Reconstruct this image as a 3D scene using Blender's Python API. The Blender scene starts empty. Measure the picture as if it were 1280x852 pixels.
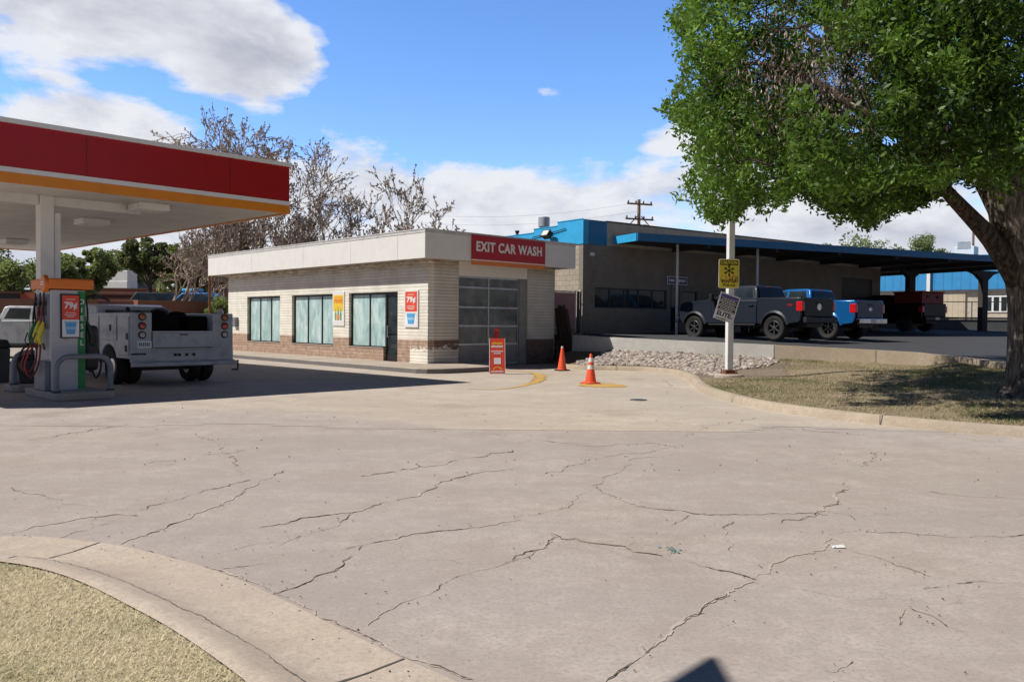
import bpy, math, random
import numpy as np
from mathutils import Vector, Matrix
R = math.radians
rng = np.random.default_rng(7)
random.seed(7)
S = bpy.context.scene
COL = S.collection

# ------------------------------------------------------------------ camera
F, CU, CV, H = 1035.0, 640.0, 426.0, 1.5
PIT, ROL = R(1.30), R(0.49)
_f = Vector((0, math.cos(PIT), -math.sin(PIT)))
_r0 = Vector((1, 0, 0)); _u0 = Vector((0, math.sin(PIT), math.cos(PIT)))
_r = _r0*math.cos(ROL) + _u0*math.sin(ROL)
_u = _u0*math.cos(ROL) - _r0*math.sin(ROL)
CAM = Vector((0, 0, H))
cd = bpy.data.cameras.new('camera'); cam = bpy.data.objects.new('camera', cd); COL.objects.link(cam)
cd.sensor_width = 36; cd.lens = F/1280*36; cd.clip_end = 3000; cd.clip_start = .05
cam.matrix_world = Matrix(((_r.x, _u.x, -_f.x, 0), (_r.y, _u.y, -_f.y, 0), (_r.z, _u.z, -_f.z, H), (0, 0, 0, 1)))
S.camera = cam

def ray(u, v): return _f + _r*((u-CU)/F) - _u*((v-CV)/F)
def gp(u, v, z=0.0):
    d = ray(u, v); t = (z-H)/d.z; return CAM + d*t
def at(u, v, Y):
    d = ray(u, v); return CAM + d*(Y/d.y)
def proj(P):
    p = np.asarray(P, float) - np.array(CAM)
    d = p @ np.array(_f); d = np.where(d < .05, .05, d)
    return CU + F*(p @ np.array(_r))/d, CV - F*(p @ np.array(_u))/d
def vplane(u, v, P0, ang):
    """vertical plane through P0 along direction ang: returns (t along, z)"""
    d = ray(u, v); n = Vector((-math.sin(ang), math.cos(ang), 0))
    k = (P0-CAM).dot(n)/d.dot(n); P = CAM + d*k
    return (P-P0).dot(Vector((math.cos(ang), math.sin(ang), 0))), P.z

# ------------------------------------------------------------------ materials
def newmat(name):
    m = bpy.data.materials.new(name); m.use_nodes = True
    nt = m.node_tree; b = nt.nodes['Principled BSDF']
    return m, nt, b
def node(nt, t, **kw):
    n = nt.nodes.new(t)
    for k, v in kw.items():
        if k in n.inputs.keys(): n.inputs[k].default_value = v
        else: setattr(n, k, v)
    return n
def col4(c): return (c[0], c[1], c[2], 1)
def coords(nt, kind='Object', scale=(1, 1, 1), rot=(0, 0, 0)):
    tc = node(nt, 'ShaderNodeTexCoord'); mp = node(nt, 'ShaderNodeMapping')
    mp.inputs['Scale'].default_value = scale; mp.inputs['Rotation'].default_value = rot
    nt.links.new(tc.outputs[kind], mp.inputs['Vector']); return mp.outputs['Vector']
def noise(nt, vec, scale, detail=5, rough=.55, dist=0):
    n = node(nt, 'ShaderNodeTexNoise'); n.inputs['Scale'].default_value = scale
    n.inputs['Detail'].default_value = detail; n.inputs['Roughness'].default_value = rough
    n.inputs['Distortion'].default_value = dist
    nt.links.new(vec, n.inputs['Vector']); return n.outputs['Fac']
def ramp(nt, fac, stops):
    r = node(nt, 'ShaderNodeValToRGB'); e = r.color_ramp.elements
    while len(e) < len(stops): e.new(.5)
    for i, (p, c) in enumerate(stops):
        e[i].position = p
        e[i].color = (c, c, c, 1) if not hasattr(c, '__len__') else col4(c)
    nt.links.new(fac, r.inputs['Fac']); return r.outputs['Color']
def mix(nt, fac, a, b, mode='MIX'):
    m = node(nt, 'ShaderNodeMix'); m.data_type = 'RGBA'; m.blend_type = mode
    for q, (s, v) in enumerate(((m.inputs[0], fac), (m.inputs[6], a), (m.inputs[7], b))):
        if isinstance(v, (int, float)): s.default_value = v if q == 0 else (v, v, v, 1)
        elif isinstance(v, tuple): s.default_value = col4(v)
        else: nt.links.new(v, s)
    return m.outputs[2]
def math_(nt, op, a, b=0.0, c=None):
    m = node(nt, 'ShaderNodeMath'); m.operation = op
    for i, v in enumerate((a, b) if c is None else (a, b, c)):
        if isinstance(v, (int, float)): m.inputs[i].default_value = v
        else: nt.links.new(v, m.inputs[i])
    return m.outputs[0]
def bump(nt, b, h, strength=.3, dist=.01):
    n = node(nt, 'ShaderNodeBump'); n.inputs['Strength'].default_value = strength; n.inputs['Distance'].default_value = dist
    nt.links.new(h, n.inputs['Height']); nt.links.new(n.outputs['Normal'], b.inputs['Normal']); return n

def paint(name, c, rough=.5, metal=0, var=.12, scale=3, bmp=.05, dirt=.25, coat=0, spec=.5):
    m, nt, b = newmat(name)
    v = coords(nt)
    n1 = noise(nt, v, scale, 6, .6); n2 = noise(nt, v, scale*9, 4)
    dark = tuple(x*(1-dirt) for x in c); lite = tuple(min(1, x*(1+var)) for x in c)
    k = ramp(nt, n1, [(.3, dark), (.5, c), (.75, lite)])
    k = mix(nt, math_(nt, 'MULTIPLY', n2, .25), k, tuple(x*.7 for x in c))
    nt.links.new(k, b.inputs['Base Color'])
    b.inputs['Roughness'].default_value = rough; b.inputs['Metallic'].default_value = metal
    b.inputs['Coat Weight'].default_value = coat; b.inputs['Coat Roughness'].default_value = .06
    b.inputs['Specular IOR Level'].default_value = spec
    if bmp: bump(nt, b, n2, bmp, .004)
    return m

def glass_dark(name, c=(.015, .02, .022), rough=.06):
    m, nt, b = newmat(name)
    v = coords(nt); n = noise(nt, v, 2.2, 4)
    nt.links.new(ramp(nt, n, [(.35, c), (.7, tuple(x*2.2 for x in c))]), b.inputs['Base Color'])
    b.inputs['Roughness'].default_value = rough; b.inputs['Specular IOR Level'].default_value = .45
    n2 = noise(nt, v, .9, 2); bump(nt, b, n2, .08, .02)
    return m

def block_mat(name, lite, brown, split_z, peel_x=None, grime=.8, course=.105, length=60., joint=.28, relief=.9):
    """painted slump block: horizontal courses, brown painted dado below split_z, peeling near the ground"""
    m, nt, b = newmat(name)
    tc = node(nt, 'ShaderNodeTexCoord'); sx = node(nt, 'ShaderNodeSeparateXYZ'); nt.links.new(tc.outputs['Object'], sx.inputs[0])
    along = math_(nt, 'ADD', sx.outputs[0], sx.outputs[1])
    wob = noise(nt, tc.outputs['Object'], 1.6, 3)
    zz = math_(nt, 'ADD', sx.outputs[2], math_(nt, 'MULTIPLY', wob, .03))
    cb = node(nt, 'ShaderNodeCombineXYZ'); nt.links.new(along, cb.inputs[0]); nt.links.new(zz, cb.inputs[1])
    br = node(nt, 'ShaderNodeTexBrick'); nt.links.new(cb.outputs[0], br.inputs['Vector'])
    br.inputs['Scale'].default_value = 1; br.inputs['Brick Width'].default_value = length; br.inputs['Row Height'].default_value = course
    br.inputs['Mortar Size'].default_value = .011; br.inputs['Mortar Smooth'].default_value = .6; br.inputs['Bias'].default_value = 0
    br.inputs['Color1'].default_value = (1, 1, 1, 1); br.inputs['Color2'].default_value = (.8, .8, .8, 1); br.inputs['Mortar'].default_value = (.0, .0, .0, 1)
    n1 = noise(nt, tc.outputs['Object'], 1.3, 6); n2 = noise(nt, tc.outputs['Object'], 14, 5)
    L = ramp(nt, n1, [(.3, tuple(x*.8 for x in lite)), (.6, lite)])
    B = ramp(nt, noise(nt, tc.outputs['Object'], 5, 5), [(.35, tuple(x*.65 for x in brown)), (.6, brown)])
    below = math_(nt, 'LESS_THAN', zz, split_z+.015)
    if peel_x is not None:
        dz = math_(nt, 'SUBTRACT', split_z-.22, sx.outputs[2])
        near = math_(nt, 'LESS_THAN', along, peel_x)
        pn = math_(nt, 'GREATER_THAN', math_(nt, 'ADD', noise(nt, coords(nt, scale=(1, 1, 3)), 3.2, 5, .7), math_(nt, 'MULTIPLY', dz, .8)), .53)
        peel = math_(nt, 'MULTIPLY', math_(nt, 'MULTIPLY', near, pn), below)
        below = math_(nt, 'SUBTRACT', below, peel)
    k = mix(nt, below, L, B)
    k = mix(nt, math_(nt, 'MULTIPLY', br.outputs['Fac'], joint), k, tuple(x*.35 for x in lite))
    k = mix(nt, 1.0, k, ramp(nt, br.outputs['Color'], [(0, .9), (.78, .86), (1, 1.)]), 'MULTIPLY')
    # rusty streaks under the roof
    hi = ramp(nt, sx.outputs[2], [(3.2/4, 0), (3.45/4, 1)]) if False else math_(nt, 'MULTIPLY', math_(nt, 'MAXIMUM', math_(nt, 'SUBTRACT', sx.outputs[2], 3.12), 0), 3.0)
    st = math_(nt, 'MULTIPLY', math_(nt, 'MINIMUM', hi, 1.0), ramp(nt, noise(nt, coords(nt, scale=(1, 1, 4)), 1.8, 5, .7), [(.38, .0), (.62, 1.0)]))
    k = mix(nt, math_(nt, 'MULTIPLY', st, grime), k, (.24, .13, .045))
    nt.links.new(k, b.inputs['Base Color']); b.inputs['Roughness'].default_value = .85
    hgt = math_(nt, 'ADD', math_(nt, 'SUBTRACT', 1.0, br.outputs['Fac']), math_(nt, 'MULTIPLY', n2, .35))
    bump(nt, b, hgt, relief, .02)
    return m

def concrete(name, c, scale=1.0, stain=.35, pit=.25, rough=.9, crackle=0, blend=None):
    m, nt, b = newmat(name)
    v = coords(nt, scale=(scale, scale, scale))
    big = noise(nt, v, .22, 5, .6); mid = noise(nt, v, 1.6, 6, .65); fine = noise(nt, v, 38, 6, .75)
    vfine = noise(nt, v, 160, 3, .8)
    k = ramp(nt, big, [(.3, tuple(x*(1-stain*.55) for x in c)), (.52, c), (.75, tuple(x*1.1 for x in c))])
    k = mix(nt, ramp(nt, mid, [(.36, .8), (.6, 0)]), k, tuple(x*f for x, f in zip(c, (.78, .74, .72))))
    mid2 = noise(nt, v, 7.5, 6, .7); k = mix(nt, ramp(nt, mid2, [(.38, .55), (.56, 0)]), k, tuple(x*.76 for x in c)); k = mix(nt, ramp(nt, mid2, [(.56, 0), (.72, .5)]), k, tuple(min(1, x*1.18) for x in c))
    k = mix(nt, ramp(nt, fine, [(.38, .75), (.52, 0)]), k, tuple(x*.62 for x in c))
    k = mix(nt, ramp(nt, vfine, [(.54, 0), (.70, .7)]), k, tuple(min(1, x*1.35) for x in c))
    # dark drips and pits
    vo = node(nt, 'ShaderNodeTexVoronoi'); vo.inputs['Scale'].default_value = 1.1; nt.links.new(v, vo.inputs['Vector'])
    sp = math_(nt, 'LESS_THAN', math_(nt, 'ADD', vo.outputs['Distance'], math_(nt, 'MULTIPLY', fine, .06)), .058)
    k = mix(nt, math_(nt, 'MULTIPLY', sp, .35), k, tuple(x*.5 for x in c))
    vb = node(nt, 'ShaderNodeTexVoronoi'); vb.inputs['Scale'].default_value = .42; nt.links.new(v, vb.inputs['Vector'])
    ob = ramp(nt, math_(nt, 'ADD', vb.outputs['Distance'], math_(nt, 'MULTIPLY', math_(nt, 'SUBTRACT', mid, .5), .5)), [(.0, .42), (.13, .26), (.24, 0)])
    k = mix(nt, math_(nt, 'MULTIPLY', ob, stain*2), k, tuple(x*f for x, f in zip(c, (.55, .50, .46))))
    tint = noise(nt, v, .12, 3, .5)
    k = mix(nt, ramp(nt, tint, [(.42, 0), (.6, .8)]), k, mix(nt, 1.0, k, (.97, .945, .90), 'MULTIPLY'))
    # long tyre-polished streaks
    vs = coords(nt, scale=(.13*scale, 1.0*scale, 1), rot=(0, 0, R(-40)))
    stv = noise(nt, vs, 1.2, 5, .6)
    k = mix(nt, ramp(nt, stv, [(.45, 0), (.7, .38)]), k, tuple(x*f for x, f in zip(c, (.72, .72, .75))))
    if crackle:
        wv = node(nt, 'ShaderNodeTexVoronoi'); wv.feature = 'DISTANCE_TO_EDGE'; wv.inputs['Scale'].default_value = .55
        dn = node(nt, 'ShaderNodeTexNoise'); dn.inputs['Scale'].default_value = 2.5; dn.inputs['Detail'].default_value = 7; nt.links.new(v, dn.inputs['Vector'])
        av = node(nt, 'ShaderNodeVectorMath'); av.operation = 'MULTIPLY_ADD'; nt.links.new(dn.outputs['Color'], av.inputs[0]); av.inputs[1].default_value = (.8, .8, .8); nt.links.new(v, av.inputs[2])
        nt.links.new(av.outputs[0], wv.inputs['Vector'])
        ln = ramp(nt, wv.outputs['Distance'], [(.0, 1), (.006, 0)])
        gate = ramp(nt, noise(nt, v, .7, 3), [(.48, 0), (.6, 1)])
        k = mix(nt, math_(nt, 'MULTIPLY', math_(nt, 'MULTIPLY', ln, gate), crackle), k, tuple(x*.5 for x in c))
    if blend:
        at_ = node(nt, 'ShaderNodeAttribute'); at_.attribute_name = 'Col'
        fac = ramp(nt, math_(nt, 'ADD', at_.outputs['Fac'], math_(nt, 'MULTIPLY', math_(nt, 'SUBTRACT', mid, .5), .5)), [(.2, 0), (.8, 1)])
        k = mix(nt, 1.0, k, mix(nt, fac, (1, 1, 1), tuple(min(b_/a_, 1.6) for a_, b_ in zip(c, blend))), 'MULTIPLY')
    nt.links.new(k, b.inputs['Base Color']); b.inputs['Roughness'].default_value = rough
    b.inputs['Specular IOR Level'].default_value = .3
    bump(nt, b, math_(nt, 'ADD', fine, math_(nt, 'MULTIPLY', vfine, .5)), pit, .008)
    return m

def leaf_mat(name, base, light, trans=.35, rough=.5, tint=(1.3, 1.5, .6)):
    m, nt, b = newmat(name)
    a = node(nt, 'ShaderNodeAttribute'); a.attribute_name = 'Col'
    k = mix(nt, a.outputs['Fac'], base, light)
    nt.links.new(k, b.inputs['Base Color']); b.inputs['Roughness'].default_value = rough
    b.inputs['Specular IOR Level'].default_value = .35
    tr = node(nt, 'ShaderNodeBsdfTranslucent'); nt.links.new(mix(nt, .5, k, (min(1, light[0]*tint[0]), min(1, light[1]*tint[1]), min(1, light[2]*tint[2]))), tr.inputs['Color'])
    ms = node(nt, 'ShaderNodeMixShader'); ms.inputs[0].default_value = trans
    nt.links.new(b.outputs[0], ms.inputs[1]); nt.links.new(tr.outputs[0], ms.inputs[2])
    nt.links.new(ms.outputs[0], nt.nodes['Material Output'].inputs['Surface'])
    return m

def bark_mat(name, c, vs=3.0, strength=1.0):
    m, nt, b = newmat(name)
    v = coords(nt, scale=(1, 1, .16)); n = noise(nt, v, 17*vs/3, 7, .66, .25); n2 = noise(nt, coords(nt), 2.2, 4)
    k = ramp(nt, n, [(.38, tuple(x*.22 for x in c)), (.5, c), (.62, tuple(x*2.1 for x in c))])
    k = mix(nt, n2, k, mix(nt, .5, k, tuple(x*.6 for x in c)))
    nt.links.new(k, b.inputs['Base Color']); b.inputs['Roughness'].default_value = .95; b.inputs['Specular IOR Level'].default_value = .15
    bump(nt, b, n, strength, .10)
    return m

def siding_mat(name, c, period=.3, axis='xy', depth=.5, dark=.5):
    """ribbed metal or lap siding: thin grooves every period metres"""
    m, nt, b = newmat(name)
    tc = node(nt, 'ShaderNodeTexCoord'); sx = node(nt, 'ShaderNodeSeparateXYZ'); nt.links.new(tc.outputs['Object'], sx.inputs[0])
    a = sx.outputs[2] if axis == 'z' else math_(nt, 'ADD', sx.outputs[0], sx.outputs[1])
    fr = math_(nt, 'FRACT', math_(nt, 'DIVIDE', a, period))
    g = math_(nt, 'LESS_THAN', fr, .09)
    n1 = noise(nt, tc.outputs['Object'], 1.5, 5)
    k = ramp(nt, n1, [(.3, tuple(x*.85 for x in c)), (.65, c)])
    k = mix(nt, math_(nt, 'MULTIPLY', g, dark), k, tuple(x*.3 for x in c))
    nt.links.new(k, b.inputs['Base Color']); b.inputs['Roughness'].default_value = .6
    bump(nt, b, fr, depth, .02)
    return m

def streak_glass(name):
    m, nt, b = newmat(name)
    v = coords(nt, scale=(1, 1, .35)); v2 = coords(nt)
    n = noise(nt, v, 3.0, 7, .6, .9); n2 = noise(nt, v, 12, 5, .7, .4)
    k = ramp(nt, n, [(.26, (.13, .22, .225)), (.36, (.30, .45, .46)), (.50, (.46, .63, .62)), (.64, (.66, .79, .78))])
    k = mix(nt, ramp(nt, n2, [(.4, .4), (.6, 0)]), k, (.30, .46, .47))
    nt.links.new(k, b.inputs['Base Color']); b.inputs['Roughness'].default_value = .35
    b.inputs['Coat Weight'].default_value = .6; b.inputs['Coat Roughness'].default_value = .05
    return m

def cloth_grass(name, c1, c2, c3=None):
    m, nt, b = newmat(name)
    v = coords(nt); n = noise(nt, v, .5, 5, .6); n2 = noise(nt, v, 24, 5, .7)
    k = ramp(nt, n, [(.35, c1), (.6, c2)])
    if c3: k = mix(nt, ramp(nt, n2, [(.42, .8), (.6, 0)]), k, c3)
    nt.links.new(k, b.inputs['Base Color']); b.inputs['Roughness'].default_value = .95
    b.inputs['Specular IOR Level'].default_value = .1
    bump(nt, b, n2, .8, .03)
    return m

M = {}
M['ground'] = concrete('worn_pinkish_concrete', (.485, .42, .375), stain=.5, crackle=.55)
M['apron'] = concrete('pale_tan_concrete', (.485, .42, .375), stain=.5, crackle=.55, blend=(.575, .495, .41))
M['pan'] = concrete('tan_gutter_concrete', (.60, .50, .405), stain=.35, pit=.3)
M['kerb'] = concrete('kerb_concrete', (.46, .38, .29), stain=.5, pit=.4)
M['walk'] = concrete('walk_concrete', (.50, .43, .36), stain=.4)
M['kerbpaint'] = concrete('grey_painted_kerb', (.20, .19, .19), stain=.9, pit=.8)
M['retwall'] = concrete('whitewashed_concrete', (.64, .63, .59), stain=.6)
M['retshade'] = concrete('shaded_grey_concrete', (.16, .17, .18), stain=.6)  # concrete darkened in colour for the shade under the carport
M['asphalt'] = concrete('asphalt', (.075, .077, .085), stain=.3, pit=.4)
M['crack'] = paint('crack_shadow', (.10, .08, .065), .95, bmp=0)
M['spall'] = concrete('crumbled_edge', (.56, .485, .415), scale=5, pit=.1)
M['joint'] = paint('joint_filler', (.13, .11, .095), .95)
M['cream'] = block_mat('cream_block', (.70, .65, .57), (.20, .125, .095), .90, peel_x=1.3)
M['creamL'] = block_mat('cream_block_sunlit', (.90, .85, .74), (.50, .34, .25), .90, peel_x=.95)  # same block as the door wall, lightened in colour for the sunlit side
M['fascia'] = paint('cream_metal_fascia', (.83, .80, .75), .45, var=.03, dirt=.06, bmp=.02)
M['flash'] = paint('grey_flashing', (.62, .60, .57), .45)
M['signred'] = paint('sign_red', (.46, .006, .010), .4, var=.05, dirt=.1)
M['canred'] = paint('canopy_red', (.42, .006, .008), .35, var=.05, dirt=.08)
M['orange'] = paint('sign_orange', (.78, .20, .02), .4, var=.05, dirt=.1)
M['orangeyel'] = paint('canopy_orange', (.82, .27, .015), .4, var=.05, dirt=.1)
M['white'] = paint('white_paint', (.78, .78, .76), .45, var=.03, dirt=.12)
M['whitetext'] = paint('white_lettering', (.85, .84, .82), .5, var=.02, dirt=.05)
M['canwhite'] = siding_mat('white_soffit_panels', (.74, .70, .64), .4, 'xy', .15, .25)
M['bronze'] = paint('dark_bronze_frame', (.018, .018, .02), .35)
M['alu'] = paint('aluminium', (.45, .47, .5), .35, .6)
M['doorpanel'] = paint('grey_door_panel', (.26, .25, .24), .5)
M['soap'] = streak_glass('streaked_whitewash_glass')
M['glass'] = glass_dark('dark_glass')
M['doorglass'] = glass_dark('overhead_door_glass', (.08, .088, .086), .05)
M['conesrt'] = paint('cone_orange', (.90, .10, .03), .55, var=.08, dirt=.2)
M['conewhite'] = paint('reflective_white', (.75, .73, .70), .4)
M['rubber'] = paint('black_rubber', (.02, .02, .02), .8)
M['black'] = paint('black_plastic', (.015, .015, .016), .5)
M['blackpaint'] = paint('black_print', (.02, .02, .022), .6)
M['yellow'] = paint('sign_yellow', (.85, .72, .06), .45, dirt=.08)
M['yelpaint'] = concrete('worn_yellow_paint', (.66, .42, .13), stain=.7, scale=2.5)
M['blue'] = paint('sky_blue_paint', (.035, .40, .74), .5, var=.06, dirt=.15)
M['blueshade'] = paint('shaded_blue_paint', (.015, .17, .36), .5, dirt=.15)  # shaded copy of the sky blue, shade put into the colour
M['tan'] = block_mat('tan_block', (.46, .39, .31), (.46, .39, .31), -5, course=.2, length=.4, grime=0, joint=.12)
M['tanshade'] = block_mat('shaded_tan_block', (.27, .235, .195), (.27, .235, .195), -5, course=.2, length=.4, grime=0, joint=.06, relief=.25)  # darker copy of the tan block, shade painted into the front wall
M['tanplain'] = paint('tan_stucco', (.48, .42, .34), .8)
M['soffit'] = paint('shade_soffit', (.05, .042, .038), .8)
M['steel'] = paint('galvanised_steel', (.50, .52, .53), .4, .5)
M['grey'] = paint('grey_paint', (.20, .22, .25), .5, dirt=.35)
M['dkgrey'] = paint('dark_grey', (.06, .065, .07), .6)
M['bark'] = bark_mat('rugged_bark', (.17, .145, .12))
M['barktwig'] = bark_mat('shaded_branch_bark', (.085, .065, .05))
M['barkpale'] = bark_mat('pale_twig_bark', (.42, .34, .28), strength=.4)
M['barkdk'] = bark_mat('dark_bark', (.10, .08, .065), strength=.5)
M['pod'] = leaf_mat('dry_seed_pods', (.16, .115, .09), (.50, .40, .33), .1, .5, (1, 1, 1))
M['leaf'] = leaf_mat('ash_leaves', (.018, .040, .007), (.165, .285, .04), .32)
M['leafbg'] = leaf_mat('distant_leaves', (.12, .15, .06), (.33, .37, .17), .4)
M['leafdk'] = leaf_mat('distant_dark_leaves', (.07, .085, .035), (.20, .23, .11), .35)
M['straw'] = leaf_mat('straw_grass', (.10, .17, .03), (.97, .83, .60), .3, .7, (1, 1, 1))
M['lawnblade'] = leaf_mat('tired_grass', (.11, .15, .035), (.56, .44, .29), .25, .7, (1, 1, 1))
M['strawbed'] = cloth_grass('straw_bed', (.44, .40, .21), (.70, .59, .42), (.28, .22, .14))
M['lawn'] = cloth_grass('thin_lawn', (.24, .20, .11), (.42, .335, .225), (.15, .115, .07))
M['dirt'] = cloth_grass('bare_dirt', (.22, .17, .12), (.34, .27, .20), (.14, .11, .08))
M['wood'] = siding_mat('weathered_wood_fence', (.20, .10, .055), .14, 'xy', .4, .6)
M['terra'] = concrete('terracotta_wall', (.26, .125, .09), stain=.5)
M['terradk'] = concrete('dark_red_wall', (.13, .06, .05), stain=.5)
M['planks'] = paint('dark_old_planks', (.05, .032, .025), .85)
M['gate'] = siding_mat('pink_privacy_slats', (.42, .22, .22), .07, 'xy', .3, .5)
M['far_blue'] = siding_mat('blue_ribbed_metal', (.03, .27, .58), .75, 'xy', .3, .45)
M['far_tan'] = siding_mat('tan_ribbed_metal', (.52, .44, .33), .45, 'xy', .3, .4)
M['roofgrey'] = paint('grey_shingles', (.16, .17, .19), .9)
M['housewall'] = paint('yellow_house_wall', (.50, .38, .18), .8)
M['hosered'] = paint('red_hose', (.28, .035, .025), .5)
M['dispwhite'] = paint('dispenser_white', (.50, .51, .55), .4, var=.03, dirt=.15)
M['void'] = paint('near_black', (.006, .006, .007), .95, bmp=.1, spec=.1)  # near-black fill for the open truck bed and wheel centres
M['green'] = paint('diesel_green', (.01, .24, .06), .45)
M['nozyel'] = paint('nozzle_yellow', (.72, .62, .04), .5)
M['dgreen'] = paint('nozzle_green', (.02, .22, .06), .5)
M['cup'] = paint('cup_blue', (.10, .40, .78), .5)
M['cuplite'] = paint('cup_pale_blue', (.35, .62, .82), .5)
M['posterred'] = paint('poster_red', (.80, .075, .035), .45, dirt=.08)
M['posteryel'] = paint('poster_yellow', (.90, .58, .05), .45, dirt=.08)
M['posterorg'] = paint('poster_orange', (.85, .25, .04), .45)
M['postergrn'] = paint('poster_green', (.15, .40, .15), .5)
M['truckgrey'] = paint('gunmetal_paint', (.016, .022, .034), .4, 0, var=.03, dirt=.05, bmp=0, coat=.18, spec=.25)
M['truckgreylt'] = paint('gunmetal_trim', (.020, .026, .036), .45, 0, bmp=0, coat=.1, spec=.3)
M['truckblue'] = paint('blue_truck_paint', (.01, .14, .42), .25, .3, var=.04, dirt=.05, bmp=0, coat=.9)
M['truckblack'] = paint('black_truck_paint', (.006, .006, .008), .45, .0, bmp=0, coat=.25, spec=.25)
M['truckblueshade'] = paint('shaded_blue_truck_paint', (.008, .035, .11), .35, .0, bmp=0, coat=.3, spec=.3)  # darker copy of the blue truck paint, canopy shade in the colour
M['truckwhite'] = paint('shaded_white_truck_paint', (.42, .45, .49), .4, 0, var=.08, dirt=.42, scale=3.0, bmp=.02, coat=.3)  # white darkened in colour to stand in for canopy shade
M['chrome'] = paint('chrome', (.6, .6, .62), .15, 1, bmp=0)
M['rimdark'] = paint('dark_rim', (.10, .10, .11), .35, .5, bmp=0)
M['taillight'] = paint('red_lens', (.65, .01, .015), .2, bmp=0, coat=.8)
M['amber'] = paint('amber_lens', (.55, .13, .02), .25, bmp=0, coat=.6)
M['clearlens'] = paint('clear_lens', (.5, .48, .42), .2, bmp=0, coat=.6)
M['redbox'] = paint('faded_red_tool_box', (.26, .035, .02), .55)
M['purple'] = paint('poster_violet', (.14, .09, .34), .5)
M['paper'] = paint('poster_paper', (.86, .85, .88), .6, dirt=.05)
M['rust'] = paint('rust', (.20, .07, .03), .9)
M['skybg'] = paint('pale_sign_blue', (.07, .07, .20), .6)
M['wire'] = paint('cable_grey', (.30, .31, .33), .7)
M['greenglass'] = paint('green_glass_shards', (.10, .28, .18), .15, coat=.8)
M['bulb'] = paint('clear_lamp_lens', (.75, .72, .62), .3)
M['utilwood'] = bark_mat('utility_pole_wood', (.22, .17, .13), strength=.3)
def rock_mat():
    m, nt, b = newmat('river_rock')
    a = node(nt, 'ShaderNodeAttribute'); a.attribute_name = 'Col'
    v = coords(nt); n = noise(nt, v, 9, 5)
    k = ramp(nt, a.outputs['Fac'], [(0, (.13, .10, .085)), (.35, (.31, .25, .21)), (.7, (.44, .38, .34)), (1, (.58, .52, .47))])
    k = mix(nt, ramp(nt, n, [(.35, .4), (.65, 0)]), k, (.22, .18, .15))
    nt.links.new(k, b.inputs['Base Color']); b.inputs['Roughness'].default_value = .85; bump(nt, b, n, .3, .01)
    return m
M['rock'] = rock_mat()

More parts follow.
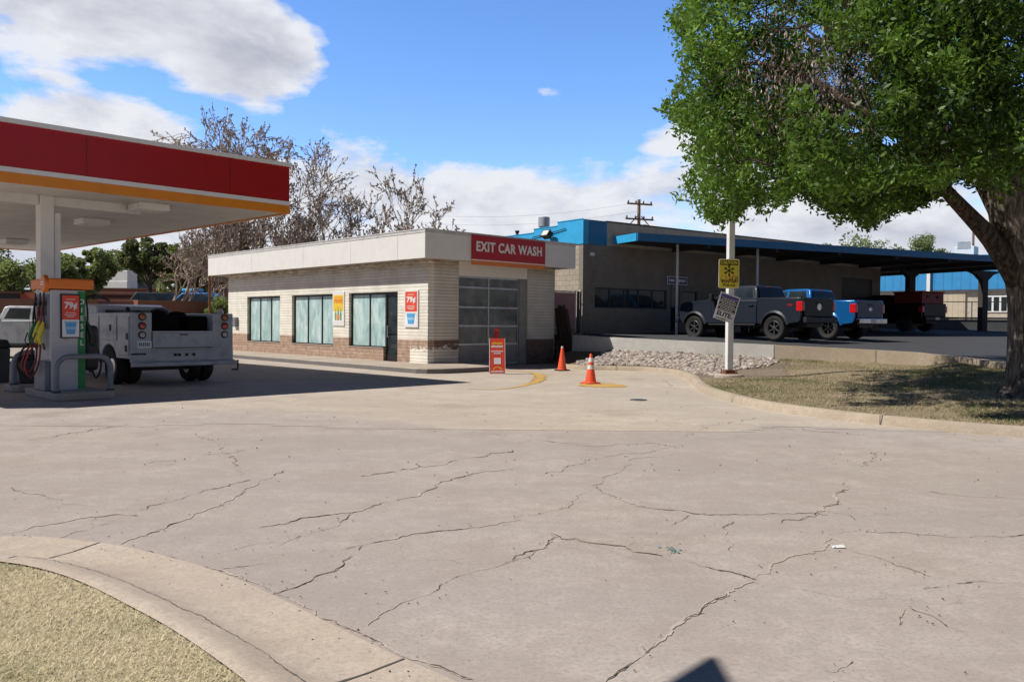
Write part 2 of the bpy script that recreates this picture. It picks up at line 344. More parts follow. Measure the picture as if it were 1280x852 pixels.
# ------------------------------------------------------------------ mesh helpers
class MB:
    def __init__(s): s.v = []; s.f = []; s.m = []
    def add(s, vs, fs, mi=0):
        o = len(s.v); s.v.extend([tuple(x) for x in vs]); s.f.extend([tuple(i+o for i in q) for q in fs]); s.m.extend([mi]*len(fs)); return s
    def box(s, x0, x1, y0, y1, z0, z1, mi=0, M4=None):
        vs = [Vector((x, y, z)) for z in (z0, z1) for y in (y0, y1) for x in (x0, x1)]
        if M4 is not None: vs = [M4 @ q for q in vs]
        return s.add(vs, [(0, 2, 3, 1), (4, 5, 7, 6), (0, 1, 5, 4), (2, 6, 7, 3), (0, 4, 6, 2), (1, 3, 7, 5)], mi)
    def prism(s, poly, a0, a1, axis='y', mi=0):
        n = len(poly)
        def P(q, a):
            return {'y': (q[0], a, q[1]), 'x': (a, q[0], q[1]), 'z': (q[0], q[1], a)}[axis]
        vs = [P(q, a0) for q in poly]+[P(q, a1) for q in poly]
        fs = [tuple(range(n))[::-1], tuple(range(n, 2*n))]+[(i, (i+1) % n, n+(i+1) % n, n+i) for i in range(n)]
        return s.add(vs, fs, mi)
    def tube(s, pts, rad, n=8, mi=0, caps=True, squash=None):
        pts = [Vector(p) for p in pts]; rings = []
        if not hasattr(rad, '__len__'): rad = [rad]*len(pts)
        prev = None
        for i, p in enumerate(pts):
            t = (pts[min(i+1, len(pts)-1)]-pts[max(i-1, 0)])
            t = t.normalized() if t.length > 1e-9 else Vector((0, 0, 1))
            if prev is None:
                a = Vector((0, 0, 1)) if abs(t.z) < .9 else Vector((1, 0, 0))
                x = a.cross(t).normalized()
            else: x = (prev-t*prev.dot(t)).normalized()
            prev = x; y = t.cross(x)
            rings.append([p+(x*math.cos(2*math.pi*k/n)+y*math.sin(2*math.pi*k/n))*rad[i] for k in range(n)])
        vs = [q for r in rings for q in r]; fs = []
        for i in range(len(rings)-1):
            for k in range(n):
                fs.append((i*n+k, i*n+(k+1) % n, (i+1)*n+(k+1) % n, (i+1)*n+k))
        if caps: fs.append(tuple(range(n))[::-1]); fs.append(tuple((len(rings)-1)*n+k for k in range(n)))
        return s.add(vs, fs, mi)
    def lathe(s, prof, n=24, c=(0, 0, 0), axis='z', mi=0, caps=True):
        vs = []; fs = []
        for r, h in prof:
            for k in range(n):
                a = 2*math.pi*k/n; x, y = r*math.cos(a), r*math.sin(a)
                q = {'z': (x, y, h), 'y': (x, h, y), 'x': (h, x, y)}[axis]
                vs.append((q[0]+c[0], q[1]+c[1], q[2]+c[2]))
        for i in range(len(prof)-1):
            for k in range(n): fs.append((i*n+k, i*n+(k+1) % n, (i+1)*n+(k+1) % n, (i+1)*n+k))
        if caps: fs.append(tuple(range(n))[::-1]); fs.append(tuple((len(prof)-1)*n+k for k in range(n)))
        return s.add(vs, fs, mi)
    def build(s, name, mats, parent=None, smooth=False, bevel=0, seg=2, angle=35):
        me = bpy.data.meshes.new(name)
        me.from_pydata(s.v, [], s.f)
        if not isinstance(mats, (list, tuple)): mats = [mats]
        for m in mats: me.materials.append(M[m] if isinstance(m, str) else m)
        me.polygons.foreach_set('material_index', s.m)
        me.validate(); me.update()
        import bmesh
        bm = bmesh.new(); bm.from_mesh(me); bmesh.ops.recalc_face_normals(bm, faces=bm.faces); bm.to_mesh(me); bm.free()
        if smooth:
            me.polygons.foreach_set('use_smooth', [True]*len(me.polygons))
            try: me.set_sharp_from_angle(angle=R(angle))
            except Exception: pass
        o = bpy.data.objects.new(name, me); COL.objects.link(o)
        if parent: o.parent = parent
        if bevel:
            b = o.modifiers.new('bevel', 'BEVEL'); b.width = bevel; b.segments = seg; b.limit_method = 'ANGLE'; b.angle_limit = R(30)
        return o

def fastmesh(name, verts, faces, mat, parent=None, col=None, smooth=False):
    """verts Nx3, faces Kx(3|4) numpy"""
    me = bpy.data.meshes.new(name); nv = len(verts); nf, k = faces.shape
    me.vertices.add(nv); me.vertices.foreach_set('co', np.asarray(verts, np.float32).ravel())
    me.loops.add(nf*k); me.loops.foreach_set('vertex_index', faces.astype(np.int32).ravel())
    me.polygons.add(nf); me.polygons.foreach_set('loop_start', np.arange(0, nf*k, k, dtype=np.int32))
    me.polygons.foreach_set('loop_total', np.full(nf, k, np.int32))
    if col is not None:
        a = me.color_attributes.new('Col', 'FLOAT_COLOR', 'POINT')
        c = np.repeat(np.clip(col, 0, 1)[:, None], 4, 1).astype(np.float32); c[:, 3] = 1
        a.data.foreach_set('color', c.ravel())
    me.materials.append(M[mat]); me.update(calc_edges=True)
    if smooth: me.polygons.foreach_set('use_smooth', [True]*nf)
    o = bpy.data.objects.new(name, me); COL.objects.link(o)
    if parent: o.parent = parent
    return o

def thing(name, label, cat, loc=(0, 0, 0), rz=0, group=None):
    o = bpy.data.objects.new(name, None); COL.objects.link(o); o.location = loc; o.rotation_euler = (0, 0, rz)
    o.empty_display_size = .2
    o['label'] = label; o['category'] = cat
    if group: o['group'] = group
    return o
def tag(o, label, cat, group=None, kind=None):
    o['label'] = label; o['category'] = cat
    if group: o['group'] = group
    if kind: o['kind'] = kind
    return o
def struct(o): o['kind'] = 'structure'; return o

def text(s, size, mat, parent, loc, rot, width=None, bold=.0, depth=.004, name='lettering', sx=1.0, align='CENTER', spacing=1.0):
    c = bpy.data.curves.new('t', 'FONT'); c.body = s; c.size = size; c.offset = bold*size; c.extrude = depth
    c.align_x = align; c.align_y = 'CENTER'; c.space_line = .9; c.space_character = spacing; c.resolution_u = 3
    o = bpy.data.objects.new('t', c); COL.objects.link(o)
    bpy.context.view_layer.update()
    me = bpy.data.meshes.new_from_object(o.evaluated_get(bpy.context.evaluated_depsgraph_get()))
    bpy.data.objects.remove(o); me.name = name
    me.materials.clear(); me.materials.append(M[mat])
    n = len(me.vertices); co = np.empty(n*3); me.vertices.foreach_get('co', co); co = co.reshape(-1, 3)
    if n:
        if width: co[:, 0] *= width/(co[:, 0].max()-co[:, 0].min())
        else: co[:, 0] *= sx
        me.vertices.foreach_set('co', co.ravel())
    ob = bpy.data.objects.new(name, me); COL.objects.link(ob); ob.parent = parent; ob.location = loc; ob.rotation_euler = rot
    return ob
FRONT = (R(90), 0, 0)            # text facing local -y
LEFTF = (R(90), 0, R(-90))       # text facing local -x

def copy_tree(o, parent=None):
    c = o.copy(); COL.objects.link(c)
    if parent: c.parent = parent
    for ch in list(o.children): copy_tree(ch, c)
    return c

# ------------------------------------------------------------------ ground
def deckz(x, y): return .885 + .03*(y-29.5) - .0136*(x-9.4)
def sheet(name, pts, z, mat):
    mb = MB(); mb.add([(p[0], p[1], z if not callable(z) else z(p[0], p[1])) for p in pts], [tuple(range(len(pts)))])
    return struct(mb.build(name, mat))
g = MB(); g.add([(-900, -300, 0), (900, -300, 0), (900, 1500, 0), (-900, 1500, 0)], [(0, 1, 2, 3)])
struct(g.build('ground', 'ground'))

def smooth_line(pts, step=.25):
    """Catmull-Rom through 2-D/3-D points"""
    pts = [np.array(p, float) for p in pts]; out = []
    for i in range(len(pts)-1):
        p0 = pts[max(i-1, 0)]; p1 = pts[i]; p2 = pts[i+1]; p3 = pts[min(i+2, len(pts)-1)]
        n = max(2, int(np.linalg.norm(p2-p1)/step))
        for k in range(n):
            t = k/n
            out.append(.5*((2*p1)+(-p0+p2)*t+(2*p0-5*p1+4*p2-p3)*t*t+(-p0+3*p1-3*p2+p3)*t**3))
    out.append(pts[-1]); return np.array(out)

# pale apron beyond the older slab
ap = [gp(*q) for q in [(0, 508), (140, 520), (300, 517), (420, 521), (540, 533), (600, 541), (660, 549), (745, 557), (760, 556), (860, 547), (905, 541), (960, 531), (1040, 534), (1130, 537)]]
apn = []
for i in range(len(ap)-1):
    for k in range(8):
        p = ap[i].lerp(ap[i+1], k/8); apn.append((p.x, p.y))
AP = np.array(apn)
gx, gy = np.meshgrid(np.arange(-32, 14.01, .2), np.arange(11.5, 34.01, .2), indexing='ij')
G = np.stack([gx.ravel(), gy.ravel()], 1)
yb = np.interp(G[:, 0], AP[np.argsort(AP[:, 0]), 0], AP[np.argsort(AP[:, 0]), 1])
soft = np.interp(G[:, 0], [-9, -2.5, -.5, 12], [3.5, 2.0, .12, .12])
wgt = np.clip((G[:, 1]-yb)/soft+.5, 0, 1)*np.interp(G[:, 0], [-14, -6, -1.5, 12], [.25, .5, 1, 1])
nx_, ny_ = gx.shape; GF = []
for a in range(nx_-1):
    for b in range(ny_-1):
        q = (a*ny_+b, (a+1)*ny_+b, (a+1)*ny_+b+1, a*ny_+b+1)
        if max(wgt[list(q)]) > .001: GF.append(q)
GV = np.c_[G, np.full(len(G), .003)]
AG_ = (GV, np.array(GF), wgt)
# right kerb
kp = [gp(u, v) for u, v in [(700, 460), (730, 462), (770, 463), (815, 464.5), (842, 468), (860, 475), (867, 483), (880, 492), (930, 507), (1000, 519), (1100, 531), (1240, 544)]]
kp = [(p.x, p.y) for p in kp] + [(8.3, 10.4), (11, 8.4), (15, 5.6), (22, 1)]
K = smooth_line(kp, .3)
def offset_line(L, d):
    t = np.gradient(L, axis=0); t /= np.linalg.norm(t, axis=1)[:, None]
    return L + np.stack([-t[:, 1], t[:, 0]], 1)*d     # left of travel = away from road
def kerb(name, L, w, h, mat, label=None, z0=0):
    O = offset_line(L, w); O2 = offset_line(L, .03); O3 = offset_line(L, w-.02)
    n = len(L); vs = []
    for i in range(n):
        vs += [(L[i, 0], L[i, 1], z0-.02), (O2[i, 0], O2[i, 1], z0+h-.03), (O2[i, 0]*.5+O3[i, 0]*.5*1+(O2[i, 0]-O3[i, 0])*.3, O2[i, 1]*.5+O3[i, 1]*.5+(O2[i, 1]-O3[i, 1])*.3, z0+h), (O[i, 0], O[i, 1], z0+h), (O[i, 0], O[i, 1], z0-.02)]
    fs = [(i*5+k, (i+1)*5+k, (i+1)*5+k+1, i*5+k+1) for i in range(n-1) for k in range(4)]
    mb = MB(); mb.add(vs, fs); o = mb.build(name, mat, smooth=True, angle=50); return o
struct(kerb('kerb', K, .20, .14, 'kerb'))
KI = offset_line(K, .20)
# kerb joints
jb = MB()
for i in range(6, len(K)-1, 11):
    a = K[i]; b_ = KI[i]; t = (K[i+1]-K[i]); t /= np.linalg.norm(t); w = .008
    a2 = a+(a-b_)*.02
    vs = [(a2[0]-t[0]*w, a2[1]-t[1]*w, 0), (a2[0]+t[0]*w, a2[1]+t[1]*w, 0), (a2[0]+t[0]*w, a2[1]+t[1]*w, .145), (a2[0]-t[0]*w, a2[1]-t[1]*w, .145), (b_[0]+t[0]*w, b_[1]+t[1]*w, .145), (b_[0]-t[0]*w, b_[1]-t[1]*w, .145)]
    jb.add(vs, [(0, 1, 2, 3), (3, 2, 4, 5)])
struct(jb.build('kerb_joints', 'joint'))

# upper lot edge and terrain between kerb and lot
E = smooth_line([(1.7, 31.1), (2.05, 30.8), (3.61, 29.2), (8.0, 26.6), (11.9, 23.7), (12.4, 20.4), (14.5, 16.5), (20, 10), (30, 2)], .4)
def lerp_line(L, t):
    d = np.r_[0, np.cumsum(np.linalg.norm(np.diff(L, axis=0), axis=1))]; d /= d[-1]
    return np.stack([np.interp(t, d, L[:, k]) for k in range(L.shape[1])], 1)
NS, NT = 120, 26
# remap so that matching points face each other
def keyed(L, keys, s):
    d = np.r_[0, np.cumsum(np.linalg.norm(np.diff(L, axis=0), axis=1))]
    kd = [d[np.argmin(np.linalg.norm(L-np.array(k), axis=1))] for k in keys]
    ss = np.linspace(0, 1, len(keys)); dd = np.interp(s, ss, kd)
    return np.stack([np.interp(dd, d, L[:, k]) for k in range(2)], 1)
s_ = np.linspace(0, 1, NS)
kk = [tuple(KI[0]), tuple(KI[len(KI)//16]), (4.6, 25.0), (4.5, 18.5), (6.0, 12.3), (9, 10), tuple(KI[-1])]
ek = [tuple(E[0]), (3.0, 29.8), (6.0, 27.8), (9.5, 25.6), (11.9, 23.7), (13.5, 18.), tuple(E[-1])]
KA = keyed(KI, kk, s_); EA = keyed(E, ek, s_)
def wallh(x, y):   # height of the lot edge above the terrain
    return float(np.interp(x, [1.7, 3.6, 6, 8, 11.9, 12.3, 13], [.60, .46, .40, .40, .34, .12, .0]))
TV = np.zeros((NS, NT, 3))
for i in range(NS):
    ez = deckz(*EA[i]) - wallh(*EA[i]) - .004
    for j in range(NT):
        t = j/(NT-1); p = KA[i]*(1-t)+EA[i]*t
        z = .11*(1-t)+ez*t + .05*math.sin(t*math.pi)*math.sin(p[0]*1.3+p[1]*.7)
        TV[i, j] = (p[0], p[1], z)
TF = np.array([(i*NT+j, (i+1)*NT+j, (i+1)*NT+j+1, i*NT+j+1) for i in range(NS-1) for j in range(NT-1)])
ter = struct(fastmesh('lawn', TV.reshape(-1, 3), TF, 'lawn', smooth=True))
def terrain_at(s, t):
    i = min(max(s, 0), .9999)*(NS-1); j = min(max(t, 0), .9999)*(NT-1); a, b = int(i), int(j); fi, fj = i-a, j-b
    return (TV[a, b]*(1-fi)*(1-fj)+TV[a+1, b]*fi*(1-fj)+TV[a, b+1]*(1-fi)*fj+TV[a+1, b+1]*fi*fj)
TVf = TV.reshape(-1, 3)
def terrain_z(x, y):
    d = (TVf[:, 0]-x)**2+(TVf[:, 1]-y)**2; k = np.argsort(d)[:4]; w = 1/(d[k]+1e-4); return float((TVf[k, 2]*w).sum()/w.sum())

# asphalt lot (upper level)
lot = [tuple(p) for p in E] + [(70, 2), (75, 60), (30, 62), (-4, 40), (-1, 34)]
mb = MB(); mb.add([(x, y, deckz(x, y)) for x, y in lot], [tuple(range(len(lot)))]); struct(mb.build('asphalt_lot', 'asphalt'))
# retaining wall along the lot
mb = MB(); Eo = offset_line(E, -.0); Ei = offset_line(E, .28)
sel = [i for i in range(len(E)) if E[i, 0] < 12.45]
vs = []; fs = []
for i in sel:
    z = deckz(*E[i]); b0 = z-wallh(*E[i])-.2
    h = .035 if E[i, 0] < 11.7 else .01
    vs += [(E[i, 0], E[i, 1], b0), (E[i, 0], E[i, 1], z+h), (Ei[i, 0], Ei[i, 1], z+h), (Ei[i, 0], Ei[i, 1], b0)]
fs = [(i*4+k, (i+1)*4+k, (i+1)*4+k+1, i*4+k+1) for i in range(len(sel)-1) for k in range(3)]
fs += [(0, 1, 2, 3), tuple((len(sel)-1)*4+k for k in range(4))]
mb.add(vs, fs, 0)
rw = mb.build('retaining_wall', ['retwall', 'kerb'])
for p in rw.data.polygons:
    if p.center.x > 8.3: p.material_index = 1
tag(rw, 'low whitewashed concrete retaining wall along the upper asphalt lot', 'retaining wall')
# seam in the retaining wall
jb = MB()
for X in (8.3, 10.9):
    k = int(np.argmin(abs(E[:, 0]-X))); t = E[k+1]-E[k]; t /= np.linalg.norm(t); n = np.array([t[1], -t[0]])*.003*np.sign(-1)
    p = E[k]-np.array([-t[1], t[0]])*.003; z = deckz(*E[k])
    jb.add([(p[0]-t[0]*.012, p[1]-t[1]*.012, z-.6), (p[0]+t[0]*.012, p[1]+t[1]*.012, z-.6), (p[0]+t[0]*.012, p[1]+t[1]*.012, z+.03), (p[0]-t[0]*.012, p[1]-t[1]*.012, z+.03)], [(0, 1, 2, 3)])
jb.build('joint', 'joint', rw)

struct(fastmesh('concrete_apron', AG_[0], AG_[1], 'apron', col=AG_[2]))
# ---- gutter pan and near-left lawn
inner = [(-60, 702), (0, 700), (60, 711), (110, 729), (160, 754), (205, 778), (250, 807), (300, 843), (345, 885), (400, 960)]
outer = [(-60, 672), (0, 671), (50, 671.5), (100, 676), (150, 683), (200, 694), (250, 708), (300, 726), (350, 749), (400, 774), (450, 799), (500, 823), (560, 848), (620, 880), (700, 930)]
Pi = smooth_line([tuple(gp(u, v, .09))[:2] for u, v in inner], .12)
Po = smooth_line([tuple(gp(u, v, 0))[:2] for u, v in outer], .12)
Pi = np.vstack([[Pi[0]+(-6, 2.0)], Pi, [Pi[-1]+(1.0, -3)]]); Po = np.vstack([[Po[0]+(-6, 2.0)], Po, [Po[-1]+(1.4, -3)]])
n = 90; tt = np.linspace(0, 1, n); A = lerp_line(Pi, tt); B = lerp_line(Po, tt)
prof = [(0, .085), (.05, .092), (.14, .088), (.30, .045), (.45, .012), (.7, .004), (1, .008)]
vs = []; np_ = len(prof)
for i in range(n):
    for t, z in prof: q = A[i]*(1-t)+B[i]*t; vs.append((q[0], q[1], z))
fs = np.array([(i*np_+k, (i+1)*np_+k, (i+1)*np_+k+1, i*np_+k+1) for i in range(n-1) for k in range(np_-1)])
n_pan = n
struct(fastmesh('gutter_pan', np.array(vs), fs, 'pan', smooth=True))
lawn = [tuple(p) for p in A]+[(3.5, -6), (-12, -6), (-14, 6.0)]
mb = MB(); mb.add([(x, y, .075) for x, y in lawn], [tuple(range(len(lawn)))]); struct(mb.build('front_lawn', 'strawbed'))

# grass blades
def in_poly(P, poly):
    x, y = P[:, 0], P[:, 1]; c = np.zeros(len(P), bool); n = len(poly); j = n-1
    for i in range(n):
        xi, yi = poly[i][0], poly[i][1]; xj, yj = poly[j][0], poly[j][1]
        m = ((yi > y) != (yj > y)) & (x < (xj-xi)*(y-yi)/(yj-yi+1e-12)+xi); c ^= m; j = i
    return c
def vnoise(P, s, seed=0):
    """cheap smooth value noise on 2-D points"""
    r = np.random.default_rng(seed); T = r.random((64, 64)); q = P[:, :2]*s+17.3
    i = np.floor(q).astype(int); f = q-i; f = f*f*(3-2*f)
    a = T[i[:, 0] % 64, i[:, 1] % 64]; b = T[(i[:, 0]+1) % 64, i[:, 1] % 64]; c = T[i[:, 0] % 64, (i[:, 1]+1) % 64]; d = T[(i[:, 0]+1) % 64, (i[:, 1]+1) % 64]
    return (a*(1-f[:, 0])+b*f[:, 0])*(1-f[:, 1])+(c*(1-f[:, 0])+d*f[:, 0])*f[:, 1]
def blades(P, h, w, lean, col, name, mat):
    n = len(P); a = rng.uniform(0, 2*np.pi, n); hh = h*rng.uniform(.5, 1.3, n); L = lean*rng.uniform(.2, 1.4, n)
    d = np.stack([np.cos(a), np.sin(a), np.zeros(n)], 1); b = np.stack([-np.sin(a), np.cos(a), np.zeros(n)], 1)*(w*rng.uniform(.6, 1.3, n))[:, None]
    top = P+d*(hh*L)[:, None]; top[:, 2] += hh*np.sqrt(np.clip(1-(L*.45)**2, .06, 1))
    V = np.empty((n, 3, 3)); V[:, 0] = P-b; V[:, 1] = P+b; V[:, 2] = top
    o = fastmesh(name, V.reshape(-1, 3), np.arange(n*3).reshape(-1, 3), mat, col=np.repeat(col, 3)); return o
n = 260000
P = np.stack([rng.uniform(-5.2, -.3, n), rng.uniform(2.4, 5.6, n), np.full(n, .072)], 1)
P = P[in_poly(P+rng.normal(0, .014, P.shape), lawn)]
edge = vnoise(P, 1.1, 3)*.55+vnoise(P, 3.3, 4)*.45+np.clip((P[:, 1]-3.9)*.10, 0, .12)
c = np.where(edge+rng.normal(0, .16, len(P)) > .60, rng.uniform(.0, .45, len(P)), rng.uniform(.60, 1.0, len(P)))
gr = blades(P, .024, .0026, 2.2, c, 'grass', 'straw'); tag(gr, 'dry straw coloured grass with green tufts inside the near kerb', 'grass', kind='stuff')

# ---- cracks
CR = []
def L_(pts): CR.append([(x/2, y/2+440) for x, y in pts])
def R_(pts): CR.append([(x/2+640, y/2+440) for x, y in pts])
L_([(3, 455), (100, 435), (200, 415), (290, 408), (345, 409)])
L_([(118, 465), (230, 430), (290, 408), (400, 380), (470, 358), (560, 335), (612, 318)])
L_([(300, 480), (420, 435), (480, 415), (550, 388), (580, 370), (600, 345), (640, 325), (720, 295)])
L_([(550, 545), (680, 525), (760, 505), (790, 497), (860, 490), (930, 470), (1080, 445), (1160, 435), (1230, 428), (1300, 418)])
L_([(690, 608), (780, 575), (850, 530), (905, 480), (930, 470)])
L_([(660, 443), (800, 412), (880, 400), (970, 370), (1050, 355), (1110, 325), (1170, 310), (1280, 290)])
L_([(915, 313), (1000, 295), (1080, 285), (1150, 265), (1280, 245)])
L_([(900, 680), (1000, 625), (1080, 600), (1150, 560), (1280, 520), (1340, 490)])
L_([(500, 520), (600, 490), (720, 470), (760, 460), (850, 430), (880, 400)])
L_([(0, 340), (120, 362), (290, 402)])
L_([(190, 475), (380, 500), (550, 550), (690, 605), (860, 675), (960, 720), (1060, 770), (1170, 824)])
L_([(380, 280), (500, 262), (640, 235)]); L_([(60, 220), (200, 200), (330, 180)])
L_([(600, 530), (680, 490), (760, 460)]); L_([(490, 210), (560, 230), (600, 310)])
R_([(0, 520), (60, 490), (100, 455), (130, 470), (270, 485), (370, 515), (440, 530), (530, 550), (605, 572)])
R_([(605, 572), (560, 605), (440, 675), (390, 715), (340, 750), (225, 822), (190, 845)])
R_([(605, 572), (650, 550), (660, 530), (720, 515), (800, 485), (790, 455)])
R_([(690, 432), (730, 420), (800, 400), (815, 370), (835, 325)])
R_([(800, 400), (850, 410), (880, 450), (1000, 455), (1130, 465), (1240, 470), (1330, 455)])
R_([(720, 450), (800, 455), (880, 450)])
R_([(210, 335), (280, 370), (340, 390), (490, 408), (700, 400), (790, 405)])
R_([(210, 335), (240, 310), (310, 270), (440, 255)])
R_([(0, 415), (60, 405), (140, 390), (175, 365), (210, 335)])
R_([(280, 480), (360, 440), (440, 405)])
R_([(960, 680), (1000, 640), (1030, 605), (1100, 585), (1180, 578), (1290, 585)])
R_([(800, 485), (960, 530), (1060, 560)])
R_([(1000, 640), (1100, 690), (1290, 760)])
R_([(420, 215), (500, 185), (600, 165)]); R_([(60, 310), (200, 270), (310, 255), (420, 235)])
R_([(-100, 200), (0, 212), (100, 222), (200, 235), (340, 228), (420, 236)])
R_([(385, 70), (400, 90), (385, 105)]); R_([(530, 420), (520, 440), (560, 490), (650, 530)])
R_([(650, 730), (800, 800), (850, 770)]); R_([(870, 290), (900, 270), (920, 250)]); R_([(560, 180), (640, 190), (800, 200), (960, 215)])
R_([(1040, 350), (1160, 362), (1290, 360)])
MAJOR = {1: 1.2, 0: .7, 2: .9, 3: 1.2, 4: 1.0, 5: 1.2, 6: .9, 10: 1.0, 15: 1.2, 16: 1.2, 17: 1.0, 18: 1.3, 19: .8, 21: .9, 25: .8}
core = MB(); halo = MB()
def ribbon(mb, P, w, z):
    n = len(P); t = np.gradient(P, axis=0); t /= np.linalg.norm(t, axis=1)[:, None]+1e-9; nn = np.stack([-t[:, 1], t[:, 0]], 1)
    j1 = w*rng.uniform(.25, 1.0, n); j2 = w*rng.uniform(.25, 1.0, n)
    a = P+nn*j1[:, None]; b = P-nn*j2[:, None]
    vs = [(q[0], q[1], z) for q in a]+[(q[0], q[1], z) for q in b]
    mb.add(vs, [(i, i+1, n+i+1, n+i) for i in range(n-1)])
for ci, pl in enumerate(CR):
    P = np.array([tuple(gp(u, v, 0))[:2] for u, v in pl]); D = P[:, 1].mean()
    d = np.r_[0, np.cumsum(np.linalg.norm(np.diff(P, axis=0), axis=1))]; m = max(8, int(d[-1]/.022)); s = np.linspace(0, d[-1], m)
    Q = np.stack([np.interp(s, d, P[:, k]) for k in range(2)], 1)
    # fractal lateral jitter
    jit = np.zeros(m)
    for o_, amp in ((.9, .035), (.35, .026), (.12, .022), (.05, .014)):
        kx = np.arange(0, d[-1]+2*o_, o_); jit += np.interp(s, kx, rng.normal(0, amp, len(kx)))
    jit *= np.clip(D/8, .5, 1.3)
    tt_ = np.gradient(Q, axis=0); tt_ /= np.linalg.norm(tt_, axis=1)[:, None]; Q = Q+np.stack([-tt_[:, 1], tt_[:, 0]], 1)*jit[:, None]
    W = MAJOR.get(ci, .45)*.0070*np.clip(D/7, .8, 1.6)
    def lf(step): kx = np.arange(0, d[-1]+2*step, step); return np.interp(s, kx, rng.random(len(kx)))
    g1, g2 = lf(.7), lf(.11)
    wid = W*np.clip((g1*.6+g2*.75-.58)*3.0, 0, 1.5)*rng.uniform(.5, 1.2, m)
    side_ = (lf(.2)-.5)*W*1.6
    nrm_ = np.gradient(Q, axis=0); nrm_ /= np.linalg.norm(nrm_, axis=1)[:, None]; nrm_ = np.stack([-nrm_[:, 1], nrm_[:, 0]], 1)
    # broken into dashes: only runs with a real width are drawn
    run = []
    for k in range(m+1):
        if k < m and wid[k] > .0008: run.append(k)
        else:
            if len(run) > 2:
                ww_ = wid[run].copy(); ww_[0] = ww_[-1] = .0005; ribbon(core, (Q+nrm_*side_[:, None])[run], ww_, .0050)
            run = []
    g3 = lf(.45)*.7+lf(.09)*.3
    hw = W*np.clip((g3-.22)*5.5, .12, 2.8); hw[0] = hw[-1] = .001
    ribbon(halo, Q+rng.normal(0, .003, Q.shape), hw, .0036)
struct(core.build('pavement_crack', 'crack')); struct(halo.build('crumbled_crack_edge', 'spall'))
# pan joints and inner pan crack
jm = MB()
pz = lambda t: np.interp(t, [q[0] for q in prof], [q[1] for q in prof])
for (u_, v_, w) in ((117, 680, .006), (501, 823, .007), (5, 671, .006), (640, 890, .006)):
    q = gp(u_, v_); i = int(np.argmin(((B-np.array([q.x, q.y]))**2).sum(1))); i = min(max(i, 1), n_pan-2)
    d_ = A[i+1]-A[i-1]; d_ /= np.linalg.norm(d_); ts = np.linspace(.06, 1, 16)
    L1 = [A[i]*(1-t)+B[i]*t-d_*w*rng.uniform(.6, 1.2) for t in ts]; L2 = [A[i]*(1-t)+B[i]*t+d_*w*rng.uniform(.6, 1.2) for t in ts]
    jm.add([(a_[0], a_[1], pz(t)+.003) for a_, t in zip(L1, ts)]+[(a_[0], a_[1], pz(t)+.003) for a_, t in zip(L2, ts)], [(k, k+1, 17+k, 16+k) for k in range(15)])
# crack running along the pan
ii = np.arange(18, 78); tpan = .30+.03*np.sin(ii*.35)+rng.normal(0, .012, len(ii))
cr_ = np.array([A[i]*(1-t)+B[i]*t for i, t in zip(ii, tpan)]); ss_ = np.linspace(0, len(ii)-1, 420); tp2 = np.interp(ss_, np.arange(len(ii)), tpan)
cr2 = np.stack([np.interp(ss_, np.arange(len(ii)), cr_[:, k]) for k in range(2)], 1)+rng.normal(0, .0035, (420, 2))
gate_ = np.interp(ss_, np.arange(0, len(ii)+3, 3), rng.random(len(np.arange(0, len(ii)+3, 3))))
for k in range(419):
    if gate_[k] < .38: continue
    w = .004*(gate_[k]-.2)*rng.uniform(.5, 1.6); a_, b_ = cr2[k], cr2[k+1]; t_ = (b_-a_)/(np.linalg.norm(b_-a_)+1e-9); nn = np.array([-t_[1], t_[0]])*w
    z_a, z_b = pz(tp2[k])+.004, pz(tp2[k+1])+.004
    jm.add([(a_[0]-nn[0], a_[1]-nn[1], z_a), (b_[0]-nn[0], b_[1]-nn[1], z_b), (b_[0]+nn[0], b_[1]+nn[1], z_b), (a_[0]+nn[0], a_[1]+nn[1], z_a)], [(0, 1, 2, 3)])
struct(jm.build('pan_joint', 'joint'))

# yellow paint: arc and patch
mb = MB(); c0 = gp(600, 477); pts = []
arcp = [(585, 486), (618, 487), (650, 483), (668, 478), (676, 472), (670, 467), (652, 464.5), (630, 463.5)]
Q = smooth_line([tuple(gp(u, v))[:2] for u, v in arcp], .08)
ribbon(mb, Q, np.interp(np.linspace(0, 1, len(Q)), [0, .25, .5, .75, 1], [.04, .12, .26, .22, .05]), .009)
struct(mb.build('yellow_paint_arc', 'yelpaint'))
mb = MB(); cc = gp(748, 482)
pp = [(cc.x+.62*math.cos(a)*rng.uniform(.7, 1.1)+.1, cc.y+.75*math.sin(a)*rng.uniform(.7, 1.1), .009) for a in np.linspace(0, 2*math.pi, 34)[:-1]]
mb.add(pp, [tuple(range(len(pp)))]); struct(mb.build('yellow_paint_patch', 'yelpaint'))
# drain lid, glass shards, paper scrap
p = gp(798, 500)
mb = MB(); mb.lathe([(.17, .004), (.165, .014), (.12, .016), (.11, .012), (.01, .012)], 20)
o = mb.build('valve_cover', 'dkgrey'); o.location = (p.x, p.y, 0); tag(o, 'small round dark iron valve cover set in the pale concrete', 'valve cover')
mb = MB(); p = gp(838, 688)
for k in range(30):
    q = Vector((rng.normal(0, .05), rng.normal(0, .06), .006)); s = rng.uniform(.006, .02); a = rng.uniform(0, 6)
    mb.add([q+Vector((s*math.cos(a+j*2.1), s*math.sin(a+j*2.1), rng.uniform(0, .008))) for j in range(3)], [(0, 1, 2)])
o = mb.build('broken_glass', 'greenglass'); o.location = (p.x, p.y, 0); tag(o, 'scatter of green broken glass on the cracked concrete', 'broken glass', kind='stuff')
p = gp(1047, 684.5); mb = MB(); mb.add([(-.04, -.02, .006), (.05, -.015, .008), (.045, .02, .02), (-.035, .022, .01)], [(0, 1, 2, 3)])
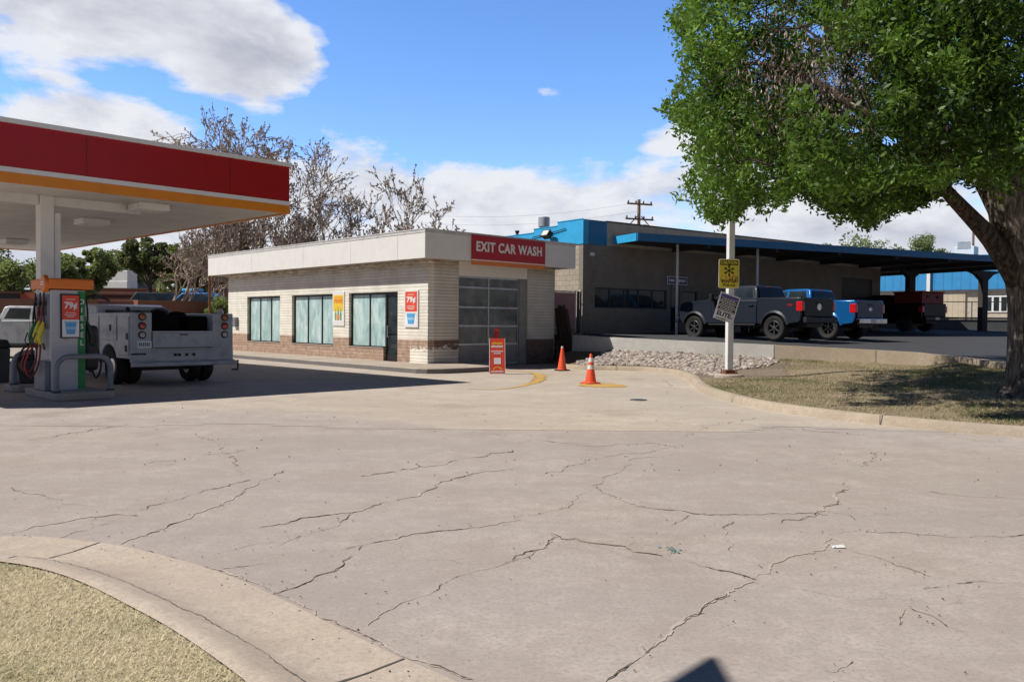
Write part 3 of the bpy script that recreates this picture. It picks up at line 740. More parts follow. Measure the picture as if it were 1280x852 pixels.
o = mb.build('paper_scrap', 'white'); o.location = (p.x, p.y, 0); tag(o, 'small white scrap of paper lying on the concrete', 'litter')

gv, gf, go = [], [], 0
oct_v = np.array([(1, 0, 0), (-1, 0, 0), (0, 1, 0), (0, -1, 0), (0, 0, 1), (0, 0, -1)], float); oct_f = np.array([(0, 2, 4), (2, 1, 4), (1, 3, 4), (3, 0, 4), (2, 0, 5), (1, 2, 5), (3, 1, 5), (0, 3, 5)])
for k in range(650):
    mode = rng.random()
    if mode < .45:
        pl = CR[rng.integers(0, len(CR))]; a = rng.integers(0, len(pl)-1); t = rng.random(); q = gp(pl[a][0]*(1-t)+pl[a+1][0]*t, pl[a][1]*(1-t)+pl[a+1][1]*t); x, y = q.x+rng.normal(0, .07), q.y+rng.normal(0, .07)
    elif mode < .75: q = B[rng.integers(0, len(B))]; x, y = q[0]+rng.normal(0, .09), q[1]+rng.normal(0, .09)
    else: y = rng.uniform(3.3, 16); x = rng.uniform(-.6, .6)*y
    r_ = rng.uniform(.0025, .008)*(1+(y > 8)*.6); gv.append(oct_v*np.array([1, rng.uniform(.6, 1), .6])*r_*rng.uniform(.7, 1.2, (6, 1))+np.array([x, y, .006+r_*.4])); gf.append(oct_f+go); go += 6
o = fastmesh('grit', np.vstack(gv), np.vstack(gf), 'joint'); tag(o, 'loose grit and pebbles scattered along the pavement cracks', 'grit', kind='stuff')

# ------------------------------------------------------------------ car wash
AW = math.atan2(.685, .728)
CW = gp(534.5, 454.5, .15); CW.z = 0
wash = thing('car_wash_building', 'flat roofed cream block car wash with brown base and wide white fascia', 'car wash', CW, AW)
aL = AW+math.pi/2
def wl(u, v): return vplane(u, v, CW, aL)      # left wall: (t along local +y, z)
def wr(u, v): return vplane(u, v, CW, AW)      # right wall: (t along local +x, z)
LEN = wl(285.4, 440)[0]; WID = wr(692, 449)[0]
FB, FT = 3.47, 4.35; OV = .54
TH = .25
# openings on the left wall
Wz = [wl(309.5, 425.8)[1], wl(306.7, 370.6)[1]]
zs = wl(476.8, 433.9)[1]; zt = wl(480, 364.8)[1]
openings = [(wl(350, 400)[0], wl(309, 400)[0], zs, zt), (wl(416.4, 400)[0], wl(364.8, 400)[0], zs, zt), (wl(480, 400)[0], wl(436, 400)[0], zs, zt), (wl(497, 400)[0], wl(479.4, 400)[0], .15, zt)]
mb = MB()
ys = sorted([(o[0], o[1]) for o in openings[:3]])
# wall as boxes (local x from 0 to TH, outer face at x=0)
def seg(y0, y1, z0, z1): mb.box(0, TH, y0, y1, z0, z1)
d0, d1 = openings[3][0], openings[3][1]; w3 = openings[2]; w2 = openings[1]; w1 = openings[0]
seg(0.0, d0, 0, FB+.3); seg(d0, w3[1], zt, FB+.3); seg(d1, w3[1], 0, zs)
seg(w3[1], w2[0], 0, FB+.3); seg(w2[0], w2[1], 0, zs); seg(w2[0], w2[1], zt, FB+.3)
seg(w2[1], w1[0], 0, FB+.3); seg(w1[0], w1[1], 0, zs); seg(w1[0], w1[1], zt, FB+.3); seg(w1[1], LEN, 0, FB+.3)
mb.build('long_wall', 'creamL', wash)
# right wall with overhead door
dx0 = wr(573.2, 400)[0]; dx1 = wr(659.5, 400)[0]; dzt = wr(574, 344)[1]
mb = MB(); mb.box(TH, dx0, .0, TH, 0, FB+.3); mb.build('door_wall', 'cream', wash)
mb = MB(); mb.box(dx1, WID, 0, TH, 0, FB+.3); mb.build('door_wall', 'cream', wash)
mb = MB(); mb.box(dx0, dx1, .03, TH, dzt, FB+.29); mb.build('door_header', 'fascia', wash)
mb = MB(); mb.box(WID-TH, WID, TH, LEN, 0, FB+.3); mb.box(TH, WID-TH, LEN-TH, LEN, 0, FB+.3); mb.build('rear_wall', 'creamL', wash)
# roof and fascia
mb = MB(); t = .06
X0, X1, Y0, Y1 = -OV, WID+OV, -OV, LEN+.9
mb.box(X0, X0+t, Y0, Y1, FB, FT); mb.box(X1-t, X1, Y0, Y1, FB, FT); mb.box(X0+t, X1-t, Y0, Y0+t, FB, FT); mb.box(X0+t, X1-t, Y1-t, Y1, FB, FT)
mb.build('fascia', 'fascia', wash)
mb = MB(); c = .025
mb.box(X0-c, X0+t, Y0-c, Y1+c, FT, FT+.035); mb.box(X1-t, X1+c, Y0-c, Y1+c, FT, FT+.035); mb.box(X0+t, X1-t, Y0-c, Y0+t, FT, FT+.035); mb.box(X0+t, X1-t, Y1-t, Y1+c, FT, FT+.035)
mb.box(X0-.012, X0, Y0-.012, Y1, FT-.09, FT-.002); mb.box(X0, X1, Y0-.012, Y0, FT-.09, FT-.002)
mb.build('roof_coping', 'flash', wash)
mb = MB(); mb.box(X0+t, X1-t, Y0+t, Y1-t, FB+.02, FB+.06); mb.build('soffit', 'tanplain', wash)
mb = MB(); mb.box(X0+t, X1-t, Y0+t, Y1-t, FT-.2, FT-.15); mb.build('roof', 'walk', wash)
for u in (514, 455, 395, 330):
    mb = MB(); y = wl(u, 300)[0]; mb.box(X0-.004, X0-.001, y-.006, y+.006, FB, FT-.09); mb.build('panel_seam', 'flash', wash)
# windows
def window(y0, y1, z0, z1, mull, mats='soap'):
    mb = MB(); w = .055; xa, xb = .11, .18
    mb.box(xa, xb, y0, y1, z1-w-.02, z1); mb.box(xa, xb, y0, y1, z0, z0+w*.6)
    mb.box(xa, xb, y0, y0+w, z0+w*.6, z1-w-.02); mb.box(xa, xb, y1-w*1.3, y1, z0+w*.6, z1-w-.02)
    for f in mull: y = y0+(y1-y0)*f; mb.box(xa, xb, y-w/2, y+w/2, z0+w*.6, z1-w-.02)
    fr = mb.build('window', 'bronze', wash)
    mb = MB(); mb.box(.14, .15, y0+.02, y1-.02, z0+.02, z1-.05); mb.build('pane', mats, fr)
    mb = MB(); mb.box(-.02, .11, y0, y1, z0-.03, z0-.0); mb.build('sill', 'walk', fr)
window(w1[0], w1[1], zs, zt, (.33, .66)); window(w2[0], w2[1], zs, zt, (.32, .655)); window(d1, w3[1], zs, zt, (.46,))
# entrance door
mb = MB(); w = .06
mb.box(.10, .17, d0, d1, zt-.10, zt); mb.box(.10, .17, d0, d0+w, .15, zt-.1); mb.box(.10, .17, d1-w, d1, .15, zt-.1); mb.box(.10, .17, d0+w, d1-w, .15, .38); mb.box(.09, .16, d0+w, d1-w, 1.08, 1.14)
dr = mb.build('entrance_door', 'bronze', wash)
mb = MB(); mb.box(.13, .14, d0+w, d1-w, .38, zt-.1); mb.build('pane', 'glass', dr)
mb = MB(); mb.tube([(.05, d1-.16, .95), (.05, d1-.16, 1.35)], .015); mb.tube([(.05, d1-.16, .97), (.12, d1-.16, .97)], .012); mb.tube([(.05, d1-.16, 1.33), (.12, d1-.16, 1.33)], .012); mb.build('handle', 'alu', dr, smooth=True)
# overhead door
mb = MB(); fw = .05
rows = [wr(574, 358.3)[1], wr(573.4, 383.4)[1], wr(573.4, 407.2)[1], wr(573.4, 430.6)[1]]
xm = wr(613, 400)[0]; xe = wr(650.5, 400)[0]
yb = .12
for z in rows: mb.box(dx0+.0, xe, yb-.02, yb+.05, z-.03, z+.03)
mb.box(dx0, xe, yb-.02, yb+.05, dzt-.06, dzt)
mb.box(dx0, xe, yb-.02, yb+.05, .03, .10)
zz = [.1]+[z for z in rows[::-1]]+[dzt]
for (za, zb) in [(rows[3]+.03, rows[2]-.03), (rows[2]+.03, rows[1]-.03), (rows[1]+.03, rows[0]-.03), (rows[0]+.03, dzt-.06), (.1, rows[3]-.03)]:
    mb.box(dx0, dx0+.05, yb-.02, yb+.05, za, zb); mb.box(xe-.05, xe, yb-.02, yb+.05, za, zb)
    if za > .2: mb.box(xm-.03, xm+.03, yb-.021, yb+.05, za, zb)
od = mb.build('overhead_door', 'alu', wash)
mb = MB(); mb.box(dx0+.04, xe-.04, yb+.01, yb+.02, rows[3], dzt-.02); mb.build('pane', 'doorglass', od)
mb = MB(); mb.box(dx0+.05, xe-.05, yb, yb+.03, .1, rows[3]-.03); mb.build('bottom_panel', 'doorpanel', od)
mb = MB(); mb.box(xe+.0, dx1, .05, .22, 0, dzt); mb.build('door_jamb', 'doorpanel', wash)
mb = MB(); mb.box(dx0, dx1, .2, .26, .02, dzt-.0); mb.build('door_backing', 'black', wash)
# fascia sign
sx0 = vplane(589, 310, CW-Vector((math.cos(aL), math.sin(aL), 0))*OV, AW)[0]; sx1 = vplane(680, 320, CW-Vector((math.cos(aL), math.sin(aL), 0))*OV, AW)[0]
PF = CW-Vector((math.cos(aL), math.sin(aL), 0))*(OV+.05)
szt = vplane(589, 293, PF, AW)[1]; szb = vplane(589, 323.6, PF, AW)[1]; szo = vplane(589, 330.3, PF, AW)[1]
mb = MB(); mb.box(sx0, sx1, -OV-.06, -OV-.013, szb, szt); sg = mb.build('sign', 'signred', wash)
mb = MB(); mb.box(sx0, sx1, -OV-.058, -OV-.013, szb-.035, szb); mb.build('stripe', 'whitetext', sg)
mb = MB(); mb.box(sx0, sx1, -OV-.06, -OV-.013, szo, szb-.035); mb.build('stripe', 'orange', sg)
text('EXIT CAR WASH', .43, 'whitetext', sg, ((sx0+sx1)/2, -OV-.064, (szt+szb)/2+.02), FRONT, width=(sx1-sx0)*.90, bold=.035, spacing=1.1)
# roof bits
def roofpipe(u, v, r, h, name, label):
    P = at(u, v, 33); 
# sidewalk
mb = MB()
poly = [(-1.85, LEN+.5), (-1.85, -1.9), (-1.70, -2.2), (-1.3, -2.42), (-.6, -2.45), (.2, -2.40), (.75, -2.30), (.95, -2.1), (.95, -.004), (-.004, -.004), (-.004, LEN+.5)]
mb.prism(poly, -.02, .15, 'z'); o = mb.build('sidewalk', ['walk'], bevel=.015); o.location = CW; o.rotation_euler = (0, 0, AW); struct(o)
mb = MB(); pl = poly[:9]
P_ = np.array(pl); Oo = P_.copy()
for i in range(len(pl)-1):
    a, b = P_[i], P_[i+1]; t = (b-a)/np.linalg.norm(b-a); nn = np.array([t[1], -t[0]])*-.006*(-1)
    nn = np.array([-t[1], t[0]]); nn = -nn*.006 if True else nn
    mb.add([(a[0]+nn[0], a[1]+nn[1], -.01), (b[0]+nn[0], b[1]+nn[1], -.01), (b[0]+nn[0], b[1]+nn[1], .125), (a[0]+nn[0], a[1]+nn[1], .125)], [(0, 1, 2, 3)])
o = mb.build('sidewalk_kerb_face', 'kerbpaint'); o.location = CW; o.rotation_euler = (0, 0, AW); struct(o)
jm = MB()
for y in (-2, 0, 2.4, 4.8, 7.2, 9.6): jm.box(-1.84, -.01, y-.006, y+.006, .15, .153)
o = jm.build('sidewalk_joint', 'joint'); o.location = CW; o.rotation_euler = (0, 0, AW); struct(o)

# wall posters (things of their own)
def wall_poster(name, label, u0, u1, v0, v1, um):
    y1, zb = wl(u0, v1)[0], wl(um, v1)[1]; y0 = wl(u1, v1)[0]; ztp = wl(um, v0)[1]
    loc = CW + Vector((math.cos(aL), math.sin(aL), 0))*((y0+y1)/2)
    r = thing(name, label, 'poster', (loc.x, loc.y, zb), AW)
    return r, (y1-y0), (ztp-zb)
def cola(r, w, h, x=-.04, rot='L', cup=True, frame='white'):
    """79 cent drink poster on a board facing local -x (rot L) or local -y (rot F), local extents w x h, base at z=0"""
    def box(a0, a1, z0, z1, d0, d1, name, mat, par):
        mb = MB()
        if rot == 'L': mb.box(d0, d1, a0, a1, z0, z1)
        else: mb.box(a0, a1, d0, d1, z0, z1)
        return mb.build(name, mat, par)
    fr = box(-w/2, w/2, 0, h, x, x+.035, 'board', frame, r)
    m = w*.07
    box(-w/2+m, w/2-m, h*.42, h-m, x-.003, x, 'panel', 'posterred', fr)
    box(-w/2+m, w/2-m, m, h*.42, x-.003, x, 'panel', 'paper', fr)
    mb = MB(); cw, cz0, cz1 = w*.30, h*.09, h*.36
    def Q(a, z, d): return (d, -a, z) if rot == 'L' else (a, d, z)
    d = x-.006
    mb.add([Q(-cw*.72, cz0, d), Q(cw*.72, cz0, d), Q(cw, cz1, d), Q(-cw, cz1, d)], [(0, 1, 2, 3)]); mb.build('cup_picture', 'cup', fr)
    mb = MB(); mb.add([Q(-cw*1.12, cz1+h*.025, d-.001), Q(-cw*1.12, cz1-.004, d-.001), Q(cw*1.12, cz1-.004, d-.001), Q(cw*1.12, cz1+h*.025, d-.001)], [(0, 1, 2, 3)])
    mb.add([Q(-cw*.75, h*.2, d-.001), Q(cw*.75, h*.2, d-.001), Q(cw*.82, h*.26, d-.001), Q(-cw*.82, h*.26, d-.001)], [(0, 1, 2, 3)]); mb.build('cup_lid', 'cuplite', fr)
    loc = (x-.006, 0, h*.74) if rot == 'L' else (0, x-.006, h*.74)
    text('79¢', h*.20, 'whitetext', fr, loc, LEFTF if rot == 'L' else FRONT, width=w*.66, bold=.04, depth=.001)
    # small printed lines
    mb = MB()
    for z, ww in ((h*.88, .5), (h*.575, .55), (h*.53, .62), (h*.49, .4)):
        n_ = 7
        for k in range(n_):
            a0 = -w*ww/2+w*ww*k/n_; a1 = a0+w*ww/n_*.72; hh = h*.02*(1 if k % 2 else .75)
            mb.add([Q(a0, z-hh/2, d), Q(a1, z-hh/2, d), Q(a1, z+hh/2, d), Q(a0, z+hh/2, d)], [(0, 1, 2, 3)])
    mb.build('small_print', 'whitetext', fr)
    return fr
r, w, h = wall_poster('drink_poster', 'red and white 79¢ drink poster on the cream wall right of the door', 506.5, 523.5, 362.5, 409, 515)
cola(r, w, h)
r, w, h = wall_poster('offer_poster', 'yellow FREE offer poster with bottles between two car wash windows', 416.5, 431.0, 364.5, 407.0, 424)
mb = MB(); mb.box(-.03, -.003, -w/2, w/2, 0, h); fr = mb.build('board', 'white', r)
mb = MB(); m = w*.08; mb.box(-.033, -.03, -w/2+m, w/2-m, h*.42, h*.90); mb.build('panel', 'posteryel', fr)
mb = MB(); mb.box(-.033, -.03, -w/2+m, w/2-m, h*.12, h*.42); mb.build('panel', 'paper', fr)
text('FREE', h*.15, 'posterorg', fr, (-.036, 0, h*.72), LEFTF, width=w*.74, bold=.04, depth=.001)
mb = MB()
for a, hh in ((.22, .33), (.0, .40), (-.22, .36)):
    a *= w; ww = w*.075; z0 = h*.16
    for (b0, b1, q0, q1) in ((-1, 1, 0, .55), (-.8, .8, .55, .7), (-.35, .35, .7, 1)):
        mb.box(-.037, -.033, a+ww*b0, a+ww*b1, z0+h*hh*q0, z0+h*hh*q1)
mb.build('bottle_picture', 'postergrn', fr)
mb = MB(); mb.box(-.039, -.037, -w*.10, w*.10, h*.18, h*.32); mb.build('bottle_label', 'posterorg', fr)
mb = MB()
for k in range(6): mb.box(-.036, -.033, -w*.36+k*w*.12, -w*.36+k*w*.12+w*.085, h*.82, h*.85)
mb.build('small_print', 'posterorg', fr)
# small wall box near the far end of the long wall
y, z = wl(296, 402); mb = MB(); mb.box(-.12, 0, y-.16, y+.16, z-.22, z+.2); mb.box(-.135, -.12, y-.14, y+.14, z-.19, z+.17)
mb.build('meter_box', 'grey', wash, bevel=.01)
# pipe stub on the roof
yy, zz_ = wl(383, 297); mb = MB(); mb.tube([(.6, yy, FT-.2), (.6, yy, FT+.42)], .06, 10); mb.tube([(.6, yy, FT+.42), (.6, yy, FT+.47)], .085, 10)
mb.build('vent_pipe', 'white', wash, smooth=True)
# downspout at the far right corner
mb = MB(); mb.box(WID+.03, WID+.13, .1, .2, .3, FB); mb.build('downspout', 'tanplain', wash)

# ------------------------------------------------------------------ cones, A-frame, bollard
def cone(u, v, h, label, bands):
    p = gp(u, v); r = thing('traffic_cone', label, 'traffic cone', p, R(25), group='orange traffic cones by the car wash exit')
    mb = MB(); b = .19*h/.72; mb.prism([(-b, -b*.75), (-b*.75, -b), (b*.75, -b), (b, -b*.75), (b, b*.75), (b*.75, b), (-b*.75, b), (-b, b*.75)], .012, .042, 'z')
    mb.build('base', 'rubber' if not bands else 'conesrt', r, bevel=.006)
    if bands:
        mb = MB(); mb.box(-b, b, -b, b, .0, .0115); mb.build('foot', 'rubber', r)
    R0, R1 = .135*h/.72, .027*h/.72
    def rad(t): return R0+(R1-R0)*t
    mb = MB(); mb.lathe([(rad(0)+.015, .042), (rad(0), .055)]+[(rad(t), .055+(h-.055)*t) for t in (.25, .5, .75, .97)]+[(rad(1)*.8, h), (.012, h), (.012, h-.02)], 28)
    mb.build('cone_body', 'conesrt', r, smooth=True)
    if bands:
        for t0, t1 in ((.45, .60), (.70, .86)):
            mb = MB(); mb.lathe([(rad(t0)+.002, .055+(h-.055)*t0), (rad(t0)+.003, .055+(h-.055)*t0+.002), (rad(t1)+.003, .055+(h-.055)*t1)], 28); mb.build('reflective_band', 'conewhite', r, smooth=True)
    else:
        mb = MB(); mb.lathe([(rad(.93)+.002, .055+(h-.055)*.93), (rad(1)+.002, h+.002), (.01, h+.004)], 20); mb.build('tip', 'conewhite', r, smooth=True)
cone(738.3, 479.5, .74, 'orange traffic cone with two white reflective bands on a yellow paint patch', True)
cone(702.5, 463.2, .76, 'plain orange traffic cone on a black base in the shade beside the car wash', False)

p = gp(621, 467.5); af = thing('sandwich_board', 'red sandwich board sign with yellow and white lettering before the overhead door', 'sandwich board', p, R(8))
mb = MB(); w = .43; h = 1.04
for s in (1, -1):
    ang = R(9)*s
    M4 = Matrix.Translation((0, -s*.0-.17*s, 0)) @ Matrix.Rotation(-ang, 4, 'X')
    mb2 = MB(); mb2.box(-w/2, w/2, -.015, .015, .03, h, 0, M4); bd = mb2.build('panel', 'signred' if s < 0 else 'posterred', af, bevel=.008)
    if s > 0:
        mb3 = MB()
        mb3.box(-w/2-.012, -w/2, -.02, .02, .02, h, 0, M4); mb3.box(w/2, w/2+.012, -.02, .02, .02, h, 0, M4); mb3.box(-w/2, w/2, -.02, .02, .0, .03, 0, M4); mb3.build('frame', 'white', bd)
        def line(z, ww, hh, mat, nseg=8):
            m_ = MB()
            for k in range(nseg):
                a0 = -w*ww/2+w*ww*k/nseg; m_.box(a0, a0+w*ww/nseg*.74, -.019, -.016, z-hh/2, z+hh/2*(1 if k % 3 else .6), 0, M4)
            m_.build('printed_line', mat, bd)
        line(.90, .72, .06, 'posteryel', 7); line(.81, .80, .065, 'whitetext', 8); line(.67, .82, .04, 'whitetext', 11); line(.61, .5, .04, 'whitetext', 7); line(.05+.04, .85, .045, 'whitetext', 10)
        m_ = MB(); m_.box(-.10, .10, -.018, -.016, .30, .48, 0, M4); m_.build('pale_square', 'paper', bd)
        m_ = MB()
        for k in range(9):
            a = R(10+160*k/8); a2 = R(10+160*(k+1)/8)
            if k == 8: break
            vs = [M4 @ Vector((math.cos(q)*rr, -.018, .13+math.sin(q)*rr*.75)) for q, rr in ((a, .10), (a2, .10), (a2, .13), (a, .13))]
            m_.add(vs, [(0, 1, 2, 3)])
        m_.build('emblem', 'posteryel', bd)
p = gp(620.5, 461.5); bo = thing('bollard', 'round red bollard with pale cap behind the sandwich board', 'bollard', p)
mb = MB(); mb.lathe([(.075, 0), (.075, 1.25), (.07, 1.29)], 20); mb.build('post', 'signred', bo, smooth=True)
mb = MB(); mb.lathe([(.076, 1.22), (.076, 1.28), (.05, 1.32), (.01, 1.335)], 20); mb.build('cap', 'posterred', bo, smooth=True)

# ------------------------------------------------------------------ leaning planks by the car wash corner
lp = thing('plank_stack', 'dark old planks leaning against the end wall of the car wash', 'planks', CW, AW)
for k, (dx, lean, hh) in enumerate([(.12, .10, 2.02), (.24, .16, 1.98), (.37, .24, 2.05), (.50, .30, 1.93)]):
    mb = MB(); M4 = Matrix.Translation((WID+dx+.25, -.12-.05*k, .33)) @ Matrix.Rotation(-R(4+4*k), 4, 'Y') @ Matrix.Rotation(R(-3+2*k), 4, 'X')
    mb.box(-.07, .07, -.02, .02, 0, hh-.2, 0, M4); mb.box(-.07, .07, .12, .16, 0, hh-.3, 0, M4); mb.build('plank', 'planks', lp)

# ------------------------------------------------------------------ fuel canopy
AG = R(46)
gR = Vector((math.cos(AG), math.sin(AG), 0)); gL = Vector((-math.sin(AG), math.cos(AG), 0))
G0 = gp(362.5, 267.6, 4.0); G0.z = 0
can = thing('fuel_canopy', 'flat fuel station canopy with dark red fascia, white and orange stripes', 'canopy', G0, AG)
CW_, CD = 9.2, 17.0; z0 = 4.0; zT = 5.19
Hc = zT-z0
bands = [(0, .165, 'orangeyel', 'orange_stripe', .06), (.165, .245, 'whitetext', 'white_stripe', .055), (.245, .925, 'canred', 'fascia', .05), (.925, 1.0, 'whitetext', 'coping', .08)]
for a, b, mt, nm, th in bands:
    mb = MB(); za, zb = z0+Hc*a, z0+Hc*b-.001; o_ = .0 if nm != 'coping' else .03
    e = {'orangeyel': 0, 'canred': -.012}.get(mt, -.004) - (-o_)
    mb.box(-CW_-e, e, -e, -e+.05, za, zb); mb.box(-CW_-e, e, CD+e-.05, CD+e, za, zb)
    mb.box(e-.05, e, -e+.05, CD+e-.05, za, zb); mb.box(-CW_-e, -CW_-e+.05, -e+.05, CD+e-.05, za, zb)
    mb.build(nm, mt, can)
for x in (-1.5, -4.5, -7.5):
    mb = MB(); mb.box(x-.004, x+.004, .0085, .0115, z0+Hc*.25, z0+Hc*.92); mb.build('panel_seam', 'bronze', can)
mb = MB(); mb.box(-CW_+.06, -.06, .06, CD-.06, z0+.03, z0+.06); mb.build('soffit', 'canwhite', can)
mb = MB(); mb.box(-CW_+.06, -.06, .06, CD-.06, zT-.2, zT-.15); mb.build('roof_deck', 'grey', can)
def canloc(u, v, z):
    P = gp(u, v, z)-G0; return P.dot(gR), P.dot(gL)
for (u, v) in ((186, 261), (115, 279), (18, 303)):
    x, y = canloc(u, v, 3.93)
    mb = MB(); mb.box(x-.33, x+.33, y-.33, y+.33, z0-.12, z0+.03); fx = mb.build('light_fixture', 'white', can, bevel=.02)
    mb = MB(); mb.box(x-.26, x+.26, y-.26, y+.26, z0-.135, z0-.12); mb.build('lens', 'bulb', fx)
pc = at(57.5, 350, 17.3); pc.z = 0; q = pc-G0; cx, cy = q.dot(gR), q.dot(gL)
mb = MB(); mb.box(cx-.15, cx+.11, cy-.16, cy+.14, 0, z0+.03); cl = mb.build('column', 'white', can, bevel=.01)
mb = MB(); mb.box(cx+.125, cx+.25, cy-.12, cy+.05, .2, z0-.3); mb.box(cx+.10, cx+.13, cy-.08, cy+.0, z0-.6, z0-.55); mb.build('downpipe', 'white', cl, bevel=.01)
mb = MB(); mb.box(cx-.1, cx+1.9, cy-.10, cy+.10, z0-.16, z0+.029); mb.box(cx-1.9, cx-.16, cy-.1, cy+.1, z0-.16, z0+.029); mb.build('cross_beam', 'white', can)
mb = MB(); mb.box(cx-.15, cx+.11, cy-7.5, cy-7.2, 0, z0+.03) if False else mb.box(cx-.15, cx+.11, cy+7.5, cy+7.8, 0, z0+.03); mb.build('column', 'white', can)

# islands + hoop guards + dispenser
DP = at(63.5, 400, 15.3); DP.z = 0
isl = MB()
def pad(x0, x1, y0, y1, name='pump_island'):
    mb = MB(); c = .12
    mb.prism([(x0+c, y0), (x1-c, y0), (x1, y0+c), (x1, y1-c), (x1-c, y1), (x0+c, y1), (x0, y1-c), (x0, y0+c)], 0, .15, 'z')
    o = mb.build(name, 'walk', bevel=.03); o.location = DP; o.rotation_euler = (0, 0, AG); struct(o)
pad(-.10, .95, -.62, 1.35)
pad(-.12, .55, 1.9, 2.65)
def hoop(name, label, x0, x1, y, zt, r=.05, cat='guard rail'):
    o = thing(name, label, cat, DP+gR*((x0+x1)/2)+gL*y, AG, group='grey hoop guards on the pump island'); w = (x1-x0)/2; c = .22
    pts = [(-w, 0, .15), (-w, 0, zt-c)]+[(-w+c-c*math.cos(a), 0, zt-c+c*math.sin(a)) for a in np.linspace(0, math.pi/2, 7)[1:]]
    pts += [(w-c+c*math.sin(a), 0, zt-c+c*math.cos(a)) for a in np.linspace(0, math.pi/2, 7)]+[(w, 0, .15)]
    mb = MB(); mb.tube(pts, r, 12); mb.build('hoop', 'grey', o, smooth=True)
    for s in (-w, w):
        mb = MB(); mb.lathe([(r+.03, .15), (r+.03, .17), (r+.003, .18)], 14, (s, 0, 0)); mb.build('foot_plate', 'dkgrey', o, smooth=True)
hoop('hoop_guard', 'grey steel hoop guard in front of the diesel pump', -.04, .90, -.42, .80)
hoop('hoop_guard', 'grey steel hoop guard on the far small island behind the pump', -.05, .52, 2.1, .80)

dp = thing('fuel_dispenser', 'white diesel fuel pump with orange topper, green stripe and yellow nozzles', 'fuel pump', DP+Vector((0, 0, .15)), AG)
Wd, Ld = .60, .95
mb = MB(); mb.box(0, Wd, 0, Ld, 0, 1.88); mb.build('cabinet', 'dispwhite', dp, bevel=.015)
mb = MB(); mb.box(-.05, Wd+.13, -.09, Ld+.06, 1.895, 2.09); tp = mb.build('topper', 'orange', dp, bevel=.03)
mb = MB(); mb.lathe([(.02, -.03), (.15, -.03), (.165, 0), (.165, .04)], 24, (-.075, .12, 1.99), 'x'); mb.build('medallion', 'orange', tp, smooth=True)
mb = MB(); mb.box(-.112, -.106, .04, .20, 1.96, 1.99); mb.box(-.112, -.106, .04, .20, 2.01, 2.03); mb.build('medallion_print', 'whitetext', tp)
DPz = DP
def dpe(u, v): return vplane(u, v, DPz, AG)
gx0 = dpe(97.2, 420)[0]; 
mb = MB(); mb.box(gx0, Wd-.004, -.008, .0, .02, 1.86); gs = mb.build('diesel_stripe', 'green', dp)
for k, ch in enumerate('DIESEL'):
    text(ch, .13, 'whitetext', gs, ((gx0+Wd)/2, -.011, 1.66-k*.155), FRONT, bold=.02, depth=.001)
ax0, ax1 = dpe(75.2, 400)[0], dpe(99.8, 400)[0]; az0, az1 = dpe(87, 422.5)[1]-.15, dpe(87, 367.5)[1]-.15
e = bpy.data.objects.new('drink_poster', None); COL.objects.link(e); e.parent = dp; e.location = ((ax0+ax1)/2, 0, az0)
cola(e, ax1-ax0, az1-az0, x=-.035, rot='F', frame='black')
# red swirl mark
mb = MB()
for k in range(3):
    mb.tube([(.22+.035*k, -.004, .95), (.235+.035*k, -.004, 1.0), (.22+.035*k, -.004, 1.06), (.23+.035*k, -.004, 1.12)], .005, 5)
mb.build('swirl_mark', 'signred', dp)
# pump panel on the left (local -x) face and equipment
mb = MB(); mb.box(-.012, 0, .06, Ld-.06, 1.15, 1.80); pn = mb.build('pump_panel', 'grey', dp)
mb = MB(); mb.box(-.018, -.012, .2, .75, 1.4, 1.7); mb.build('display', 'black', pn)
def nozzle(y, mat, z=.98, side=-1):
    x = -.05 if side < 0 else Wd+.05; s = side
    mb = MB(); mb.tube([(x+s*.02, y, z+.30), (x+s*.05, y, z+.18), (x+s*.10, y, z+.02), (x+s*.07, y, z-.12)], [.02, .045, .05, .022], 10)
    nz = mb.build('nozzle', mat, dp, smooth=True)
    mb = MB(); mb.tube([(x+s*.07, y, z-.12), (x+s*.15, y, z-.18), (x+s*.20, y, z-.05), (x+s*.15, y, z+.1)], .012, 6); mb.tube([(x+s*.03, y, z-.1), (x+s*.0, y, z-.22)], .018, 8); mb.build('trigger_guard', 'black', nz, smooth=True)
def hose(y, mat, side=-1, zt=1.75, zl=.25):
    x = -.04 if side < 0 else Wd+.04; s = side
    pts = smooth_line([(x, y, zt), (x+s*.05, y+.01, zt-.3), (x+s*.06, y+.03, .9), (x+s*.10, y+.02, .5), (x+s*.22, y+.04, zl), (x+s*.32, y+.06, .45), (x+s*.24, y+.02, .75), (x+s*.12, y-.01, .88)], .08)
    mb = MB(); mb.tube(pts, .018, 7); mb.build('hose', mat, dp, smooth=True)
nozzle(.18, 'nozyel'); nozzle(.40, 'nozyel', 1.0); nozzle(.66, 'dgreen'); 
hose(.22, 'hosered'); hose(.42, 'hosered', zl=.35); hose(.68, 'rubber')
for y in (.2, .42, .7):
    mb = MB(); mb.tube([(-.04, y, 1.2), (-.07, y, 1.5), (-.05, y, 1.83)], .014, 7); mb.lathe([(.03, 0), (.035, .03), (.03, .07)], 10, (-.06, y, 1.58)); mb.build('hose_riser', 'black', dp, smooth=True)
nozzle(.12, 'black', 1.0, 1); hose(.15, 'rubber', 1, 1.82, .2); hose(.45, 'rubber', 1, 1.8, .3)
mb = MB(); mb.tube([(Wd, .1, 1.70), (Wd+.18, .08, 1.80), (Wd+.42, .12, 1.74), (Wd+.48, .15, 1.70)], .03, 8); mb.lathe([(.04, 0), (.06, .05), (.04, .1)], 10, (Wd+.2, .09, 1.72)); mb.build('hose_arm', 'black', dp, smooth=True)
mb = MB(); mb.box(Wd+.03, Wd+.30, .12, .6, .35, 1.22); mb.build('hose_retractor', 'black', dp, bevel=.08, seg=3)
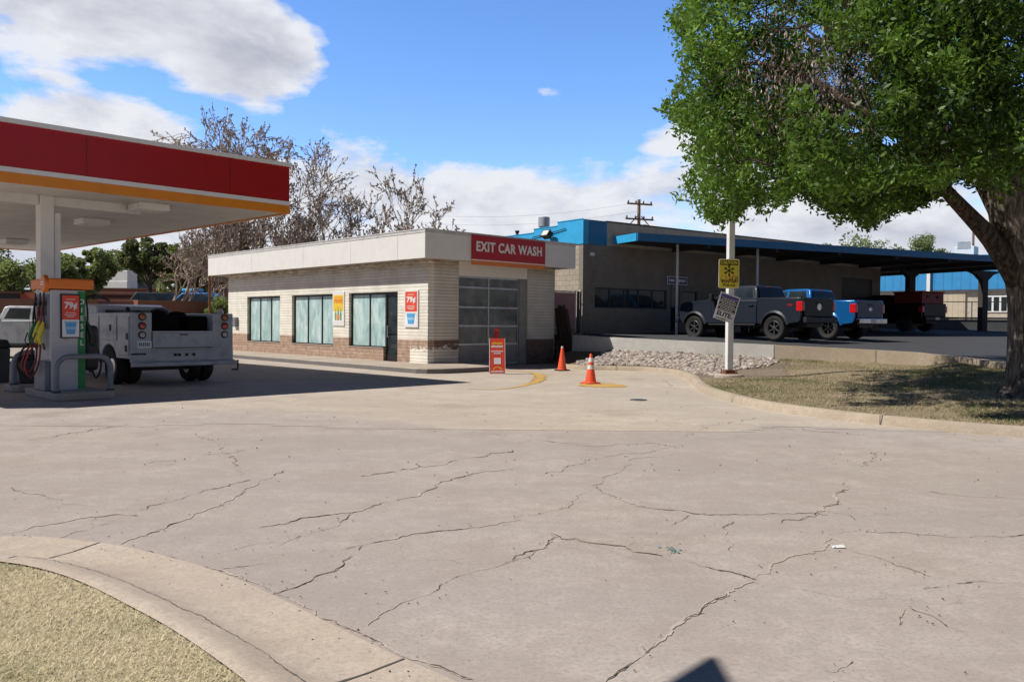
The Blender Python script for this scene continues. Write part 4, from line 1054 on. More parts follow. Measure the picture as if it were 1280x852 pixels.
mb = MB(); mb.box(-.10, .0, .02, Ld-.3, .0, .55); mb.build('kick_panel', 'grey', dp, bevel=.02)

# trash bins near the far guard
def bin_(loc, label, w, d, h):
    r = thing('trash_bin', label, 'trash bin', loc, AG, group='dark bins under the fuel canopy')
    mb = MB(); mb.prism([(-w*.45, 0), (w*.45, 0), (w*.5, h*.8), (-w*.5, h*.8)], -d/2, d/2, 'y'); mb.build('body', 'dkgrey', r, bevel=.03)
    mb = MB(); mb.prism([(-w*.54, h*.8), (w*.54, h*.8), (w*.40, h), (-w*.40, h)], -d*.54, d*.54, 'y'); mb.build('lid', 'black', r, bevel=.03)
    mb = MB(); mb.box(-w*.28, w*.28, -d*.56, -d*.50, h*.82, h*.92); mb.build('opening', 'black', r)
p = DP+gR*.28+gL*2.42; bin_((p.x, p.y, .15), 'squat dark bin inside the far hoop guard', .42, .36, .62)
p = gp(4, 478); bin_((p.x-.25, p.y, 0), 'larger dark bin at the left edge under the canopy', .60, .60, 1.0)

# ------------------------------------------------------------------ vehicles
def wheel(par, x, y, r, w, side, rim='chrome', name='wheel', spokes=6):
    """axis along local y; side=+1 outer face toward +y"""
    wh = bpy.data.objects.new(name, None); COL.objects.link(wh); wh.parent = par; wh.location = (x, y, r)
    mb = MB(); hw = w/2; ri = r*.60
    mb.lathe([(ri, -hw*.8), (r*.90, -hw), (r*.975, -hw*.82), (r, -hw*.45), (r, hw*.45), (r*.975, hw*.82), (r*.90, hw), (ri, hw*.8), (ri, -hw*.8)], 32, axis='y', caps=False)
    for k in range(30):
        a = 2*math.pi*k/30; M4 = Matrix.Rotation(a, 4, 'Y'); mb.box(-.03*r, .03*r, -hw*.9, hw*.9, r*.97, r*1.018, 0, M4)
    mb.build('tyre', 'rubber', wh, smooth=True)
    mb = MB(); s = side
    mb.lathe([(ri, hw*.75*s), (ri*.93, hw*.85*s), (ri*.88, hw*.55*s), (ri*.86, hw*.1*s)], 32, axis='y', caps=False)
    mb.lathe([(ri*.26, hw*.30*s), (ri*.24, hw*.75*s), (ri*.12, hw*.82*s)], 16, axis='y')
    for k in range(spokes):
        M4 = Matrix.Rotation(2*math.pi*k/spokes, 4, 'Y')
        y0, y1 = sorted((hw*.35*s, hw*.70*s))
        mb.box(-ri*.10, ri*.10, y0, y1, ri*.15, ri*.93, 0, M4); mb.box(-ri*.045, ri*.045, y0-.004, y1+.006, ri*.2, ri*.9, 0, M4)
    mb.build('rim', rim, wh, smooth=True)
    mb = MB(); mb.lathe([(ri*.90, hw*.05*s), (ri*.89, hw*.12*s)], 24, axis='y'); mb.build('brake_disc', 'void', wh, smooth=True)

def arc(cx, cz, r, a0, a1, n=12): return [(cx+r*math.cos(R(a)), cz+r*math.sin(R(a))) for a in np.linspace(a0, a1, n)]

def pickup(name, label, loc, rz, body='truckgrey', glass='glass', rim='rimdark', lift=0.0, r=.43, bumper='truckgreylt', bedkind='open', badge=True, group=None, tgmark=True):
    T = thing(name, label, 'pickup truck', loc, rz, group=group)
    hw = .97; xf, xr = 1.95, -1.73; L = lift
    zb = .52+L
    ar = r+.11; az = r+.02
    # front clip and cab lower body (x -0.98 .. 2.9)
    a0 = math.degrees(math.asin((zb-az)/ar))
    prof = [(-.97, zb), ]+[(1.95-math.cos(R(-a0))*ar-.0, zb)] + arc(xf, az, ar, 180-a0, a0, 14)[1:-1] + [(xf+math.cos(R(a0))*ar, zb), (2.72, zb+.05), (2.90, zb+.18), (2.92, 1.12+L), (2.84, 1.27+L), (2.5, 1.34+L), (1.28, 1.42+L), (1.15, 1.40+L), (-.97, 1.38+L)]
    mb = MB(); n = len(prof)
    # widths narrow toward top and nose
    def wy(x, z):
        w = hw - .03*max(0, (z-(.95+L)))/.45
        if x > 2.3: w -= .22*((x-2.3)/.62)**2
        return w
    vs = [(x, wy(x, z), z) for x, z in prof]+[(x, -wy(x, z), z) for x, z in prof]
    fs = [tuple(range(n)), tuple(range(n, 2*n))[::-1]]+[(i, n+i, n+(i+1) % n, (i+1) % n) for i in range(n)]
    mb.add(vs, fs); mb.build('body', body, T, smooth=True, bevel=.035, seg=3)
    # greenhouse
    zt = 1.92+L; zbelt = 1.37+L
    side = [(1.22, zbelt), (.50, zt-.05), (.30, zt), (-.62, zt+.005), (-.80, zt-.04), (-.95, zbelt)]
    def ww(z): return .90 - .19*(z-zbelt)/(zt-zbelt)
    mb = MB(); n = len(side)
    vs = [(x, ww(z), z) for x, z in side]+[(x, -ww(z), z) for x, z in side]
    mb.add(vs, [tuple(range(n)), tuple(range(n, 2*n))[::-1]]+[(i, n+i, n+(i+1) % n, (i+1) % n) for i in range(n)])
    mb.build('cab', body, T, smooth=True, bevel=.05, seg=3)
    # side windows
    for s in (1, -1):
        for q in ([(1.02, zbelt+.06), (.50, zt-.12), (.24, zt-.09), (.24, zbelt+.06)], [(.13, zbelt+.06), (.13, zt-.09), (-.60, zt-.09), (-.74, zbelt+.08)]):
            mb = MB(); vs = [(x, s*(ww(z)+.006), z) for x, z in q]+[(x, s*(ww(z)-.02), z) for x, z in q]
            mb.add(vs, [(0, 1, 2, 3), (4, 5, 6, 7), (0, 1, 5, 4), (1, 2, 6, 5), (2, 3, 7, 6), (3, 0, 4, 7)]); mb.build('window', glass, T)
        # door shut lines & handles & mirror
        mb = MB()
        for x in (1.12, .18, -.94): mb.box(x-.006, x+.006, s*(hw+.001)-.001, s*(hw+.001)+.001, zb+.08, 1.36+L)
        mb.build('shut_line', 'black', T)
        for x in (.40, -.70):
            mb = MB(); ya, yb_ = sorted((s*(hw-.01), s*(hw+.03))); mb.box(x-.11, x+.09, ya, yb_, 1.17+L, 1.21+L); mb.build('door_handle', body, T, bevel=.01)
        mb = MB(); ya, yb_ = sorted((s*1.0, s*1.19)); mb.box(.92, 1.06, ya, yb_, 1.36+L, 1.62+L); mb.box(.97, 1.03, min(s*.88, s*1.0), max(s*.88, s*1.0), 1.40+L, 1.45+L); mb.build('mirror', 'black', T, bevel=.04, seg=3)
        # fender flares
        for cx in (xf, xr):
            mb = MB(); A1 = arc(cx, az, ar+.065, 190-a0*.3, -10+a0*.3, 16); A2 = arc(cx, az, ar-.01, 190-a0*.3, -10+a0*.3, 16)
            y0, y1 = s*(hw-.02), s*(hw+.045); y2 = s*(hw+.004)
            vs = [(x, y1, max(z, zb-.02)) for x, z in A2]+[(x, y2, max(z, zb-.02)) for x, z in A1]+[(x, y0, max(z, zb-.02)) for x, z in A2]; m = 16
            mb.add(vs, [(i, i+1, m+i+1, m+i) for i in range(m-1)]+[(i, i+1, 2*m+i+1, 2*m+i) for i in range(m-1)]); mb.build('fender_flare', 'truckgreylt' if body == 'truckgrey' else body, T, smooth=True)
        mb = MB(); ya, yb_ = sorted((s*(hw-.08), s*(hw+.06))); mb.box(-.95, 1.2, ya, yb_, zb-.07, zb-.01); mb.build('running_board', 'black', T, bevel=.015)
    mb = MB(); mb.add([(1.20, -.80, zbelt+.04), (1.20, .80, zbelt+.04), (.545, .66, zt-.10), (.545, -.66, zt-.10)], [(0, 1, 2, 3)])
    for v_ in range(4): mb.v[v_] = (mb.v[v_][0]+.03, mb.v[v_][1], mb.v[v_][2]+.02)
    mb.build('windscreen', glass, T)
    mb = MB(); mb.add([(-.965, -.74, zbelt+.08), (-.965, .74, zbelt+.08), (-.835, .66, zt-.10), (-.835, -.66, zt-.10)], [(0, 1, 2, 3)]); mb.build('rear_window', glass, T)
    mb = MB(); mb.box(-.82, -.80, -.12, .12, zt-.055, zt-.025); mb.build('brake_light', 'taillight', T)
    # front lamps, grille, bumper
    mb = MB(); mb.box(2.90, 2.925, -.52, .52, .86+L, 1.20+L); mb.build('grille', 'black', T)
    for s in (1, -1):
        mb = MB(); ya, yb_ = sorted((s*.52, s*.76)); mb.box(2.80, 2.90, ya, yb_, .98+L, 1.20+L); mb.build('headlight', 'clearlens', T, bevel=.02)
    mb = MB(); mb.box(2.82, 3.02, -.90, .90, .56+L, .76+L); mb.build('front_bumper', bumper, T, bevel=.04, seg=3)
    # bed
    zB = 1.42+L
    if bedkind == 'open':
        bp = [(-1.73-math.cos(R(a0))*ar, zb)]
        sideprof = [(-.99, zb), (xr+math.cos(R(a0))*ar, zb)]+arc(xr, az, ar, a0, 180-a0, 14)[1:-1]+[(xr-math.cos(R(a0))*ar, zb), (-2.72, zb+.06), (-2.80, zb+.15), (-2.82, zB), (-.99, zB)]
        bd = None
        mb = MB()
        for s in (1, -1):
            ya, yb_ = sorted((s*(hw-.09), s*hw)); mb.prism(sideprof, ya, yb_, 'y')
        mb.box(-1.03, -.99, -hw+.09, hw-.09, .85+L, zB); mb.box(-2.78, -1.03, -hw+.09, hw-.09, .80+L, .86+L)
        bd = mb.build('bed', body, T, smooth=True, bevel=.02)
        mb = MB()
        for s in (1, -1):
            ya, yb_ = sorted((s*(hw-.10), s*(hw-.0))); mb.box(-2.80, -1.0, ya, yb_, zB+.001, zB+.022)
        mb.build('bed_rail', 'black' if body != 'truckblue' else body, T, bevel=.008)
        mb = MB(); mb.box(-2.87, -2.80, -hw+.14, hw-.14, .78+L, zB+.01); tg = mb.build('tailgate', 'truckblueshade' if body == 'truckblue' else 'truckblack', T, bevel=.02)  # tailgates take a darker paint standing in for canopy shade
        mb = MB(); mb.box(-2.885, -2.87, -.16, .16, 1.24+L, 1.30+L); mb.build('handle', 'black', tg)
        if tgmark:
            mb = MB()
            if body == 'truckblue':
                mb.add([(-2.875, -.13, 1.08+L), (-2.875, -.05, 1.08+L), (-2.875, -.05, 1.04+L), (-2.875, .05, 1.04+L), (-2.875, .05, 1.08+L), (-2.875, .13, 1.08+L), (-2.875, .11, 1.13+L), (-2.875, .05, 1.13+L), (-2.875, .05, 1.17+L), (-2.875, -.05, 1.17+L), (-2.875, -.05, 1.13+L), (-2.875, -.11, 1.13+L)], [tuple(range(12))])
            else:
                mb.lathe([(.13, -2.873), (.12, -2.885), (.01, -2.886)], 20, (0, 0, 1.12+L), 'x')
            mb.build('badge', 'chrome', tg)
        for s in (1, -1):
            ya, yb_ = sorted((s*(hw-.14), s*(hw+.012))); mb = MB(); mb.box(-2.875, -2.62 if s == 1 or True else -2.8, ya, yb_, .96+L, 1.30+L); mb.build('tail_light', 'taillight', T, bevel=.03, seg=3)
    else:
        mb = MB()
        for s in (1, -1):
            ya, yb_ = sorted((s*(hw-.30), s*(hw+.02)))
            prof2 = [(-1.02, zb), (xr+ar, zb)]+arc(xr, az, ar, max(a0, 1), 180-max(a0, 1), 12)[1:-1]+[(xr-ar, zb), (-2.85, zb), (-2.85, 1.62+L), (-1.02, 1.62+L)]
            mb.prism(prof2, ya, yb_, 'y')
        mb.box(-2.84, -1.02, -hw+.30, hw-.30, .80+L, .86+L); mb.box(-2.85, -2.80, -hw+.30, hw-.30, .86+L, 1.3+L)
        mb.build('service_body', body, T, bevel=.02)
        for s in (1, -1):
            mb = MB()
            for x in (-1.5, -2.1): mb.box(x-.006, x+.006, s*(hw+.021)-.001, s*(hw+.021)+.001, zb+.6, 1.58+L)
            mb.build('shut_line', 'black', T)
    mb = MB(); mb.box(-3.02, -2.86, -.92, .92, .56+L, .76+L); bu = mb.build('rear_bumper', bumper, T, bevel=.03, seg=3)
    mb = MB(); mb.box(-3.03, -3.02, -.16, .16, .60+L, .73+L); mb.build('plate', 'white' if body != 'truckgrey' else 'dkgrey', bu)
    mb = MB(); mb.box(-2.7, 2.7, -.45, .45, .42+L*.8, .60+L); mb.box(xr-.12, xr+.12, -.8, .8, r-.1, r+.1); mb.box(xf-.1, xf+.1, -.8, .8, r-.08, r+.08); mb.box(-.9, 1.2, -.85, .85, .5+L, .56+L); mb.build('chassis', 'black', T)
    # dark wheel wells
    for cx in (xf, xr):
        mb = MB(); mb.box(cx-ar-.05, cx+ar+.05, -.62, .62, r+.1, 1.0+L if cx == xr else 1.1+L); mb.build('wheel_well', 'black', T)
    for x in (xf, xr):
        for s in (1, -1): wheel(T, x, s*(hw-.12), r, .30, s, rim)
    return T

AT = R(126)
fwd = Vector((math.cos(AT), math.sin(AT), 0)); lft = Vector((-math.sin(AT), math.cos(AT), 0))
# grey pickup: visible side is its left (driver) side; anchor rear-left wheel at px (970, 427)
pr = at(970, 405, 29.3)
c = pr - fwd*(-1.73) - lft*(.97-.12); z = deckz(c.x, c.y)
T1 = pickup('pickup_truck', 'dark grey lifted crew cab pickup with black wheels and red tail light', (c.x, c.y, z), AT, 'truckgrey', rim='rimdark', lift=.06, r=.43)
pr = at(1040, 410, 31.8); c2 = pr + fwd*1.73 - lft*.85
for T in (T1,):
    mb = MB(); 
    text('FX4', .11, 'signred', T, (-2.38, .975, 1.24), (R(90), 0, R(180)), bold=.03, depth=.001, name='side_badge')
c = at(1037, 410, 31.5) + fwd*1.73 - lft*.85
T2 = pickup('pickup_truck', 'bright blue crew cab pickup with chrome wheels parked beside the grey one', (c.x, c.y, deckz(c.x, c.y)), AT, 'truckblue', rim='chrome', lift=.02, r=.42, bumper='chrome')
c = at(1136, 410, 43) + fwd*1.73 - lft*.85
T3 = pickup('pickup_truck', 'black pickup with a red tool box in deep canopy shade', (c.x, c.y, deckz(c.x, c.y)), R(118), 'truckblack', rim='rimdark', lift=0, r=.40, bumper='truckblack', tgmark=False)
tb = thing('tool_box', 'faded red steel tool box carried in the bed of the black pickup', 'tool box', (c.x, c.y, deckz(c.x, c.y)), R(118))
mb = MB(); mb.box(-2.75, -1.1, -.86, .86, 1.42, 1.98); mb.build('box_body', 'redbox', tb, bevel=.03)
mb = MB(); mb.box(-2.79, -1.06, -.89, .89, 1.985, 2.06); mb.build('lid', 'redbox', tb, bevel=.02)
mb = MB(); mb.box(-2.79, -2.76, -.5, -.3, 1.7, 1.85); mb.box(-2.79, -2.76, .3, .5, 1.7, 1.85); mb.build('latch', 'black', tb)

# white service pickup at the far left
c = at(-6, 440, 31.5); 
c = c+Vector((1.75, 0, 0))
T4 = pickup('service_truck', 'white service pickup seen side on behind the fuel pump', (c.x-.2, c.y, 0), R(8), 'truckwhite', rim='chrome', lift=.03, r=.38, bedkind='service', bumper='truckwhite')
T4['category'] = 'service truck'

# ---- utility body truck (rear view)
UT = at(163, 430, 18.0); UT.z = 0
ut = thing('utility_truck', 'dented white utility body work truck seen from behind in canopy shade', 'work truck', UT, AG)
Wt = 2.38
def utz(v, u=163): return vplane(u, v, UT, AG)[1]
zt_, zbm = 1.64, .43
sideW = .42
lx1 = vplane(190, 420, UT, AG)[0]; rx0 = vplane(266, 420, UT, AG)[0]
for (x0, x1, s) in ((0, lx1, 0), (rx0, Wt, 1)):
    mb = MB(); a = arc(1.25, .42, .50, 180-8, 8, 12)
    prof = [(0, .62), (1.25-.5, .62)] + [(q[0], max(q[1], .62)) for q in a] + [(1.75, .62), (2.65, .62), (2.65, zt_), (0, zt_)]
    mb.prism(prof, x0, x1, 'x'); mb.build('side_compartment', 'truckwhite', ut, bevel=.02)
# compartment doors on the left side
mb = MB()
for (y0, y1, z0_, z1_) in ((.06, .68, .70, 1.56), (.74, 1.76, 1.02, 1.56), (1.82, 2.6, .70, 1.56)):
    mb.box(-.018, -.002, y0, y1, z0_, z1_)
mb.build('compartment_door', 'truckwhite', ut, bevel=.008)
mb = MB()
for (y, z) in ((.14, 1.12), (.2, .85), (1.1, 1.3), (2.2, 1.1)): mb.box(-.035, -.018, y-.04, y+.04, z-.07, z+.07)
mb.build('latch', 'black', ut)
mb = MB(); mb.box(lx1, rx0, .05, 2.6, .78, .84); mb.build('bed_floor', 'dkgrey', ut)
mb = MB(); mb.box(0, Wt, -.004, .045, .55, .80); mb.box(lx1, rx0, -.0, .045, .80, .88); mb.build('rear_sill', 'truckwhite', ut, bevel=.01)
tz0, tz1 = .86, 1.19
mb = MB(); mb.box(lx1+.01, rx0-.01, -.03, .03, tz0, tz1); tg = mb.build('tailgate', 'truckwhite', ut, bevel=.012)
mb = MB(); mb.box(lx1-.0, rx0, -.045, .045, tz1-.0, tz1+.045); mb.box(lx1+.03, rx0-.03, -.034, -.03, tz0+.015, tz0+.03); mb.build('top_rail', 'truckwhite', tg, bevel=.01)
mb = MB(); mb.box((lx1+rx0)/2-.09, (lx1+rx0)/2+.09, -.05, -.03, tz1-.05, tz1-.02); mb.box(lx1+.01, rx0-.01, -.033, -.031, tz0-.012, tz0+.004); mb.build('tailgate_latch', 'dkgrey', tg)
# step bumper
mb = MB(); mb.prism([(-.24, .46), (-.24, .54), (-.006, .575), (-.006, .44)], -.0, Wt+.0, 'x') ; mb.build('bumper', 'truckwhite', ut, bevel=.01)
# round lamps
for xx in (vplane(177.5, 395, UT, AG)[0], vplane(280.5, 395, UT, AG)[0]):
    for v_, mt in ((395.5, 'amber'), (407, 'taillight'), (418.5, 'clearlens')):
        z = utz(v_); 
        mb = MB(); mb.lathe([(.085, -.002), (.085, -.02), (.06, -.025)], 24, (xx, 0, z), 'y'); lm = mb.build('lamp', 'black', ut, smooth=True)
        mb = MB(); mb.lathe([(.06, -.02), (.055, -.035), (.02, -.042)], 24, (xx, 0, z), 'y'); mb.build('lens', mt, lm, smooth=True)
z = utz(430); x0 = vplane(171, 430, UT, AG)[0]
mb = MB(); mb.box(x0, x0+.32, -.012, -.001, z-.09, z+.07); pl_ = mb.build('plate', 'paper', ut)
mb = MB()
for k in range(6): mb.box(x0+.04+k*.042, x0+.065+k*.042, -.015, -.012, z-.05, z+.03)
mb.build('plate_print', 'green', pl_)
mb = MB(); mb.box(x0-.12, x0+.2, -.006, -.001, z-.24, z-.20); mb.build('maker_badge', 'black', ut)
for u_ in (219, 224, 233, 242):
    xx = vplane(u_, 445, UT, AG)[0]; mb = MB(); mb.lathe([(.035, -.001), (.035, -.03), (.02, -.03)], 12, (xx, 0, .70), 'y'); mb.build('trailer_socket', 'black', ut, smooth=True)
# interior bulkhead, load
mb = MB(); mb.box(lx1, rx0, 2.5, 2.6, .84, 1.62); mb.box(lx1, rx0, 2.60, 2.64, 1.60, 1.66); mb.build('bulkhead', 'void', ut)
mb = MB(); mb.box(lx1+.02, lx1+.75, .25, 1.3, .84, 1.58); mb.box(lx1+.8, rx0-.05, .6, 2.2, .84, 1.52); mb.box(rx0-.5, rx0-.02, .2, 1.6, .84, 1.58); mb.build('dark_load', 'void', ut, bevel=.06, seg=3)
# compressor-like lump
mb = MB(); mb.lathe([(.18, 1.5), (.24, 1.58), (.22, 1.70), (.10, 1.76)], 16, (lx1+.55, .9, 0)); mb.build('hose_reel', 'black', ut, smooth=True)
for (x, y, w_, z_) in ((lx1+.35, .5, .22, 1.68), (lx1+.95, 1.2, .3, 1.62), (rx0-.5, .8, .25, 1.66)):
    mb = MB(); mb.lathe([(w_, 1.4), (w_*1.1, z_-.12), (w_*.7, z_), (.03, z_+.03)], 9, (x, y, 0)); mb.build('dark_load', 'void', ut)
# top gear: work lamps
for (xx, yy_) in ((.12, .5), (Wt-.16, .35)):
    mb = MB(); mb.lathe([(.07, zt_), (.07, zt_+.05), (.05, zt_+.1), (.01, zt_+.13)], 14, (xx+.02, yy_, 0)); mb.build('beacon', 'clearlens' if xx > 1 else 'black', ut, smooth=True)
# cab
cab = [(2.80, .62), (2.80, 1.50), (2.92, 1.80), (3.15, 1.86), (4.05, 1.86), (4.30, 1.80), (4.85, 1.28), (5.9, 1.18), (6.05, 1.05), (6.05, .6)]
mb = MB(); vs = []; n = len(cab)
for s in (.22, Wt-.22):
    for (y, z) in cab:
        x = s + (.13*(max(0, z-1.2)/.66))*(1 if s < 1 else -1); vs.append((x, y, z))
mb.add(vs, [tuple(range(n)), tuple(range(n, 2*n))[::-1]]+[(i, n+i, n+(i+1) % n, (i+1) % n) for i in range(n)]); mb.build('cab', 'truckwhite', ut, smooth=True, bevel=.05, seg=3)
mb = MB(); mb.box(.5, Wt-.5, 2.78, 2.83, 1.35, 1.72); mb.build('rear_window', 'glass', ut)
mb = MB(); mb.box(.215, .23, 3.0, 4.3, 1.25, 1.55); mb.build('side_window', 'glass', ut)
mb = MB(); mb.box(-.02, .15, 4.35, 4.5, 1.15, 1.5); mb.build('mirror', 'black', ut, bevel=.03)
mb = MB(); mb.box(.5, Wt-.5, .1, 5.8, .42, .62); mb.box(.2, Wt-.2, 1.1, 1.4, .3, .5); mb.box(Wt-.05, Wt+.12, -.05, -.03, .3, .34); mb.box(Wt+.09, Wt+.12, -.05, -.03, .34, .55); mb.build('chassis', 'black', ut)
for (x, y) in ((.17, 1.25), (.48, 1.25), (Wt-.17, 1.25), (Wt-.48, 1.25), (.32, 5.1), (Wt-.32, 5.1)):
    wh = bpy.data.objects.new('wheel', None); COL.objects.link(wh); wh.parent = ut; wh.location = (x, y, .40)
    mb = MB(); r_ = .40; hw_ = .125
    mb.lathe([(r_*.5, -hw_*.8), (r_*.9, -hw_), (r_, -hw_*.5), (r_, hw_*.5), (r_*.9, hw_), (r_*.5, hw_*.8)], 28, axis='x', caps=False); mb.build('tyre', 'rubber', wh, smooth=True)
    mb = MB(); mb.lathe([(r_*.5, -hw_*.75), (r_*.42, -hw_*.5), (r_*.15, -hw_*.5), (r_*.13, -hw_*.8)], 20, axis='x'); mb.build('rim', 'chrome', wh, smooth=True)

# ------------------------------------------------------------------ blue and tan building
AB = R(37); bR = Vector((math.cos(AB), math.sin(AB), 0)); bL = Vector((-math.sin(AB), math.cos(AB), 0))
BC = at(728, 400, 32.6); BC.z = 0
shop = thing('shop_building', 'tan block shop building with stepped bright blue parapet', 'building', BC, AB)
def bl(u, v): return vplane(u, v, BC, AB+math.pi/2)
def br_(u, v): return vplane(u, v, BC, AB)
bz = .9; top = br_(728, 273.6)[1]; bb = br_(728, 304.5)[1]
LB = br_(1100, 380)[0]; DB = 14.0
wx0, wx1 = br_(743.5, 370)[0], br_(834, 370)[0]; wz1, wz0 = br_(744, 359)[1], br_(744, 384.5)[1]
gx0_, gx1_ = br_(1052, 370)[0], br_(1090, 370)[0]
dx0_, dx1_ = br_(838, 370)[0], br_(850, 370)[0]
wx2, wx3 = br_(853, 370)[0], br_(872, 370)[0]
mb = MB(); th = .25
def bs(x0, x1, z0, z1): mb.box(x0, x1, 0, th, z0, z1)
zd = bz+2.45
bs(0, wx0, .5, bb); bs(wx0, wx1, .5, wz0); bs(wx0, wx1, wz1, bb); bs(wx1, dx0_, .5, bb); bs(dx0_, dx1_, zd, bb); bs(dx1_, wx2, .5, bb); bs(wx2, wx3, .5, wz0); bs(wx2, wx3, wz1, bb); bs(wx3, gx0_, .5, bb); bs(gx0_, gx1_, 4.0, bb); bs(gx1_, LB, .5, bb)
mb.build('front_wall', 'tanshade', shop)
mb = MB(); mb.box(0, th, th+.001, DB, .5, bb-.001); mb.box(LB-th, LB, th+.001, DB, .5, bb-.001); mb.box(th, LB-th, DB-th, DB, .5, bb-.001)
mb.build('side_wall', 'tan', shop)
st1 = bl(697.6, 280)[0]; st2 = bl(668, 288)[0]; z1s = bl(697, 283)[1]; z2s = bl(668, 291.5)[1]
xb1 = br_(758, 290)[0]
mb = MB(); e = .03
mb.box(-e, th, -e, st1, bb, top); mb.box(-e, th, st1, st2, bb, z1s); mb.box(-e, th, st2, DB, bb, z2s)
pp = mb.build('parapet', 'blue', shop)
mb = MB(); mb.box(th, xb1, -e, th, bb, top); mb.build('parapet_return', 'blueshade', pp)
mb = MB(); mb.box(xb1, LB, 0, th, bb, top-.03); mb.build('upper_wall', 'tanplain', shop)
mb = MB(); mb.box(xb1, LB, -.03, th+.02, top-.03, top+.03); mb.build('roof_edge', 'bronze', shop)
mb = MB(); mb.box(th, LB, th, DB, bb-.1, bb-.02); mb.build('roof', 'roofgrey', shop)
mb = MB(); z_ = bb
mb.box(-e-.02, -e, -e, st1, top-.001, top+.03); mb.box(-e-.02, -e, st1, st2, z1s, z1s+.03); mb.box(-e-.02, -e, st2, DB, z2s, z2s+.03); mb.build('parapet_trim', 'blue', pp)
def shopwin(x0, x1, n):
    mb = MB(); w = .05; mb.box(x0, x1, .06, .12, wz1-w, wz1); mb.box(x0, x1, .06, .12, wz0, wz0+w)
    for k in range(n+1):
        x = x0+(x1-x0-w)*k/n; mb.box(x, x+w, .06, .12, wz0+w, wz1-w)
    f = mb.build('window', 'dkgrey', shop); mb = MB(); mb.box(x0+.01, x1-.01, .085, .095, wz0+.01, wz1-.01); mb.build('pane', 'glass', f)
shopwin(wx0, wx1, 5); shopwin(wx2, wx3, 1)
mb = MB(); mb.box(dx0_, dx1_, .06, .12, bz, zd); dd = mb.build('door', 'dkgrey', shop); mb = MB(); mb.box(dx0_+.12, dx1_-.12, .05, .06, bz+.3, zd-.15); mb.build('pane', 'glass', dd)
mb = MB(); mb.box(dx1_-.1, dx1_-.07, .0, .06, bz+.95, bz+1.15); mb.build('handle', 'alu', dd)
mb = MB(); mb.box(gx0_, gx1_, .08, .14, bz, 4.0); gd = mb.build('garage_door', 'dkgrey', shop)
mb = MB()
for k in range(1, 6): z = bz+(4.0-bz)*k/6; mb.box(gx0_, gx1_, .07, .08, z-.012, z+.012)
mb.build('panel_groove', 'black', gd)
# small sign, number plaque, lamp, flood light
sxx0, sxx1 = br_(834, 350)[0], br_(858.5, 350)[0]; sz1, sz0 = br_(840, 345.5)[1], br_(840, 355.5)[1]
sn = thing('wall_sign', 'small dark blue wall sign with pale lettering above the shop door', 'sign', BC+bR*((sxx0+sxx1)/2)-bL*.03+Vector((0, 0, (sz0+sz1)/2)), AB)
mb = MB(); w, h = (sxx1-sxx0), (sz1-sz0); mb.box(-w/2, w/2, 0, .025, -h/2, h/2); bd = mb.build('board', 'paper', sn)
mb = MB(); mb.box(-w/2+.03, w/2-.03, -.003, 0, -h/2+.03, h/2-.03); mb.build('panel', 'skybg', bd)
mb = MB()
for k in range(9):
    if k != 3: mb.box(-w*.42+k*w*.094, -w*.42+k*w*.094+w*.066, -.006, -.003, -h*(.16+.04*(k % 2)), h*.18)
mb.build('printed_line', 'whitetext', bd)
x_, z_ = br_(740, 317.5); mb = MB(); mb.box(x_-.11, x_+.11, -.03, 0, z_-.07, z_+.06); mb.build('number_plaque', 'whitetext', shop)
y_, z_ = bl(691, 294)
mb = MB(); mb.tube([(-.03, y_+1.9, z_-.5), (-.08, y_+1.2, z_+.0), (-.08, y_-.2, z_+.12), (-.08, y_-.9, z_+.2)], .018, 6); fl = mb.build('flood_light', 'black', shop, smooth=True)
M4 = Matrix.Translation((-.28, y_, z_)) @ Matrix.Rotation(R(35), 4, 'Y')
mb = MB(); mb.box(-.10, .10, -.20, .20, -.15, .12, 0, M4); mb.box(-.15, -.10, -.23, .23, -.18, .15, 0, M4); mb.tube([(-.03, y_, z_+.12), (-.28, y_, z_+.05)], .03, 8); mb.build('lamp_head', 'black', fl)
mb = MB(); mb.box(-.155, -.15, -.18, .18, -.13, .10, 0, M4); mb.build('lens', 'bulb', fl)
# corner downpipe
mb = MB(); mb.tube([(-.12, .0, bz), (-.12, .0, br_(728, 362)[1])], .05, 10); mb.box(-.12, 0, -.02, .02, 2.2, 2.25); mb.build('downpipe', 'white', shop, smooth=True)
# roof ventilators
P = at(680, 284, 37.5); vt = thing('roof_ventilator', 'round galvanised metal ventilator on the shop roof', 'roof ventilator', (P.x, P.y, 0))
zz0 = at(680, 284, 37.5).z; zz1 = at(680, 271.5, 37.5).z
mb = MB(); mb.lathe([(.20, bb-.1), (.20, zz0+.05)], 20); mb.build('pipe', 'steel', vt, smooth=True)
mb = MB(); mb.lathe([(.22, zz0), (.26, zz0+.02), (.26, zz1-.02), (.24, zz1), (.02, zz1+.01)], 24); mb.build('hood', 'steel', vt, smooth=True)
P = at(646.5, 292, 38); v2 = thing('vent_cap', 'small dark mushroom vent cap near the left end of the roof', 'roof vent', (P.x, P.y, 0))
z1 = at(646.5, 288, 38).z; mb = MB(); mb.lathe([(.07, bb-.1), (.07, z1-.1)], 12); mb.build('pipe', 'dkgrey', v2); mb = MB(); mb.lathe([(.06, z1-.12), (.10, z1-.08), (.11, z1-.02), (.02, z1)], 14); mb.build('cap', 'black', v2, smooth=True)

